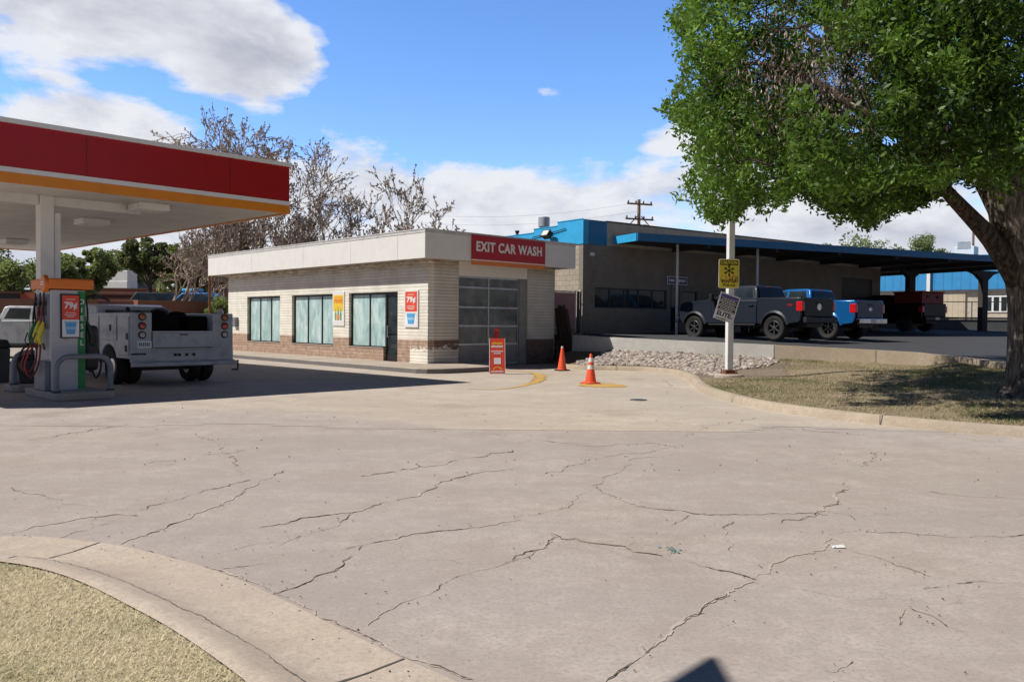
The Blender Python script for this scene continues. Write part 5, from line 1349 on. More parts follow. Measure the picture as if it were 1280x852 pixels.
# gate with privacy slats
p0 = at(692, 410, 31.4); p1 = at(719, 410, 32.0); ang = math.atan2(p1.y-p0.y, p1.x-p0.x); L0 = (p1-p0).length
gt = thing('privacy_gate', 'pink slatted chain link gate between the car wash and the shop', 'gate', (p0.x, p0.y, 0), ang)
gz0, gz1 = at(700, 410, 31.6).z, at(700, 364, 31.6).z
mb = MB(); mb.box(-.9, L0-.04, -.01, .01, gz0+.06, gz1-.04); mb.build('slat_panel', 'gate', gt)
mb = MB()
for a, b in (((-.9, 0, gz1), (L0, 0, gz1)), ((-.9, 0, gz0+.03), (L0, 0, gz0+.03)), ((L0, 0, gz0-.1), (L0, 0, gz1+.05)), ((-.9, 0, gz0), (-.9, 0, gz1))): mb.tube([a, b], .025, 8)
mb.build('frame', 'steel', gt, smooth=True)
for dx in (.10, .17, .25):
    mb = MB(); mb.tube([(L0+dx, .02*dx, gz0-.2), (L0+dx, 0, gz1+.04-.1*dx)], .028, 8); mb.build('post', 'dkgrey', gt, smooth=True)
# small dark lump at wall foot
P = at(734, 416, 31.9); mb = MB()
mb.lathe([(.12, 0), (.15, .06), (.10, .16), (.03, .19)], 9); o = mb.build('rubble_stone', 'rock', smooth=True)
o.location = (P.x, P.y, deckz(P.x, P.y)); tag(o, 'small grey stone at the foot of the shop corner', 'stone')

# ---- drive-in canopy
AK = R(25.5); kR = Vector((math.cos(AK), math.sin(AK), 0)); kL = Vector((-math.sin(AK), math.cos(AK), 0))
KP = at(797, 291.0, 32.0); zk1 = KP.z; zk0 = at(797, 300.8, 32.0).z; KP.z = 0
kc = thing('carport_canopy', 'long low carport canopy with shade-darkened blue fascia along the shop', 'carport', KP, AK)
LK = 26.0; DK = 13.5
# roof panels with slight slope; edges
def kt(u, v): return vplane(u, v, KP, AK)
slope = (kt(1247, 319.8)[1]-zk1)/kt(1247, 319.8)[0]
mb = MB()
def kb(x0, x1, y0, y1, z0, z1):
    vs = [(x, y, z+slope*x) for z in (z0, z1) for y in (y0, y1) for x in (x0, x1)]
    mb.add(vs, [(0, 2, 3, 1), (4, 5, 7, 6), (0, 1, 5, 4), (2, 6, 7, 3), (0, 4, 6, 2), (1, 3, 7, 5)])
kb(-.0, LK, -.03, .05, zk0, zk1); kb(LK-.1, LK, .05, DK, zk0, zk1); mb.build('fascia', 'blueshade', kc)
mb = MB(); kb(-.03, .05, .05, 1.9, zk0, zk1); mb.build('end_fascia', 'blue', kc)
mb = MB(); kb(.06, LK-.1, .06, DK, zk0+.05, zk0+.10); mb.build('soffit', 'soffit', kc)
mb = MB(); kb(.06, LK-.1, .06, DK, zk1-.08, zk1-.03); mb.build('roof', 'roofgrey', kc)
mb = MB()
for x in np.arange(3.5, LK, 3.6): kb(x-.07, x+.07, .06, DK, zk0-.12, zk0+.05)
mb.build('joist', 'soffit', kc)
for u_ in (846, 946):
    x, _ = kt(u_, 380); mb = MB(); d_ = .9; x = vplane(u_, 380, KP+kL*d_, AK)[0]
    P = KP+kR*x+kL*d_; mb.tube([(x, d_, deckz(P.x, P.y)), (x, d_, zk0+.06+slope*x)], .055, 10); mb.build('pole', 'white', kc, smooth=True)
for u_ in (1037, 1137, 1228):
    d_ = 5.5; x = vplane(u_, 400, KP+kL*d_, AK)[0]; P = KP+kR*x+kL*d_; zb_ = deckz(P.x, P.y); zt2 = zk0+.05+slope*x
    mb = MB(); w = .24
    mb.box(x-w, x+w, d_-.15, d_+.15, zb_, zt2); mb.prism([(x-w-1.3, zt2+.02), (x-w-.5, zt2-.20), (x-w, zt2-.55), (x+w, zt2-.55), (x+w+.5, zt2-.20), (x+w+1.3, zt2+.02)], d_-.14, d_+.14, 'y')
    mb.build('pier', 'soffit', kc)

# ---- low wall + rail beyond the carport
wa, wb = at(1040, 418, 52), at(1330, 418, 50); ang = math.atan2(wb.y-wa.y, wb.x-wa.x); Lw = (wb-wa).length
lw = thing('boundary_wall', 'low dark block wall with pipe rail beyond the carport', 'wall', (wa.x, wa.y, 0), ang)
zt_w = at(1180, 399, 51).z; zr = at(1180, 377, 51).z; zr2 = at(1180, 395, 51).z
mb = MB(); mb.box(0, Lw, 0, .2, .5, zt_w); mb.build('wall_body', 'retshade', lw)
mb = MB(); mb.tube([(3, .1, zr), (Lw, .1, zr)], .03, 6)
for x in np.arange(3, Lw, 2.6): mb.tube([(x, .1, zt_w-.05), (x, .1, zr)], .03, 6)
mb.build('rail', 'dkgrey', lw, smooth=True)
mb = MB(); mb.box(2, Lw, -.05, .0, zt_w+.02, zt_w+.14); mb.build('cap_beam', 'dkgrey', lw)

# ---- blue and tan metal building far right
fa, fb_ = at(1085, 400, 82), at(1206, 400, 76); ang = math.atan2(fb_.y-fa.y, fb_.x-fa.x)
fbld = thing('metal_warehouse', 'ribbed metal warehouse, bright blue upper band over tan walls', 'warehouse', (fa.x, fa.y, 0), ang)
zbk = at(1145, 366, 79).z; ztp = at(1145, 322, 79).z; Lf = (fb_-fa).length
mb = MB(); mb.box(-14, Lf, 0, 12, .5, zbk); mb.build('lower_wall', 'far_tan', fbld)
mb = MB(); mb.box(-14, Lf+14, -.06, 12, zbk+.0, ztp); mb.build('upper_band', 'far_blue', fbld)
mb = MB(); mb.box(-14, Lf+14, -.12, -.061, zbk-.02, zbk+.22); mb.build('trim', 'dkgrey', fbld)
mb = MB(); mb.box(Lf, Lf+14, .2, 12, .5, zbk-.001); mb.build('office_wall', 'tanplain', fbld)
q = vplane(1241, 378, fa, ang); q0 = vplane(1231, 366, fa, ang); q1 = vplane(1259, 390, fa, ang)
mb = MB(); mb.box(q0[0], q1[0], .1, .2, q1[1], q0[1]-.25); wf = mb.build('window', 'white', fbld)
mb = MB()
for k in range(3):
    a = q0[0]+(q1[0]-q0[0])*(k/3)+.1; mb.box(a, a+(q1[0]-q0[0])/3-.18, .07, .1, q1[1]+.12, q0[1]-.38)
mb.build('pane', 'glass', wf)
xx = vplane(1163, 360, fa, ang)[0]; mb = MB(); mb.box(xx-.25, xx+.05, -.35, -.12, .6, ztp); mb.build('downspout', 'white', fbld)
# things beyond the carport roof line
P = at(1208, 313, 84); hv = thing('rooftop_unit', 'white rooftop box showing above the carport beside the trunk', 'rooftop unit', (P.x, P.y, 0), ang)
z0_, z1_ = ztp+1.9, at(1208, 308.5, 84).z
mb = MB(); mb.box(-.9, .9, -.8, .8, z0_-2, z1_); mb.build('housing', 'white', hv, bevel=.03); mb = MB(); mb.box(-.6, .6, -.83, -.80, z0_+.1, z1_-.25); mb.build('louvre', 'steel', hv)

# utility poles + wires
def utility_pole(u, D, vtop, label, arms, r=.17):
    P = at(u, 400, D); zt = at(u, vtop, D).z
    o = thing('utility_pole', label, 'utility pole', (P.x, P.y, 0), R(20))
    mb = MB(); mb.tube([(0, 0, 0), (0, 0, zt)], [r, r*.72], 12); mb.build('pole', 'utilwood', o, smooth=True)
    for (dz, hw_, ins) in arms:
        mb = MB(); mb.box(-hw_, hw_, -.22, -.10, zt-dz-.08, zt-dz+.08); ar_ = mb.build('crossarm', 'utilwood', o)
        mb = MB()
        for x in np.linspace(-hw_+.12, hw_-.12, ins):
            mb.lathe([(.05, zt-dz+.08), (.09, zt-dz+.16), (.06, zt-dz+.28), (.02, zt-dz+.34)], 8, (x, -.16, 0))
        mb.build('insulator', 'dkgrey', ar_, smooth=True)
    return o, P, zt
up, PU, ZU = utility_pole(797, 80, 249.5, 'wooden utility pole with two crossarms above the shop roof', [(.45, 1.35, 4), (1.9, 1.5, 4)], .21)
mb = MB()
for s in (-1, 1):
    mb.lathe([(.18, ZU-3.2), (.22, ZU-3.1), (.22, ZU-2.5), (.15, ZU-2.4)], 12, (s*.55, -.2, 0))
    mb.tube([(s*.2, -.1, ZU-1.6), (s*1.2, -.1, ZU-2.6)], .05, 6)
mb.build('transformer', 'dkgrey', up, smooth=True)
up2, PU2, ZU2 = utility_pole(1214.5, 85, 284, 'slim grey pole with a small box standing behind the carport roof', [], .15)
mb = MB(); mb.box(-.9, -.15, -.3, .3, ZU2-3.2, ZU2-2.2); mb.build('equipment_box', 'dkgrey', up2)
for k, (v0, v1) in enumerate([(256, 251), (266, 262)]):
    a = at(460, v0+4, 95); b = at(797, v1+2, 80); pts = [a.lerp(b, t)-Vector((0, 0, 1.2*4*t*(1-t))) for t in np.linspace(0, 1, 14)]
    mb = MB(); mb.tube(pts, .011, 5); o = mb.build('overhead_wire', 'wire'); tag(o, ['upper thin overhead wire running left from the utility pole', 'lower thin overhead wire running left from the utility pole'][k], 'wire')
# street lamp behind car wash
P = at(322, 302, 60); sl = thing('street_lamp', 'pale street lamp head on an arm seen over the car wash roof', 'street lamp', (P.x, P.y, 0), R(5))
zL = P.z
mb = MB(); mb.tube([(2.2, 0, 0), (2.2, 0, zL-.3), (2.0, 0, zL)], [.1, .07, .05], 8); mb.build('pole', 'steel', sl, smooth=True)
mb = MB(); mb.tube([(2.0, 0, zL), (.2, 0, zL+.05), (-.6, 0, zL+.15)], .05, 6); mb.build('arm', 'steel', sl, smooth=True)
mb = MB(); mb.box(-1.1, -.3, -.15, .15, zL+.08, zL+.24); mb.build('lamp_head', 'white', sl, bevel=.05)

# ------------------------------------------------------------------ white pole with signs
PB = gp(911, 473, .14); PB.z = terrain_z(PB.x, PB.y)
wp = thing('light_pole', 'square white light pole with rusty foot on a round concrete base', 'light pole', PB, R(10))
hwp = .079; ztop = at(905, 150, PB.y).z
mb = MB(); mb.lathe([(.36, -.3), (.36, .05), (.33, .08)], 24); mb.build('concrete_base', 'walk', wp, smooth=True)
mb = MB(); mb.box(-hwp, hwp, -hwp, hwp, .17, ztop); mb.build('post', 'white', wp, bevel=.012)
mb = MB(); mb.box(-.17, .17, -.17, .17, .08, .11); mb.box(-.12, .12, -.12, .12, .11, .169)
for s in (-1, 1):
    for t in (-1, 1): mb.tube([(s*.14, t*.14, .1), (s*.14, t*.14, .2)], .015, 6)
mb.build('base_plate', 'rust', wp)
mb = MB(); mb.tube([(0, 0, ztop), (0, 0, ztop+.1)], .05, 8); mb.tube([(-1.2, 0, ztop+.05), (1.2, 0, ztop+.05)], .03, 8); mb.build('arm', 'white', wp, smooth=True)
for s in (-1, 1):
    mb = MB(); mb.box(s*1.15-.3, s*1.15+.3, -.2, .2, ztop-.02, ztop+.15); mb.build('lamp_head', 'white', wp, bevel=.03)
mb = MB(); mb.box(-hwp-.001, hwp*.9, -hwp-.003, -hwp, 1.35, 1.85); mb.build('faded_sticker', paint('faded_green_sticker', (.42, .58, .50), .6), wp)
D_ = PB.y-.14
def plate(name, label, cu, cv, w, h, rot, mat, cat='sign', dd=.0):
    P = at(cu, cv, D_-dd); o = thing(name, label, cat, P, R(10)); e = bpy.data.objects.new('board', None)
    return o
k_ = D_/F
cs = plate('caution_sign', 'yellow CAUTION sign with black snowflake high on the white pole', 911.3, 342, 0, 0, 0, '')
w, h = 27.5*k_, 36.5*k_
def rrect(w, h, r, n=5):
    out = []
    for (cx, cy, a0) in ((w/2-r, h/2-r, 0), (-w/2+r, h/2-r, 90), (-w/2+r, -h/2+r, 180), (w/2-r, -h/2+r, 270)):
        out += [(cx+r*math.cos(R(a0+90*k/n)), cy+r*math.sin(R(a0+90*k/n))) for k in range(n+1)]
    return out
mb = MB(); mb.prism(rrect(w, h, .05), 0, .006, 'y'); bd = mb.build('board', 'paper', cs)
mb = MB(); mb.prism(rrect(w-.025, h-.025, .04), -.002, 0, 'y'); mb.build('panel', 'yellow', bd)
mb = MB(); mb.prism(rrect(w-.07, h*.17, .015), -.004, -.002, 'y'); 
mb.v = [(x, y, z+h*.375) for x, y, z in mb.v]; mb.build('header', 'blackpaint', bd)
text('CAUTION', h*.15, 'yellow', bd, (0, -.006, h*.372), FRONT, width=w*.78, bold=.03, depth=.001)
mb = MB()
for k in range(6):
    a = R(90+60*k); c_, s_2 = math.cos(a), math.sin(a); cz = h*.10; Lr = h*.185; t_ = .010
    def bar(p, q, t=.011):
        d = Vector((q[0]-p[0], q[1]-p[1])).normalized(); nx, nz = -d.y*t, d.x*t
        mb.add([(p[0]-nx, -.005, p[1]-nz), (q[0]-nx, -.005, q[1]-nz), (q[0]+nx, -.005, q[1]+nz), (p[0]+nx, -.005, p[1]+nz)], [(0, 1, 2, 3)])
    bar((0, cz), (c_*Lr, cz+s_2*Lr))
    for f in (.55, .82):
        for sg_ in (1, -1):
            b_ = a+sg_*R(48); bar((c_*Lr*f, cz+s_2*Lr*f), (c_*Lr*f+math.cos(b_)*Lr*.30, cz+s_2*Lr*f+math.sin(b_)*Lr*.30), .009)
mb.build('snowflake', 'blackpaint', bd)
text('WATCH', h*.13, 'blackpaint', bd, (0, -.0065, -h*.25), FRONT, width=w*.72, bold=.02, depth=.001)
text('FOR ICE', h*.085, 'blackpaint', bd, (0, -.0065, -h*.40), FRONT, width=w*.6, bold=.02, depth=.001)
mb = MB()
for pts in ([(-.20, -.02), (-.24, -.10), (-.15, -.20), (-.05, -.14), (-.12, -.04)], [(-.02, -.19), (.0, -.05), (.05, -.15), (.09, -.04), (.10, -.17)], [(.14, -.03), (.19, -.12), (.13, -.19), (.22, -.05), (.24, -.17)]):
    mb.tube([(x*.95, -.009, z*1.25) for x, z in smooth_line(pts, .03)], .008, 5)
mb.build('graffiti', 'rust', bd)
es = plate('elite_poster', 'crooked black and white ELITE notice below the caution sign', 908.7, 384.5, 0, 0, 0, '', dd=.03)
w, h = 27*k_, 34*k_
es.rotation_euler = (0, R(17), R(10))
mb = MB(); mb.box(-w/2, w/2, 0, .004, -h/2, h/2); bd = mb.build('board', 'paper', es)
mb = MB(); mb.box(-w*.45, w*.45, -.002, 0, h*.34, h*.46); mb.build('header', 'purple', bd)
mb = MB(); mb.box(-w*.44, w*.44, -.002, 0, h*.06, h*.33); mb.box(-w*.44, w*.44, -.002, 0, -h*.15, h*.045); mb.build('panel', 'blackpaint', bd)
text('ELITE', h*.22, 'blackpaint', bd, (-w*.06, -.004, -h*.28), FRONT, width=w*.70, bold=.03, depth=.001)
mb = MB()
for k, z in enumerate(np.linspace(h*.29, -h*.12, 8)):
    ww = w*(.33+.07*((k*7) % 3))
    x = -ww
    while x < ww: l = rng.uniform(.03, .08); mb.box(x, min(x+l, ww), -.0035, -.002, z-.009, z+.009); x += l+.014
mb.build('small_print', 'whitetext', bd)
mb = MB(); mb.box(-w*.4, w*.1, -.0035, -.001, -h*.46, -h*.43); mb.box(w*.30, w*.34, -.0035, -.001, -h*.36, -h*.31); mb.box(w*.38, w*.42, -.0035, -.001, -h*.36, -h*.31); mb.build('footer_print', 'blackpaint', bd)

# added unseen caster, shaped to throw the shadow at the bottom of the view
# ------------------------------------------------------------------ sun direction
SD = Vector((.826, .164, -1.0))     # travel of light per metre of drop
apex = gp(885, 821)
def up_(p, h): return Vector((p.x-SD.x*h, p.y-SD.y*h, h))
HH = 4.6
A_ = up_(apex, HH); B_ = up_(gp(834, 852), HH); C_ = up_(gp(903.5, 853), HH)
e1 = (B_-A_)*2.6; e2 = (C_-A_)*2.6
sb = thing('shadow_caster', 'unseen shadow caster added beside the camera to shade the concrete', 'light pole', (0, 0, 0))
mb = MB(); base = [A_, A_+e1, A_+(e1+e2)*.62, A_+e2]
mb.add([p for p in base]+[p+Vector((0, 0, .05)) for p in base], [(0, 1, 2, 3), (7, 6, 5, 4), (0, 4, 5, 1), (1, 5, 6, 2), (2, 6, 7, 3), (3, 7, 4, 0)]); mb.build('lamp_head', 'dkgrey', sb)  # slab shaped to fit its shadow, not a lamp
cpt = A_+(e1+e2)*.4
mb = MB(); mb.tube([cpt+Vector((0, 0, .03)), cpt+Vector((-.9, -1.2, .1)), Vector((cpt.x-1.0, cpt.y-1.3, 0))], .06, 10); mb.build('pole', 'dkgrey', sb, smooth=True)

# ------------------------------------------------------------------ rocks
def rocks():
    t = (1+5**.5)/2
    ico = np.array([(-1, t, 0), (1, t, 0), (-1, -t, 0), (1, -t, 0), (0, -1, t), (0, 1, t), (0, -1, -t), (0, 1, -t), (t, 0, -1), (t, 0, 1), (-t, 0, -1), (-t, 0, 1)], float); ico /= np.linalg.norm(ico[0])
    fc = np.array([(0, 11, 5), (0, 5, 1), (0, 1, 7), (0, 7, 10), (0, 10, 11), (1, 5, 9), (5, 11, 4), (11, 10, 2), (10, 7, 6), (7, 1, 8), (3, 9, 4), (3, 4, 2), (3, 2, 6), (3, 6, 8), (3, 8, 9), (4, 9, 5), (2, 4, 11), (6, 2, 10), (8, 6, 7), (9, 8, 1)])
    # one subdivision
    V = list(map(tuple, ico)); cache = {}
    def mid(a, b):
        k = (min(a, b), max(a, b))
        if k not in cache:
            m = (np.array(V[a])+np.array(V[b])); m /= np.linalg.norm(m); V.append(tuple(m)); cache[k] = len(V)-1
        return cache[k]
    F2 = []
    for a, b, c in fc:
        ab, bc, ca = mid(a, b), mid(b, c), mid(c, a); F2 += [(a, ab, ca), (b, bc, ab), (c, ca, bc), (ab, bc, ca)]
    V = np.array(V); F2 = np.array(F2)
    region = [(722, 452), (745, 447), (765, 437), (800, 430), (880, 434), (950, 440), (975, 452), (955, 460), (925, 462), (900, 470), (870, 468), (845, 461), (800, 457), (755, 457), (722, 458)]
    pts = []
    while len(pts) < 5600:
        s, t_ = rng.uniform(0, .62), rng.uniform(0, 1); P = terrain_at(s, t_)
        u, v = proj(P[None]); pu = np.stack([u, v], 1)
        if in_poly(pu, region)[0]: pts.append(P)
    AV, AF, AC = [], [], []; o = 0
    for P in pts:
        r = rng.uniform(.03, .075)*(1 if rng.random() < .88 else 1.6); sc = np.array([1, rng.uniform(.6, .9), rng.uniform(.45, .7)])*r
        a = rng.uniform(0, 6.28); b = rng.uniform(-.5, .5); Rm = np.array(Matrix.Rotation(a, 3, 'Z') @ Matrix.Rotation(b, 3, 'X'))
        q = (V*(1+rng.normal(0, .07, (len(V), 1))))*sc; q = q @ Rm.T+P+np.array([0, 0, r*.3])
        AV.append(q); AF.append(F2+o); AC.append(np.full(len(V), rng.beta(1.6, 1.5))); o += len(V)
    ob = fastmesh('river_rocks', np.vstack(AV), np.vstack(AF), 'rock', col=np.concatenate(AC), smooth=True)
    tag(ob, 'bed of pale rounded river rocks below the retaining wall', 'river rocks', kind='stuff')
rocks()
# dirt sheet following the terrain under the rocks and near the pole
sel = []
for i in range(NS-1):
    for j in range(NT-1):
        c_ = TV[i:i+2, j:j+2].reshape(-1, 3).mean(0); u, v = proj(c_[None])
        if u[0] < 985 and v[0] < 474: sel.append((i*NT+j, (i+1)*NT+j, (i+1)*NT+j+1, i*NT+j+1))
V2 = TVf.copy(); V2[:, 2] += .006
struct(fastmesh('dirt_bed', V2, np.array(sel), 'dirt', smooth=True))

# lawn blades on the right
n = 150000; ss = rng.uniform(.3, .80, n); tt = rng.uniform(0, 1, n)
ii = ss*(NS-1); jj = tt*(NT-1); a = ii.astype(int); b = np.minimum(jj.astype(int), NT-2); fi, fj = (ii-a)[:, None], (jj-b)[:, None]
P = TV[a, b]*(1-fi)*(1-fj)+TV[a+1, b]*fi*(1-fj)+TV[a, b+1]*(1-fi)*fj+TV[a+1, b+1]*fi*fj
u, v = proj(P); keep = (u < 1320) & (u > 860) & ~((u < 975) & (v < 472))
gn = vnoise(P, .45, 9)*.65+vnoise(P, 1.9, 5)*.35
keep &= rng.random(n) < np.clip((gn-.34)*2.2+.3*(tt > .78), .04, 1)
P = P[keep]; gn = gn[keep]
tback = tt[keep]
c = np.where(gn+rng.normal(0, .10, len(P))+.16*(tback > .78)-.06 > .58, rng.uniform(0, .30, len(P)), rng.uniform(.45, .95, len(P)))
gr = blades(P, .045, .0065, 1.4, c, 'grass', 'lawnblade'); tag(gr, 'thin patchy lawn under the big tree inside the kerb', 'grass', kind='stuff')

# ------------------------------------------------------------------ trees
def leaf_cards(P, size, col, name, mat, parent=None, droop=.3, aspect=.5):
    n = len(P); a = rng.uniform(0, 2*np.pi, n); el = rng.normal(-droop, .55, n)
    d = np.stack([np.cos(a)*np.cos(el), np.sin(a)*np.cos(el), np.sin(el)], 1)
    r = rng.normal(0, 1, (n, 3)); r[:, 2] *= .5; b = np.cross(d, r); b /= np.linalg.norm(b, axis=1)[:, None]+1e-9
    s = (size*rng.uniform(.6, 1.25, n))[:, None]; w = b*s*aspect*.5; nrm = np.cross(d, b)
    V = np.empty((n, 4, 3)); V[:, 0] = P-d*s*.5; V[:, 1] = P+w-d*s*.05+nrm*s*.08; V[:, 2] = P+d*s*.5; V[:, 3] = P-w-d*s*.05+nrm*s*.08
    return fastmesh(name, V.reshape(-1, 3), np.arange(n*4).reshape(-1, 4), mat, parent, col=np.repeat(col, 4))

def grow(base, height, spread, seed, levels=5, r0=.25, trunkfrac=.25, up=.5, kids=(2, 4), wig=.18):
    """returns list of (pts, radii) and tips"""
    r = np.random.default_rng(seed); out = []; tips = []
    def br(p, d, L, rad, lev):
        n = 5; pts = [p.copy()]; rr = [rad]; q = p.copy(); dd = d.copy()
        for k in range(n):
            dd = dd+r.normal(0, wig, 3); dd[2] += .04*up; dd /= np.linalg.norm(dd); q = q+dd*L/n; pts.append(q.copy()); rr.append(rad*(1-.4*(k+1)/n))
        out.append((pts, rr))
        if lev == 0: tips.append((q.copy(), dd.copy(), pts)); return
        m = r.integers(kids[0], kids[1]+1)
        for k in range(m):
            t = r.uniform(.45, 1.0) if k else 1.0; i = min(int(t*n), n); s = pts[i]
            ax = r.normal(0, 1, 3); ax -= dd*ax.dot(dd); ax /= np.linalg.norm(ax)+1e-9
            ang = r.uniform(.3, .75) if k else r.uniform(.05, .35)
            nd = dd*math.cos(ang)+ax*math.sin(ang)*np.array([spread, spread, 1]); nd[2] += up*.12; nd /= np.linalg.norm(nd)
            br(s, nd, L*r.uniform(.62, .86), rr[i]*(.72 if k else .88), lev-1)
    m = 3
    tr = [np.array(base, float)]; d = np.array([r.normal(0, .06), r.normal(0, .06), 1.])
    L0 = height*trunkfrac
    br(tr[0], d/np.linalg.norm(d), L0, r0, levels)
    return out, tips

def bare_tree(name, label, u, D, vtop, seed, spread=1.1, levels=6, r0=.28, scale_w=1.0, pods=5, kids=(2, 4), trunk=.25, group=None, podsize=.19, mat='barkpale', zb=0, fit=None):
    P = at(u, 400, D); zt = at(u, vtop, D).z-zb
    segs, tips = grow((0, 0, 0), zt, spread, seed, levels, r0, trunk, .6, kids)
    allz = max(p[2] for s, _ in segs for p in s); k = zt/allz
    if fit:
        xs = np.array([q[0][0] for q in tips]); xa, xb = np.percentile(xs, .5)*k, np.percentile(xs, 99.5)*k
        W0 = (fit[1]-fit[0])*D/F; scale_w = W0/(xb-xa); P = at(fit[0], 400, D); P = Vector((P.x-xa*scale_w, P.y, 0))
    o = thing(name, label, 'bare tree', (P.x, P.y, zb), 0, group)
    mbT = MB(); mbB = MB()
    for i, (pts, rr) in enumerate(segs):
        pts = [np.array(p)*np.array([k*scale_w, k*scale_w, k]) for p in pts]
        nside = 8 if i == 0 else (5 if rr[0] > .05 else 3)
        (mbT if i == 0 else mbB).tube(pts, [max(x, .016) for x in rr], nside, caps=False)
    mbT.build('trunk', mat, o, smooth=True)
    br = mbB.build('branches', mat, o, smooth=True)
    Q = []
    for q, dd, pts in tips:
        for _ in range(pods):
            t = rng.integers(2, len(pts)); Q.append((np.array(pts[t])+rng.normal(0, .03, 3))*np.array([k*scale_w, k*scale_w, k]))
    Q = np.array(Q)
    if len(Q): leaf_cards(Q, podsize, rng.uniform(0, 1, len(Q)), 'seed_pods', 'pod', o, droop=.9, aspect=.45)
    return o
GB = 'bare trees behind the car wash'
bare_tree('bare_tree', 'largest leafless tree with seed pods rising between canopy and car wash', 345, 52, 158, 11, levels=7, kids=(2, 4), pods=5, group=GB, r0=.30, fit=(236, 455))
bare_tree('bare_tree', 'leafless tree just left of the largest, partly hidden by the canopy', 296, 50, 172, 12, levels=6, pods=5, group=GB, r0=.24, fit=(215, 330))
bare_tree('bare_tree', 'leafless tree over the middle of the car wash roof', 412, 50, 196, 15, levels=6, pods=5, group=GB, r0=.24, fit=(345, 470))
bare_tree('bare_tree', 'upright leafless tree rightmost behind the car wash roof', 508, 48, 194, 21, spread=.9, levels=6, pods=7, group=GB, r0=.22, podsize=.2, fit=(452, 576))
bare_tree('bare_tree', 'small leafless tree just left of the rightmost one', 462, 50, 238, 25, levels=6, pods=3, group=GB, r0=.18, fit=(425, 505))
bare_tree('bare_tree', 'low tangled leafless tree with pale branches beyond the canopy edge', 262, 46, 276, 33, levels=6, spread=1.4, pods=1, group=GB, r0=.22, trunk=.2, fit=(190, 300))
bare_tree('bare_tree', 'low tangled leafless tree directly behind the left end of the car wash', 306, 48, 258, 36, levels=6, spread=1.4, pods=3, group=GB, r0=.22, trunk=.2, fit=(245, 370))
bare_tree('bare_tree', 'low tangled leafless tree behind the middle of the long fascia', 372, 47, 255, 39, levels=6, spread=1.3, pods=3, group=GB, r0=.20, trunk=.2, fit=(330, 455))

def leafy_tree(name, label, u, D, vtop, wpx, seed, mat='leafbg', zb=0, n=9000, size=.26, group=None, low=.05, trunkmat='barkdk', cat='tree', clumps=46):
    P = at(u, 400, D); zt = at(u, vtop, D).z-zb; W = wpx*D/F/2
    r = np.random.default_rng(seed); o = thing(name, label, cat, (P.x, P.y, zb), 0, group)
    cz = zt*(low+1)/2; rz = zt*(1-low)/2
    C = []
    while len(C) < clumps:
        q = r.uniform(-1, 1, 3)
        if np.linalg.norm(q) < 1: C.append(np.array([q[0]*W*1.0*r.uniform(.7, 1.25), q[1]*W, cz+q[2]*rz*.86]))
    C = np.array(C); cr = np.minimum(W, rz)*r.uniform(.14, .40, len(C))
    idx = r.integers(0, len(C), n); dv = r.normal(0, 1, (n, 3)); dv /= np.linalg.norm(dv, axis=1)[:, None]; rad = r.uniform(.25, 1, n)**.6
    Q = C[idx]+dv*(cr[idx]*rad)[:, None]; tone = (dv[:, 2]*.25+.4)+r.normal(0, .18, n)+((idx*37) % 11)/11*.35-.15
    leaf_cards(Q, size, tone, 'crown', mat, o, droop=.2, aspect=.7)
    mb = MB(); mb.tube([(0, 0, -.2), (r.normal(0, .1), 0, zt*.3), (r.normal(0, .2), 0, zt*.62)], [W*.07+.08, W*.05+.05, .04], 8)
    mb.build('trunk', trunkmat, o, smooth=True)
    mb = MB()
    for k in range(9):
        e = C[k]; s = np.array([0, 0, zt*r.uniform(.2, .5)]); m = (s+e)/2+r.normal(0, .1*W, 3); mb.tube([s, m, e], [W*.03+.03, .035, .015], 5, caps=False)
    mb.build('branches', trunkmat, o, smooth=True)
    return o
GL = 'green trees beyond the left fence'
leafy_tree('leafy_tree', 'round bright green tree at the far left behind the column', 18, 60, 316, 90, 1, zb=1.0, group=GL)
leafy_tree('leafy_tree', 'olive green tree just right of the canopy column', 84, 66, 318, 62, 2, zb=2, group=GL)
leafy_tree('leafy_tree', 'tall thin green tree left of the white van', 118, 75, 302, 46, 3, zb=3, group=GL)
leafy_tree('leafy_tree', 'pale hazy green tree above the white van', 148, 95, 312, 70, 4, zb=4, group=GL)
leafy_tree('leafy_tree', 'dark dense tree with leaning trunk beyond the terraces', 187, 62, 296, 64, 5, 'leafdk', zb=2.8, group=GL, low=.35)
leafy_tree('leafy_tree', 'light green tree seen under the tangled bare branches', 228, 66, 300, 60, 6, zb=2.8, group=GL)
leafy_tree('leafy_tree', 'dark green tree behind the blue vehicles', 262, 70, 305, 70, 8, 'leafdk', zb=2.8, group=GL)
leafy_tree('leafy_tree', 'far green tree in the gap left of the column', -30, 80, 300, 120, 9, 'leafdk', zb=2, group=GL)
leafy_tree('leafy_tree', 'low olive tree behind the grey roofed house', 60, 95, 330, 120, 10, zb=4, group=GL)
leafy_tree('shrub', 'bright green shrub at the left end of the car wash', 273, 41.5, 366, 34, 7, zb=.3, n=3500, size=.16, low=.05, cat='shrub')
GR2 = 'green trees behind the carport roof'
leafy_tree('leafy_tree', 'low green treetop peeking over the carport left of the tallest', 1068, 95, 291, 90, 21, group=GR2, low=.3)
leafy_tree('leafy_tree', 'tallest pale green treetop over the carport roof', 1148, 95, 281, 62, 22, group=GR2, low=.3)
leafy_tree('leafy_tree', 'small green treetop over the carport near the white pole', 893, 90, 290, 22, 23, group=GR2, n=2000)
leafy_tree('leafy_tree', 'bushy treetop between the two larger ones over the carport', 1108, 98, 295, 70, 24, group=GR2, n=4000)

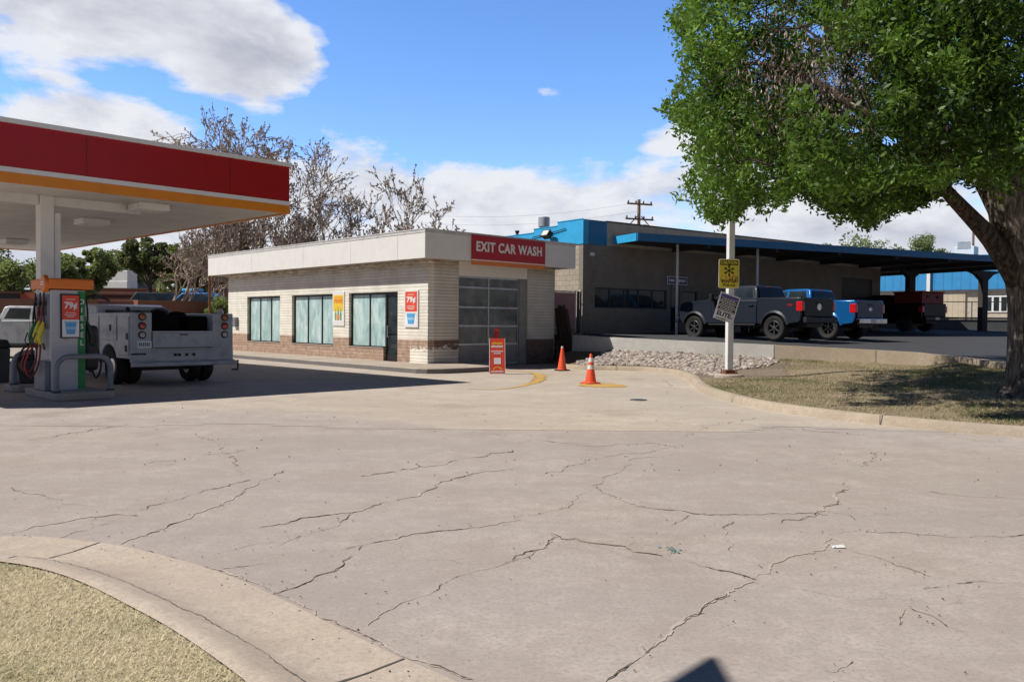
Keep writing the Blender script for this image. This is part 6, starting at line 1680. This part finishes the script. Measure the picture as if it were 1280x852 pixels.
# ---- the big tree
TB = at(1291, 480, 14.6); TB.z = terrain_z(TB.x, TB.y)-.08
bt = thing('shade_tree', 'big leafy ash tree with rugged forked trunk on the right lawn', 'tree', TB)
def loc(u, v, D): return np.array(at(u, v, D)-TB)
def limb(mb, pts, rad, n=14, ridge=.0, seed=0):
    pts = smooth_line(pts, .25); m = len(pts); rr = np.interp(np.linspace(0, 1, m), np.linspace(0, 1, len(rad)), rad)
    o = len(mb.v); mb.tube(pts, list(rr), n, caps=True)
    if ridge:
        for i in range(m):
            c = Vector(pts[i])
            for k in range(n):
                v = Vector(mb.v[o+i*n+k]); f = 1+ridge*(math.sin(k*2*math.pi/n*7+.7*math.sin(i*.5+seed))+.6*math.sin(k*2*math.pi/n*3+i*.25))
                mb.v[o+i*n+k] = tuple(c+(v-c)*f)
mb = MB()
zt0 = -.1
trunk_pts = [(0, 0, -.15), (0, 0, .12), (.02, 0, .45), (.0, 0, 1.1), tuple(loc(1288, 365, 14.6)), tuple(loc(1276, 318, 14.6)), tuple(loc(1262, 270, 14.6)), tuple(loc(1254, 190, 14.5)), tuple(loc(1245, 100, 14.4)), tuple(loc(1238, 0, 14.3)), tuple(loc(1245, -120, 14.3))]
limb(mb, trunk_pts, [.74, .48, .39, .335, .32, .31, .19, .16, .13, .10, .06], 42, .045)
mb.build('trunk', 'bark', bt, smooth=True, angle=80)
mb = MB()
limb(mb, [loc(1274, 350, 14.6), loc(1240, 300, 14.4), loc(1205, 262, 14.1), loc(1180, 235, 13.8), loc(1160, 205, 13.4), loc(1130, 172, 12.9), loc(1085, 165, 13.4), loc(1040, 178, 13.8)], [.22, .17, .135, .11, .085, .065, .045, .025], 16, .02)
limb(mb, [loc(1282, 350, 14.6), loc(1300, 290, 14.9), loc(1330, 200, 15.2), loc(1360, 60, 15.5), loc(1400, -80, 16)], [.24, .20, .16, .12, .06], 14, .02)
limb(mb, [loc(1258, 240, 14.5), loc(1235, 150, 14.8), loc(1200, 90, 15.2), loc(1150, 60, 15.6), loc(1090, 20, 16)], [.15, .13, .10, .07, .03], 10)
limb(mb, [loc(1170, 222, 13.7), loc(1165, 150, 13.8), loc(1135, 90, 13.6), loc(1080, 40, 13.2), loc(1040, -40, 13)], [.11, .09, .07, .05, .02], 10)
limb(mb, [loc(1246, 100, 14.4), loc(1190, 30, 14.2), loc(1120, -20, 14), loc(1050, -60, 14)], [.12, .10, .07, .03], 10)
limb(mb, [loc(1120, 170, 12.8), loc(1050, 120, 13.2), loc(990, 90, 14), loc(930, 80, 14.5), loc(880, 110, 15)], [.08, .07, .05, .035, .015], 8)
limb(mb, [loc(1150, 195, 13.2), loc(1080, 200, 13.6), loc(1010, 200, 14), loc(940, 200, 14.2)], [.08, .06, .04, .02], 8)
limb(mb, [loc(1262, 300, 14.4), loc(1210, 200, 15.2), loc(1150, 120, 15.6), loc(1080, 60, 16), loc(1000, 10, 16)], [.14, .11, .08, .05, .02], 8)
# twigs
twigend = []
for k in range(170):
    u0, v0 = rng.uniform(900, 1260), rng.uniform(-40, 235); D0 = rng.uniform(12, 17.5)
    p = loc(u0, v0, D0); d = np.array([rng.normal(-.4, .6), rng.normal(0, .6), rng.normal(.0, .5)]); d /= np.linalg.norm(d)
    pts = [p]
    for j in range(4): d = d+rng.normal(0, .3, 3); d[2] -= .12; d /= np.linalg.norm(d); pts.append(pts[-1]+d*rng.uniform(.18, .38))
    pu, pv = proj(np.array(pts[-1])+np.array(TB)[None]); 
    if pu[0] < 880 or pv[0] > 235: continue
    mb.tube(pts, [.02, .016, .012, .008, .004], 4, caps=False)
mb.build('branches', 'barktwig', bt, smooth=True, angle=80)
# crown: clumps inside a broad ellipsoid, kept inside the seen outline
outline = [(1500, -900), (900, -900), (820, -300), (846, -60), (850, 0), (838, 12), (842, 34), (856, 48), (866, 70), (858, 96), (866, 112), (850, 124), (836, 132), (838, 150), (854, 156), (862, 172), (858, 200), (868, 226), (866, 246), (880, 258), (884, 274), (898, 284), (910, 276), (926, 272), (940, 260), (962, 262), (978, 256), (990, 240), (1010, 246), (1022, 262), (1038, 268), (1052, 258), (1064, 272), (1078, 286), (1092, 288), (1104, 272), (1120, 262), (1136, 266), (1150, 256), (1164, 248), (1180, 236), (1196, 218), (1212, 226), (1228, 232), (1240, 226), (1252, 236), (1262, 252), (1274, 262), (1300, 268), (1500, 260)]
holes = [(1112, 176, 10, 7), (1068, 165, 6, 8), (1185, 160, 7, 9), (1020, 40, 12, 9), (1040, 105, 10, 8), (1270, 235, 9, 20), (1005, 60, 8, 8), (1200, 205, 8, 10)]
CC = np.array([10.6, 17.0, 7.4]); RR = np.array([7.8, 6.2, 5.6])
C = []
while len(C) < 3600:
    q = rng.normal(0, 1, 3); q /= np.linalg.norm(q); q *= rng.uniform(.25, 1)**.45; p = CC+q*RR
    if p[2] < 2.5 or p[1] < 11: continue
    C.append(p)
C = np.array(C); u, v = proj(C); inside = in_poly(np.stack([u, v], 1), outline) | (u > 1320) | (v < -300)
C = C[inside]; u, v = proj(C)
# thin the brownish, twiggy middle
twiggy = ((u-1040)/95)**2+((v-110)/85)**2 < 1
C = C[~(twiggy & (rng.random(len(C)) < .45))]
# extra bright clumps toward the left rim
ex = []
while len(ex) < 420:
    uu, vv = rng.uniform(838, 1010), rng.uniform(-60, 284); DD = rng.uniform(13.5, 18.5)
    if in_poly(np.array([[uu, vv]]), outline)[0]: ex.append(np.array(at(uu, vv, DD)))
while len(ex) < 560:
    uu, vv = rng.uniform(1010, 1240), rng.uniform(190, 285); DD = rng.uniform(13.5, 18)
    if in_poly(np.array([[uu, vv]]), outline)[0]: ex.append(np.array(at(uu, vv, DD)))
while len(ex) < 900:
    uu, vv = rng.uniform(985, 1290), rng.uniform(-30, 232); DD = rng.uniform(11.6, 13.6)
    if in_poly(np.array([[uu, vv]]), outline)[0] and ((uu-1045)/60)**2+((vv-105)/55)**2 > rng.uniform(.2, 1): ex.append(np.array(at(uu, vv, DD)))
while len(ex) < 1080:
    uu, vv = rng.uniform(900, 1290), rng.uniform(-30, 225); DD = rng.uniform(16.5, 20)
    if in_poly(np.array([[uu, vv]]), outline)[0]: ex.append(np.array(at(uu, vv, DD)))
C = np.vstack([C, ex])
def n3(P, sc, seed):
    return (vnoise(P[:, [0, 1]], sc, seed)+vnoise(P[:, [1, 2]], sc, seed+1)+vnoise(P[:, [0, 2]], sc, seed+2))/3
cn = n3(C, .85, 40); C = C[cn+rng.normal(0, .05, len(C)) > .37]
print('clumps', len(C))
nl = 75; n = len(C)*nl; idx = np.repeat(np.arange(len(C)), nl)
dv = rng.normal(0, 1, (n, 3)); dv /= np.linalg.norm(dv, axis=1)[:, None]; cr = rng.uniform(.24, .46, len(C))
Q = C[idx]+dv*(cr[idx]*rng.uniform(.2, 1, n))[:, None]*np.array([1, 1, .8])
u, v = proj(Q); wob = (n3(Q, 1.6, 60)-.5)*60; keep = in_poly(np.stack([u+rng.normal(0, 4, n)-wob-3, v+rng.normal(0, 4, n)+wob*.5], 1), outline) | (u > 1320) | (v < -300)
for hx, hy, ha, hb in holes: keep &= ~((((u-hx)/ha)**2+((v-hy)/hb)**2 < 1) & (rng.random(n) < .93))
qn = np.linalg.norm((Q-CC)/RR, axis=1); tone = (.34+rng.normal(0, .2, n)+(n3(Q, 1.1, 80)-.5)*1.5+((idx*53) % 17)/17*.3-.12+np.clip((qn-.85)*1.2, -.35, .35)+np.clip((960-u)/500, -.30, .22)+np.clip((60-v)/900, -.12, .1)+np.where(rng.random(n) < .05, .45, 0))[keep]; Q = Q[keep]  # crown shade in the leaf colour: darker inside and right, lighter left
print('leaves', len(Q))
# ragged drooping sprays along the lower rim
SP, ST = [], []
rim = [q for q in outline if 838 <= q[0] <= 1262 and q[1] > 20]
for k in range(190):
    a = rng.integers(0, len(rim)-1); t = rng.random(); uu = rim[a][0]*(1-t)+rim[a+1][0]*t; vv = rim[a][1]*(1-t)+rim[a+1][1]*t
    D0 = rng.uniform(13.5, 17); Ls = rng.uniform(.12, .42); nn_ = int(12+Ls*70); p0 = np.array(at(uu+rng.normal(0, 3), vv-20, D0)); dd = np.array([rng.normal(-.25 if uu < 900 else 0, .35), rng.normal(0, .3), -rng.uniform(.3, 1)]); dd /= np.linalg.norm(dd)
    SP.append(p0+dd*(rng.uniform(0, Ls, nn_))[:, None]+rng.normal(0, .06, (nn_, 3))); ST.append(np.full(nn_, .3+.35*(uu < 900))+rng.normal(0, .15, nn_))  # left sprays painted lighter as the sunny side
Q = np.vstack([Q]+SP); tone = np.concatenate([tone]+ST)
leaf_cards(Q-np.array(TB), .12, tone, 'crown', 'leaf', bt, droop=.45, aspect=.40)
# hanging dry seed clusters in the middle of the crown
n = 3600; uu = rng.normal(1040, 55, n); vv = rng.normal(105, 42, n); DD = rng.uniform(12.5, 16, n)
Q = np.array([np.array(at(a, b, c)) for a, b, c in zip(uu, vv, DD)])
leaf_cards(Q-np.array(TB), .10, rng.uniform(0, 1, n), 'dry_seed_clusters', 'pod', bt, droop=1.3, aspect=.25)

# ------------------------------------------------------------------ left background: terraces, fences, houses, vehicles
def wall_px(name, label, u0, u1, D0, D1, v0, v1, mat, cat, th=.3, zb=None):
    a, b = at(u0, v0, D0), at(u1, v1, D1); ang = math.atan2(b.y-a.y, b.x-a.x); L = math.hypot(b.x-a.x, b.y-a.y)
    o = thing(name, label, cat, (a.x, a.y, 0), ang); mb = MB()
    mb.add([(0, 0, zb or 0), (L, 0, zb or 0), (L, th, zb or 0), (0, th, zb or 0), (0, 0, a.z), (L, 0, b.z), (L, th, b.z), (0, th, a.z)], [(0, 3, 2, 1), (4, 5, 6, 7), (0, 1, 5, 4), (2, 3, 7, 6), (0, 4, 7, 3), (1, 2, 6, 5)])
    mb.build('panel' if 'fence' in name else 'wall_body', mat, o)
    mb = MB(); mb.add([(0, -.04, a.z), (L, -.04, b.z), (L, th+.04, b.z), (0, th+.04, a.z), (0, -.04, a.z+.08), (L, -.04, b.z+.08), (L, th+.04, b.z+.08), (0, th+.04, a.z+.08)], [(0, 3, 2, 1), (4, 5, 6, 7), (0, 1, 5, 4), (2, 3, 7, 6), (0, 4, 7, 3), (1, 2, 6, 5)])
    mb.build('cap', mat, o); return o
wall_px('wooden_fence', 'brown vertical board fence behind the pump and white service truck', -140, 122, 40, 43, 374, 376, 'wood', 'fence', .08)
wall_px('garden_wall', 'low pinkish terracotta wall left of the car wash shrub', 172, 300, 39, 44, 377, 379, 'terra', 'wall')
wall_px('garden_wall', 'brown wall right behind the cab of the work truck', 100, 172, 44, 44, 376, 376.5, 'terra', 'wall')
wall_px('terrace_wall', 'dark red terrace wall behind the parked blue vehicles', 60, 330, 71, 71, 367.5, 371, 'terradk', 'wall')
wall_px('terrace_wall', 'upper orange brown terrace wall under the white van', 60, 330, 84, 84, 359.5, 364, 'terra', 'wall')
a0_ = 1.7; am_ = 3.3; a1_ = at(100, 361, 84).z-.1
for nm, ya, yb_, zz0 in (('terrace', 44.6, 71.2, a0_), ('middle_terrace', 71.2, 84.2, am_), ('upper_terrace', 84.2, 150, a1_)):
    t1 = MB(); t1.add([(-150, ya, zz0), (5, ya, zz0), (5, yb_, zz0), (-150, yb_, zz0)], [(0, 1, 2, 3)]); struct(t1.build(nm, 'dirt'))
# dark open shed at left edge
P = at(2, 372, 46); sh = thing('market_stall', 'dark flat shed with an orange end panel above the wooden fence', 'shed', (P.x, P.y, 0), R(2))
z0_, z1_ = at(2, 378, 46).z-1, at(2, 364, 46).z
mb = MB(); mb.box(-3, 1.0, 0, 2, z0_, z1_-.12); mb.build('shed_body', 'black', sh); mb = MB(); mb.box(-3.2, 1.2, -.2, 2.2, z1_-.12, z1_); mb.build('roof', 'terradk', sh)
mb = MB(); mb.box(1.02, 2.0, 0, 1.6, z0_, z1_-.05); mb.build('end_panel', paint('orange_panel', (.42, .10, .04), .7), sh)

def small_car(name, label, u, v, D, rz, mat, kind='suv', L=4.5, zg=None, cat='car'):
    P = at(u, v, D); zg = P.z if zg is None else zg; o = thing(name, label, cat, (P.x, P.y, zg), rz)
    hw = .9
    if kind == 'suv': body = [(-2.2, .35), (2.2, .35), (2.25, .85), (1.2, 1.0), (-2.2, 1.05)]; cabp = [(1.15, .98), (.45, 1.62), (-1.7, 1.66), (-2.15, 1.03)]
    else: body = [(-2.6, .4), (2.6, .4), (2.6, 1.1), (2.2, 1.2), (-2.6, 1.2)]; cabp = [(2.2, 1.18), (1.9, 2.3), (-2.6, 2.35), (-2.6, 1.18)]
    mb = MB(); mb.prism(body, -hw, hw, 'y'); mb.build('body', mat, o, bevel=.06, seg=3)
    mb = MB(); n = 4; vs = [(x, (hw-.03-.18*(z-1.0)/.7 if kind == 'suv' else hw-.05)*s, z) for s in (1, -1) for x, z in cabp]
    mb.add(vs, [(0, 1, 2, 3), (7, 6, 5, 4)]+[(i, 4+i, 4+(i+1) % 4, (i+1) % 4) for i in range(4)]); mb.build('cabin', mat, o, bevel=.05)
    for s in (1, -1):
        mb = MB()
        if kind == 'suv': q = [(.95, 1.05), (.42, 1.52), (-1.6, 1.55), (-1.95, 1.1)]
        else: q = [(1.8, 1.45), (1.6, 2.05), (.9, 2.05), (.9, 1.45)]
        mb.add([(x, s*((hw-.03-.18*(z-1.0)/.7 if kind == 'suv' else hw-.05)+.012), z) for x, z in q], [(0, 1, 2, 3)]); mb.build('window', 'glass', o)
        for x in (-1.4, 1.4):
            wh = MB(); wh.lathe([(.2, s*(hw-.15)-.08), (.34, s*(hw-.15)-.1), (.34, s*(hw-.15)+.1), (.2, s*(hw-.15)+.12), (.05, s*(hw-.15)+.1)], 20, (x, 0, .34), 'y'); wh.build('wheel', 'rubber', o, smooth=True)
    return o
small_car('parked_suv', 'small dark blue grey suv parked on the terrace left of the blue vehicle', 206, 374, 58, R(4), 'truckgrey', zg=a0_)
o = small_car('parked_car', 'bright blue car parked on the terrace beside the car wash shrub', 241, 373, 58, R(176), 'truckblue', zg=a0_)
mb = MB(); mb.box(-.6, .6, -.5, .5, 1.66, 1.95); mb.build('roof_cover', 'blue', o, bevel=.12, seg=3)
small_car('white_van', 'boxy white van parked on the upper terrace below the grey roof', 139, 359, 91, R(170), 'white', 'van', zg=a1_, cat='van')
small_car('white_trailer', 'small pale box trailer at the left of the white van', 119, 358, 97, R(176), 'white', 'van', zg=a1_, cat='trailer')
def house(name, label, u, v, D, w, d, h, rh, rz, wm, rm, zg):
    P = at(u, v, D); o = thing(name, label, 'house', (P.x, P.y, zg), rz); mb = MB(); mb.box(-w/2, w/2, -d/2, d/2, 0, h); wl_ = mb.build('wall', wm, o)
    mb = MB(); e = .4; mb.add([(-w/2-e, -d/2-e, h-.05), (w/2+e, -d/2-e, h-.05), (w/2+e, d/2+e, h-.05), (-w/2-e, d/2+e, h-.05), (-w/2-e, 0, h+rh), (w/2+e, 0, h+rh)], [(0, 1, 5, 4), (2, 3, 4, 5), (0, 4, 3), (1, 2, 5), (0, 3, 2, 1)]); mb.build('roof', rm, o)
    for x in (-w*.28, w*.2):
        mb = MB(); mb.box(x-.5, x+.5, -d/2-.04, -d/2, h*.4, h*.8); f = mb.build('window', 'white', o); mb = MB(); mb.box(x-.42, x+.42, -d/2-.05, -d/2-.04, h*.43, h*.77); mb.build('pane', 'glass', f)
    return o
house('grey_roof_house', 'low house with grey shingle roof behind the white van', 122, 350, 96, 9, 7, 2.2, 1.3, R(5), 'tanplain', 'roofgrey', at(122, 357, 96).z-2.9)
house('yellow_house', 'small yellow house half hidden by the dark leaning tree', 160, 350, 100, 5, 6, 3.0, 1.4, R(-8), 'housewall', 'roofgrey', at(160, 358, 100).z-1.6)
# white sign/bench-like barrier on the terrace
P = at(209, 362, 83); mb = MB(); mb.box(-.9, .9, -.05, .05, 0, .25); mb.box(-.9, .9, -.05, .05, .4, .62); mb.box(-.85, -.75, -.04, .04, -.4, .62); mb.box(.75, .85, -.04, .04, -.4, .62)
o = mb.build('barrier_board', 'white'); o.location = (P.x, P.y, at(209, 364, 83).z); tag(o, 'pale double board barrier on top of the upper terrace wall', 'barrier')
# thin steel post by the left end of car wash
P = at(262, 350, 40); tp_ = MB(); tp_.tube([(0, 0, 0), (0, 0, at(262, 322, 40).z)], .05, 8); o = tp_.build('gas_flue_post', 'rust', smooth=True); o.location = (P.x, P.y, 0); o.name = 'fence_post'; tag(o, 'thin rusty post standing at the left end of the car wash', 'post')

# distant hills
mb = MB(); hs = []; n = 60
for i in range(n+1):
    x = -700+1400*i/n; hs.append((x, 520, 6+5*math.sin(x*.011)+3*math.sin(x*.031+1)))
vs = [(x, y, -1) for x, y, z in hs]+hs; m = n+1
mb.add(vs, [(i, i+1, m+i+1, m+i) for i in range(n)]); struct(mb.build('hills', 'leafdk'))

# ------------------------------------------------------------------ light and sky
el = math.atan2(1.0, math.hypot(SD.x, SD.y)); 
sun = bpy.data.lights.new('sun', 'SUN'); sun.energy = 5.0; sun.angle = R(.53); sun.color = (1.0, .955, .88)
so = bpy.data.objects.new('sun', sun); COL.objects.link(so); so.rotation_euler = SD.to_track_quat('-Z', 'Y').to_euler(); so.location = (0, 0, 40)
W = bpy.data.worlds.new('World'); S.world = W; W.use_nodes = True; nt = W.node_tree; nt.nodes.clear()
sky = nt.nodes.new('ShaderNodeTexSky'); sky.sky_type = 'NISHITA'; sky.sun_disc = False; sky.sun_elevation = el
to_sun = -SD; az = math.atan2(to_sun.x, to_sun.y); sky.sun_rotation = az; sky.air_density = 1.0; sky.dust_density = .15; sky.ozone_density = 2.0; sky.altitude = 1600
hsv = nt.nodes.new('ShaderNodeHueSaturation'); hsv.inputs['Saturation'].default_value = 1.10; nt.links.new(sky.outputs[0], hsv.inputs['Color'])
tc = nt.nodes.new('ShaderNodeTexCoord'); sx = nt.nodes.new('ShaderNodeSeparateXYZ'); nt.links.new(tc.outputs['Generated'], sx.inputs[0])
deep = ramp(nt, sx.outputs[2], [(.0, (.9, .9, .9)), (.15, (.80, .86, 1)), (.36, (.72, .84, 1)), (.58, (.20, .25, .34)), (.82, (.07, .08, .11))])
azn = math_(nt, 'ARCTAN2', sx.outputs[0], sx.outputs[1]); eln = math_(nt, 'ARCSINE', sx.outputs[2])
away = ramp(nt, math_(nt, 'DIVIDE', math_(nt, 'ABSOLUTE', azn), math.pi), [(.24, 1), (.42, .38)])
deep = mix(nt, 1.0, deep, away, 'MULTIPLY')
bg = nt.nodes.new('ShaderNodeBackground'); bg.inputs['Strength'].default_value = .15; hsv.inputs['Value'].default_value = 1.6; nt.links.new(mix(nt, 1.0, hsv.outputs[0], deep, 'MULTIPLY'), bg.inputs[0])
cb = nt.nodes.new('ShaderNodeCombineXYZ'); nt.links.new(azn, cb.inputs[0]); nt.links.new(math_(nt, 'MULTIPLY', eln, 2.1), cb.inputs[1])
def azel(u, v): d = ray(u, v).normalized(); return math.atan2(d.x, d.y), math.asin(d.z)
n1 = noise(nt, cb.outputs[0], 5.0, 10, .60, .2); n2 = noise(nt, cb.outputs[0], 13, 6, .6)
def blob(u, v, du, dv, pw=1.0):
    a, e = azel(u, v); sa = du/F; se = dv/F
    x = math_(nt, 'DIVIDE', math_(nt, 'SUBTRACT', azn, a), sa); y = math_(nt, 'DIVIDE', math_(nt, 'SUBTRACT', eln, e), se)
    r2 = math_(nt, 'ADD', math_(nt, 'MULTIPLY', x, x), math_(nt, 'MULTIPLY', y, y))
    return math_(nt, 'MULTIPLY', math_(nt, 'MAXIMUM', math_(nt, 'SUBTRACT', 1.0, math_(nt, 'MULTIPLY', r2, .5)), 0), pw)
# low band: strong below ~10 deg, fading above 13 deg
band = math_(nt, 'MINIMUM', math_(nt, 'MAXIMUM', math_(nt, 'DIVIDE', math_(nt, 'SUBTRACT', R(13.0), eln), R(4.2)), -1.0), 1.0)
big1 = blob(120, 0, 190, 70, 1.0); big2 = blob(290, 55, 95, 62, 1.0); cum = blob(125, 172, 110, 48, 1.0); wis = blob(838, 176, 46, 20, .75); wis2 = blob(70, 98, 60, 14, .5); wis3 = blob(690, 116, 26, 8, .45)
def vmax(*a):
    r = a[0]
    for q in a[1:]: r = math_(nt, 'MAXIMUM', r, q)
    return r
mask = vmax(math_(nt, 'ADD', math_(nt, 'MULTIPLY', band, .80), .02), big1, big2, cum, wis, wis2, wis3)
def dens_at(off):
    va = nt.nodes.new('ShaderNodeVectorMath'); va.operation = 'ADD'; nt.links.new(cb.outputs[0], va.inputs[0]); va.inputs[1].default_value = off
    a = noise(nt, va.outputs[0], 5.5, 12, .60, .2); return a
na = dens_at((0, 0, 0)); nb = dens_at((-.030, .055, 0)); nc = dens_at((-.012, .022, 0))
def full(n): return math_(nt, 'ADD', math_(nt, 'MULTIPLY', math_(nt, 'SUBTRACT', n, .5), 2.1), math_(nt, 'ADD', math_(nt, 'MULTIPLY', math_(nt, 'SUBTRACT', n2, .5), .35), math_(nt, 'MULTIPLY', mask, 1.0)))
dens = math_(nt, 'SUBTRACT', full(na), .36)
cov = ramp(nt, dens, [(.0, 0), (.10, .42), (.24, .93), (.42, 1)])
sh = math_(nt, 'ADD', math_(nt, 'MULTIPLY', math_(nt, 'SUBTRACT', nb, na), 2.3), math_(nt, 'MULTIPLY', math_(nt, 'SUBTRACT', nc, na), 1.6))
core_ = math_(nt, 'MULTIPLY', ramp(nt, dens, [(.25, 0), (.85, 1)]), vmax(math_(nt, 'MULTIPLY', big1, .75), math_(nt, 'MULTIPLY', big2, .85), .16))
greyf = math_(nt, 'MINIMUM', math_(nt, 'MAXIMUM', math_(nt, 'ADD', math_(nt, 'ADD', sh, .12), core_), 0.0), 1.0)
lowg = math_(nt, 'MINIMUM', math_(nt, 'MAXIMUM', math_(nt, 'DIVIDE', math_(nt, 'SUBTRACT', R(6.5), eln), R(7)), 0.0), 1.0)
ccol = mix(nt, greyf, (.88, .90, .95), (.48, .50, .60)); ccol = mix(nt, math_(nt, 'MULTIPLY', lowg, .7), ccol, (.52, .58, .74))
bgc = nt.nodes.new('ShaderNodeBackground'); bgc.inputs['Strength'].default_value = .95; nt.links.new(mix(nt, 1.0, ccol, away, 'MULTIPLY'), bgc.inputs[0])
mxs = nt.nodes.new('ShaderNodeMixShader'); nt.links.new(cov, mxs.inputs[0]); nt.links.new(bg.outputs[0], mxs.inputs[1]); nt.links.new(bgc.outputs[0], mxs.inputs[2])
wo = nt.nodes.new('ShaderNodeOutputWorld'); nt.links.new(mxs.outputs[0], wo.inputs[0])

S.view_settings.view_transform = 'Standard'; S.view_settings.look = 'None'; S.view_settings.exposure = 0; S.view_settings.gamma = 1
S.render.engine = 'CYCLES'; S.cycles.max_bounces = 6; S.cycles.diffuse_bounces = 2; S.cycles.transparent_max_bounces = 8
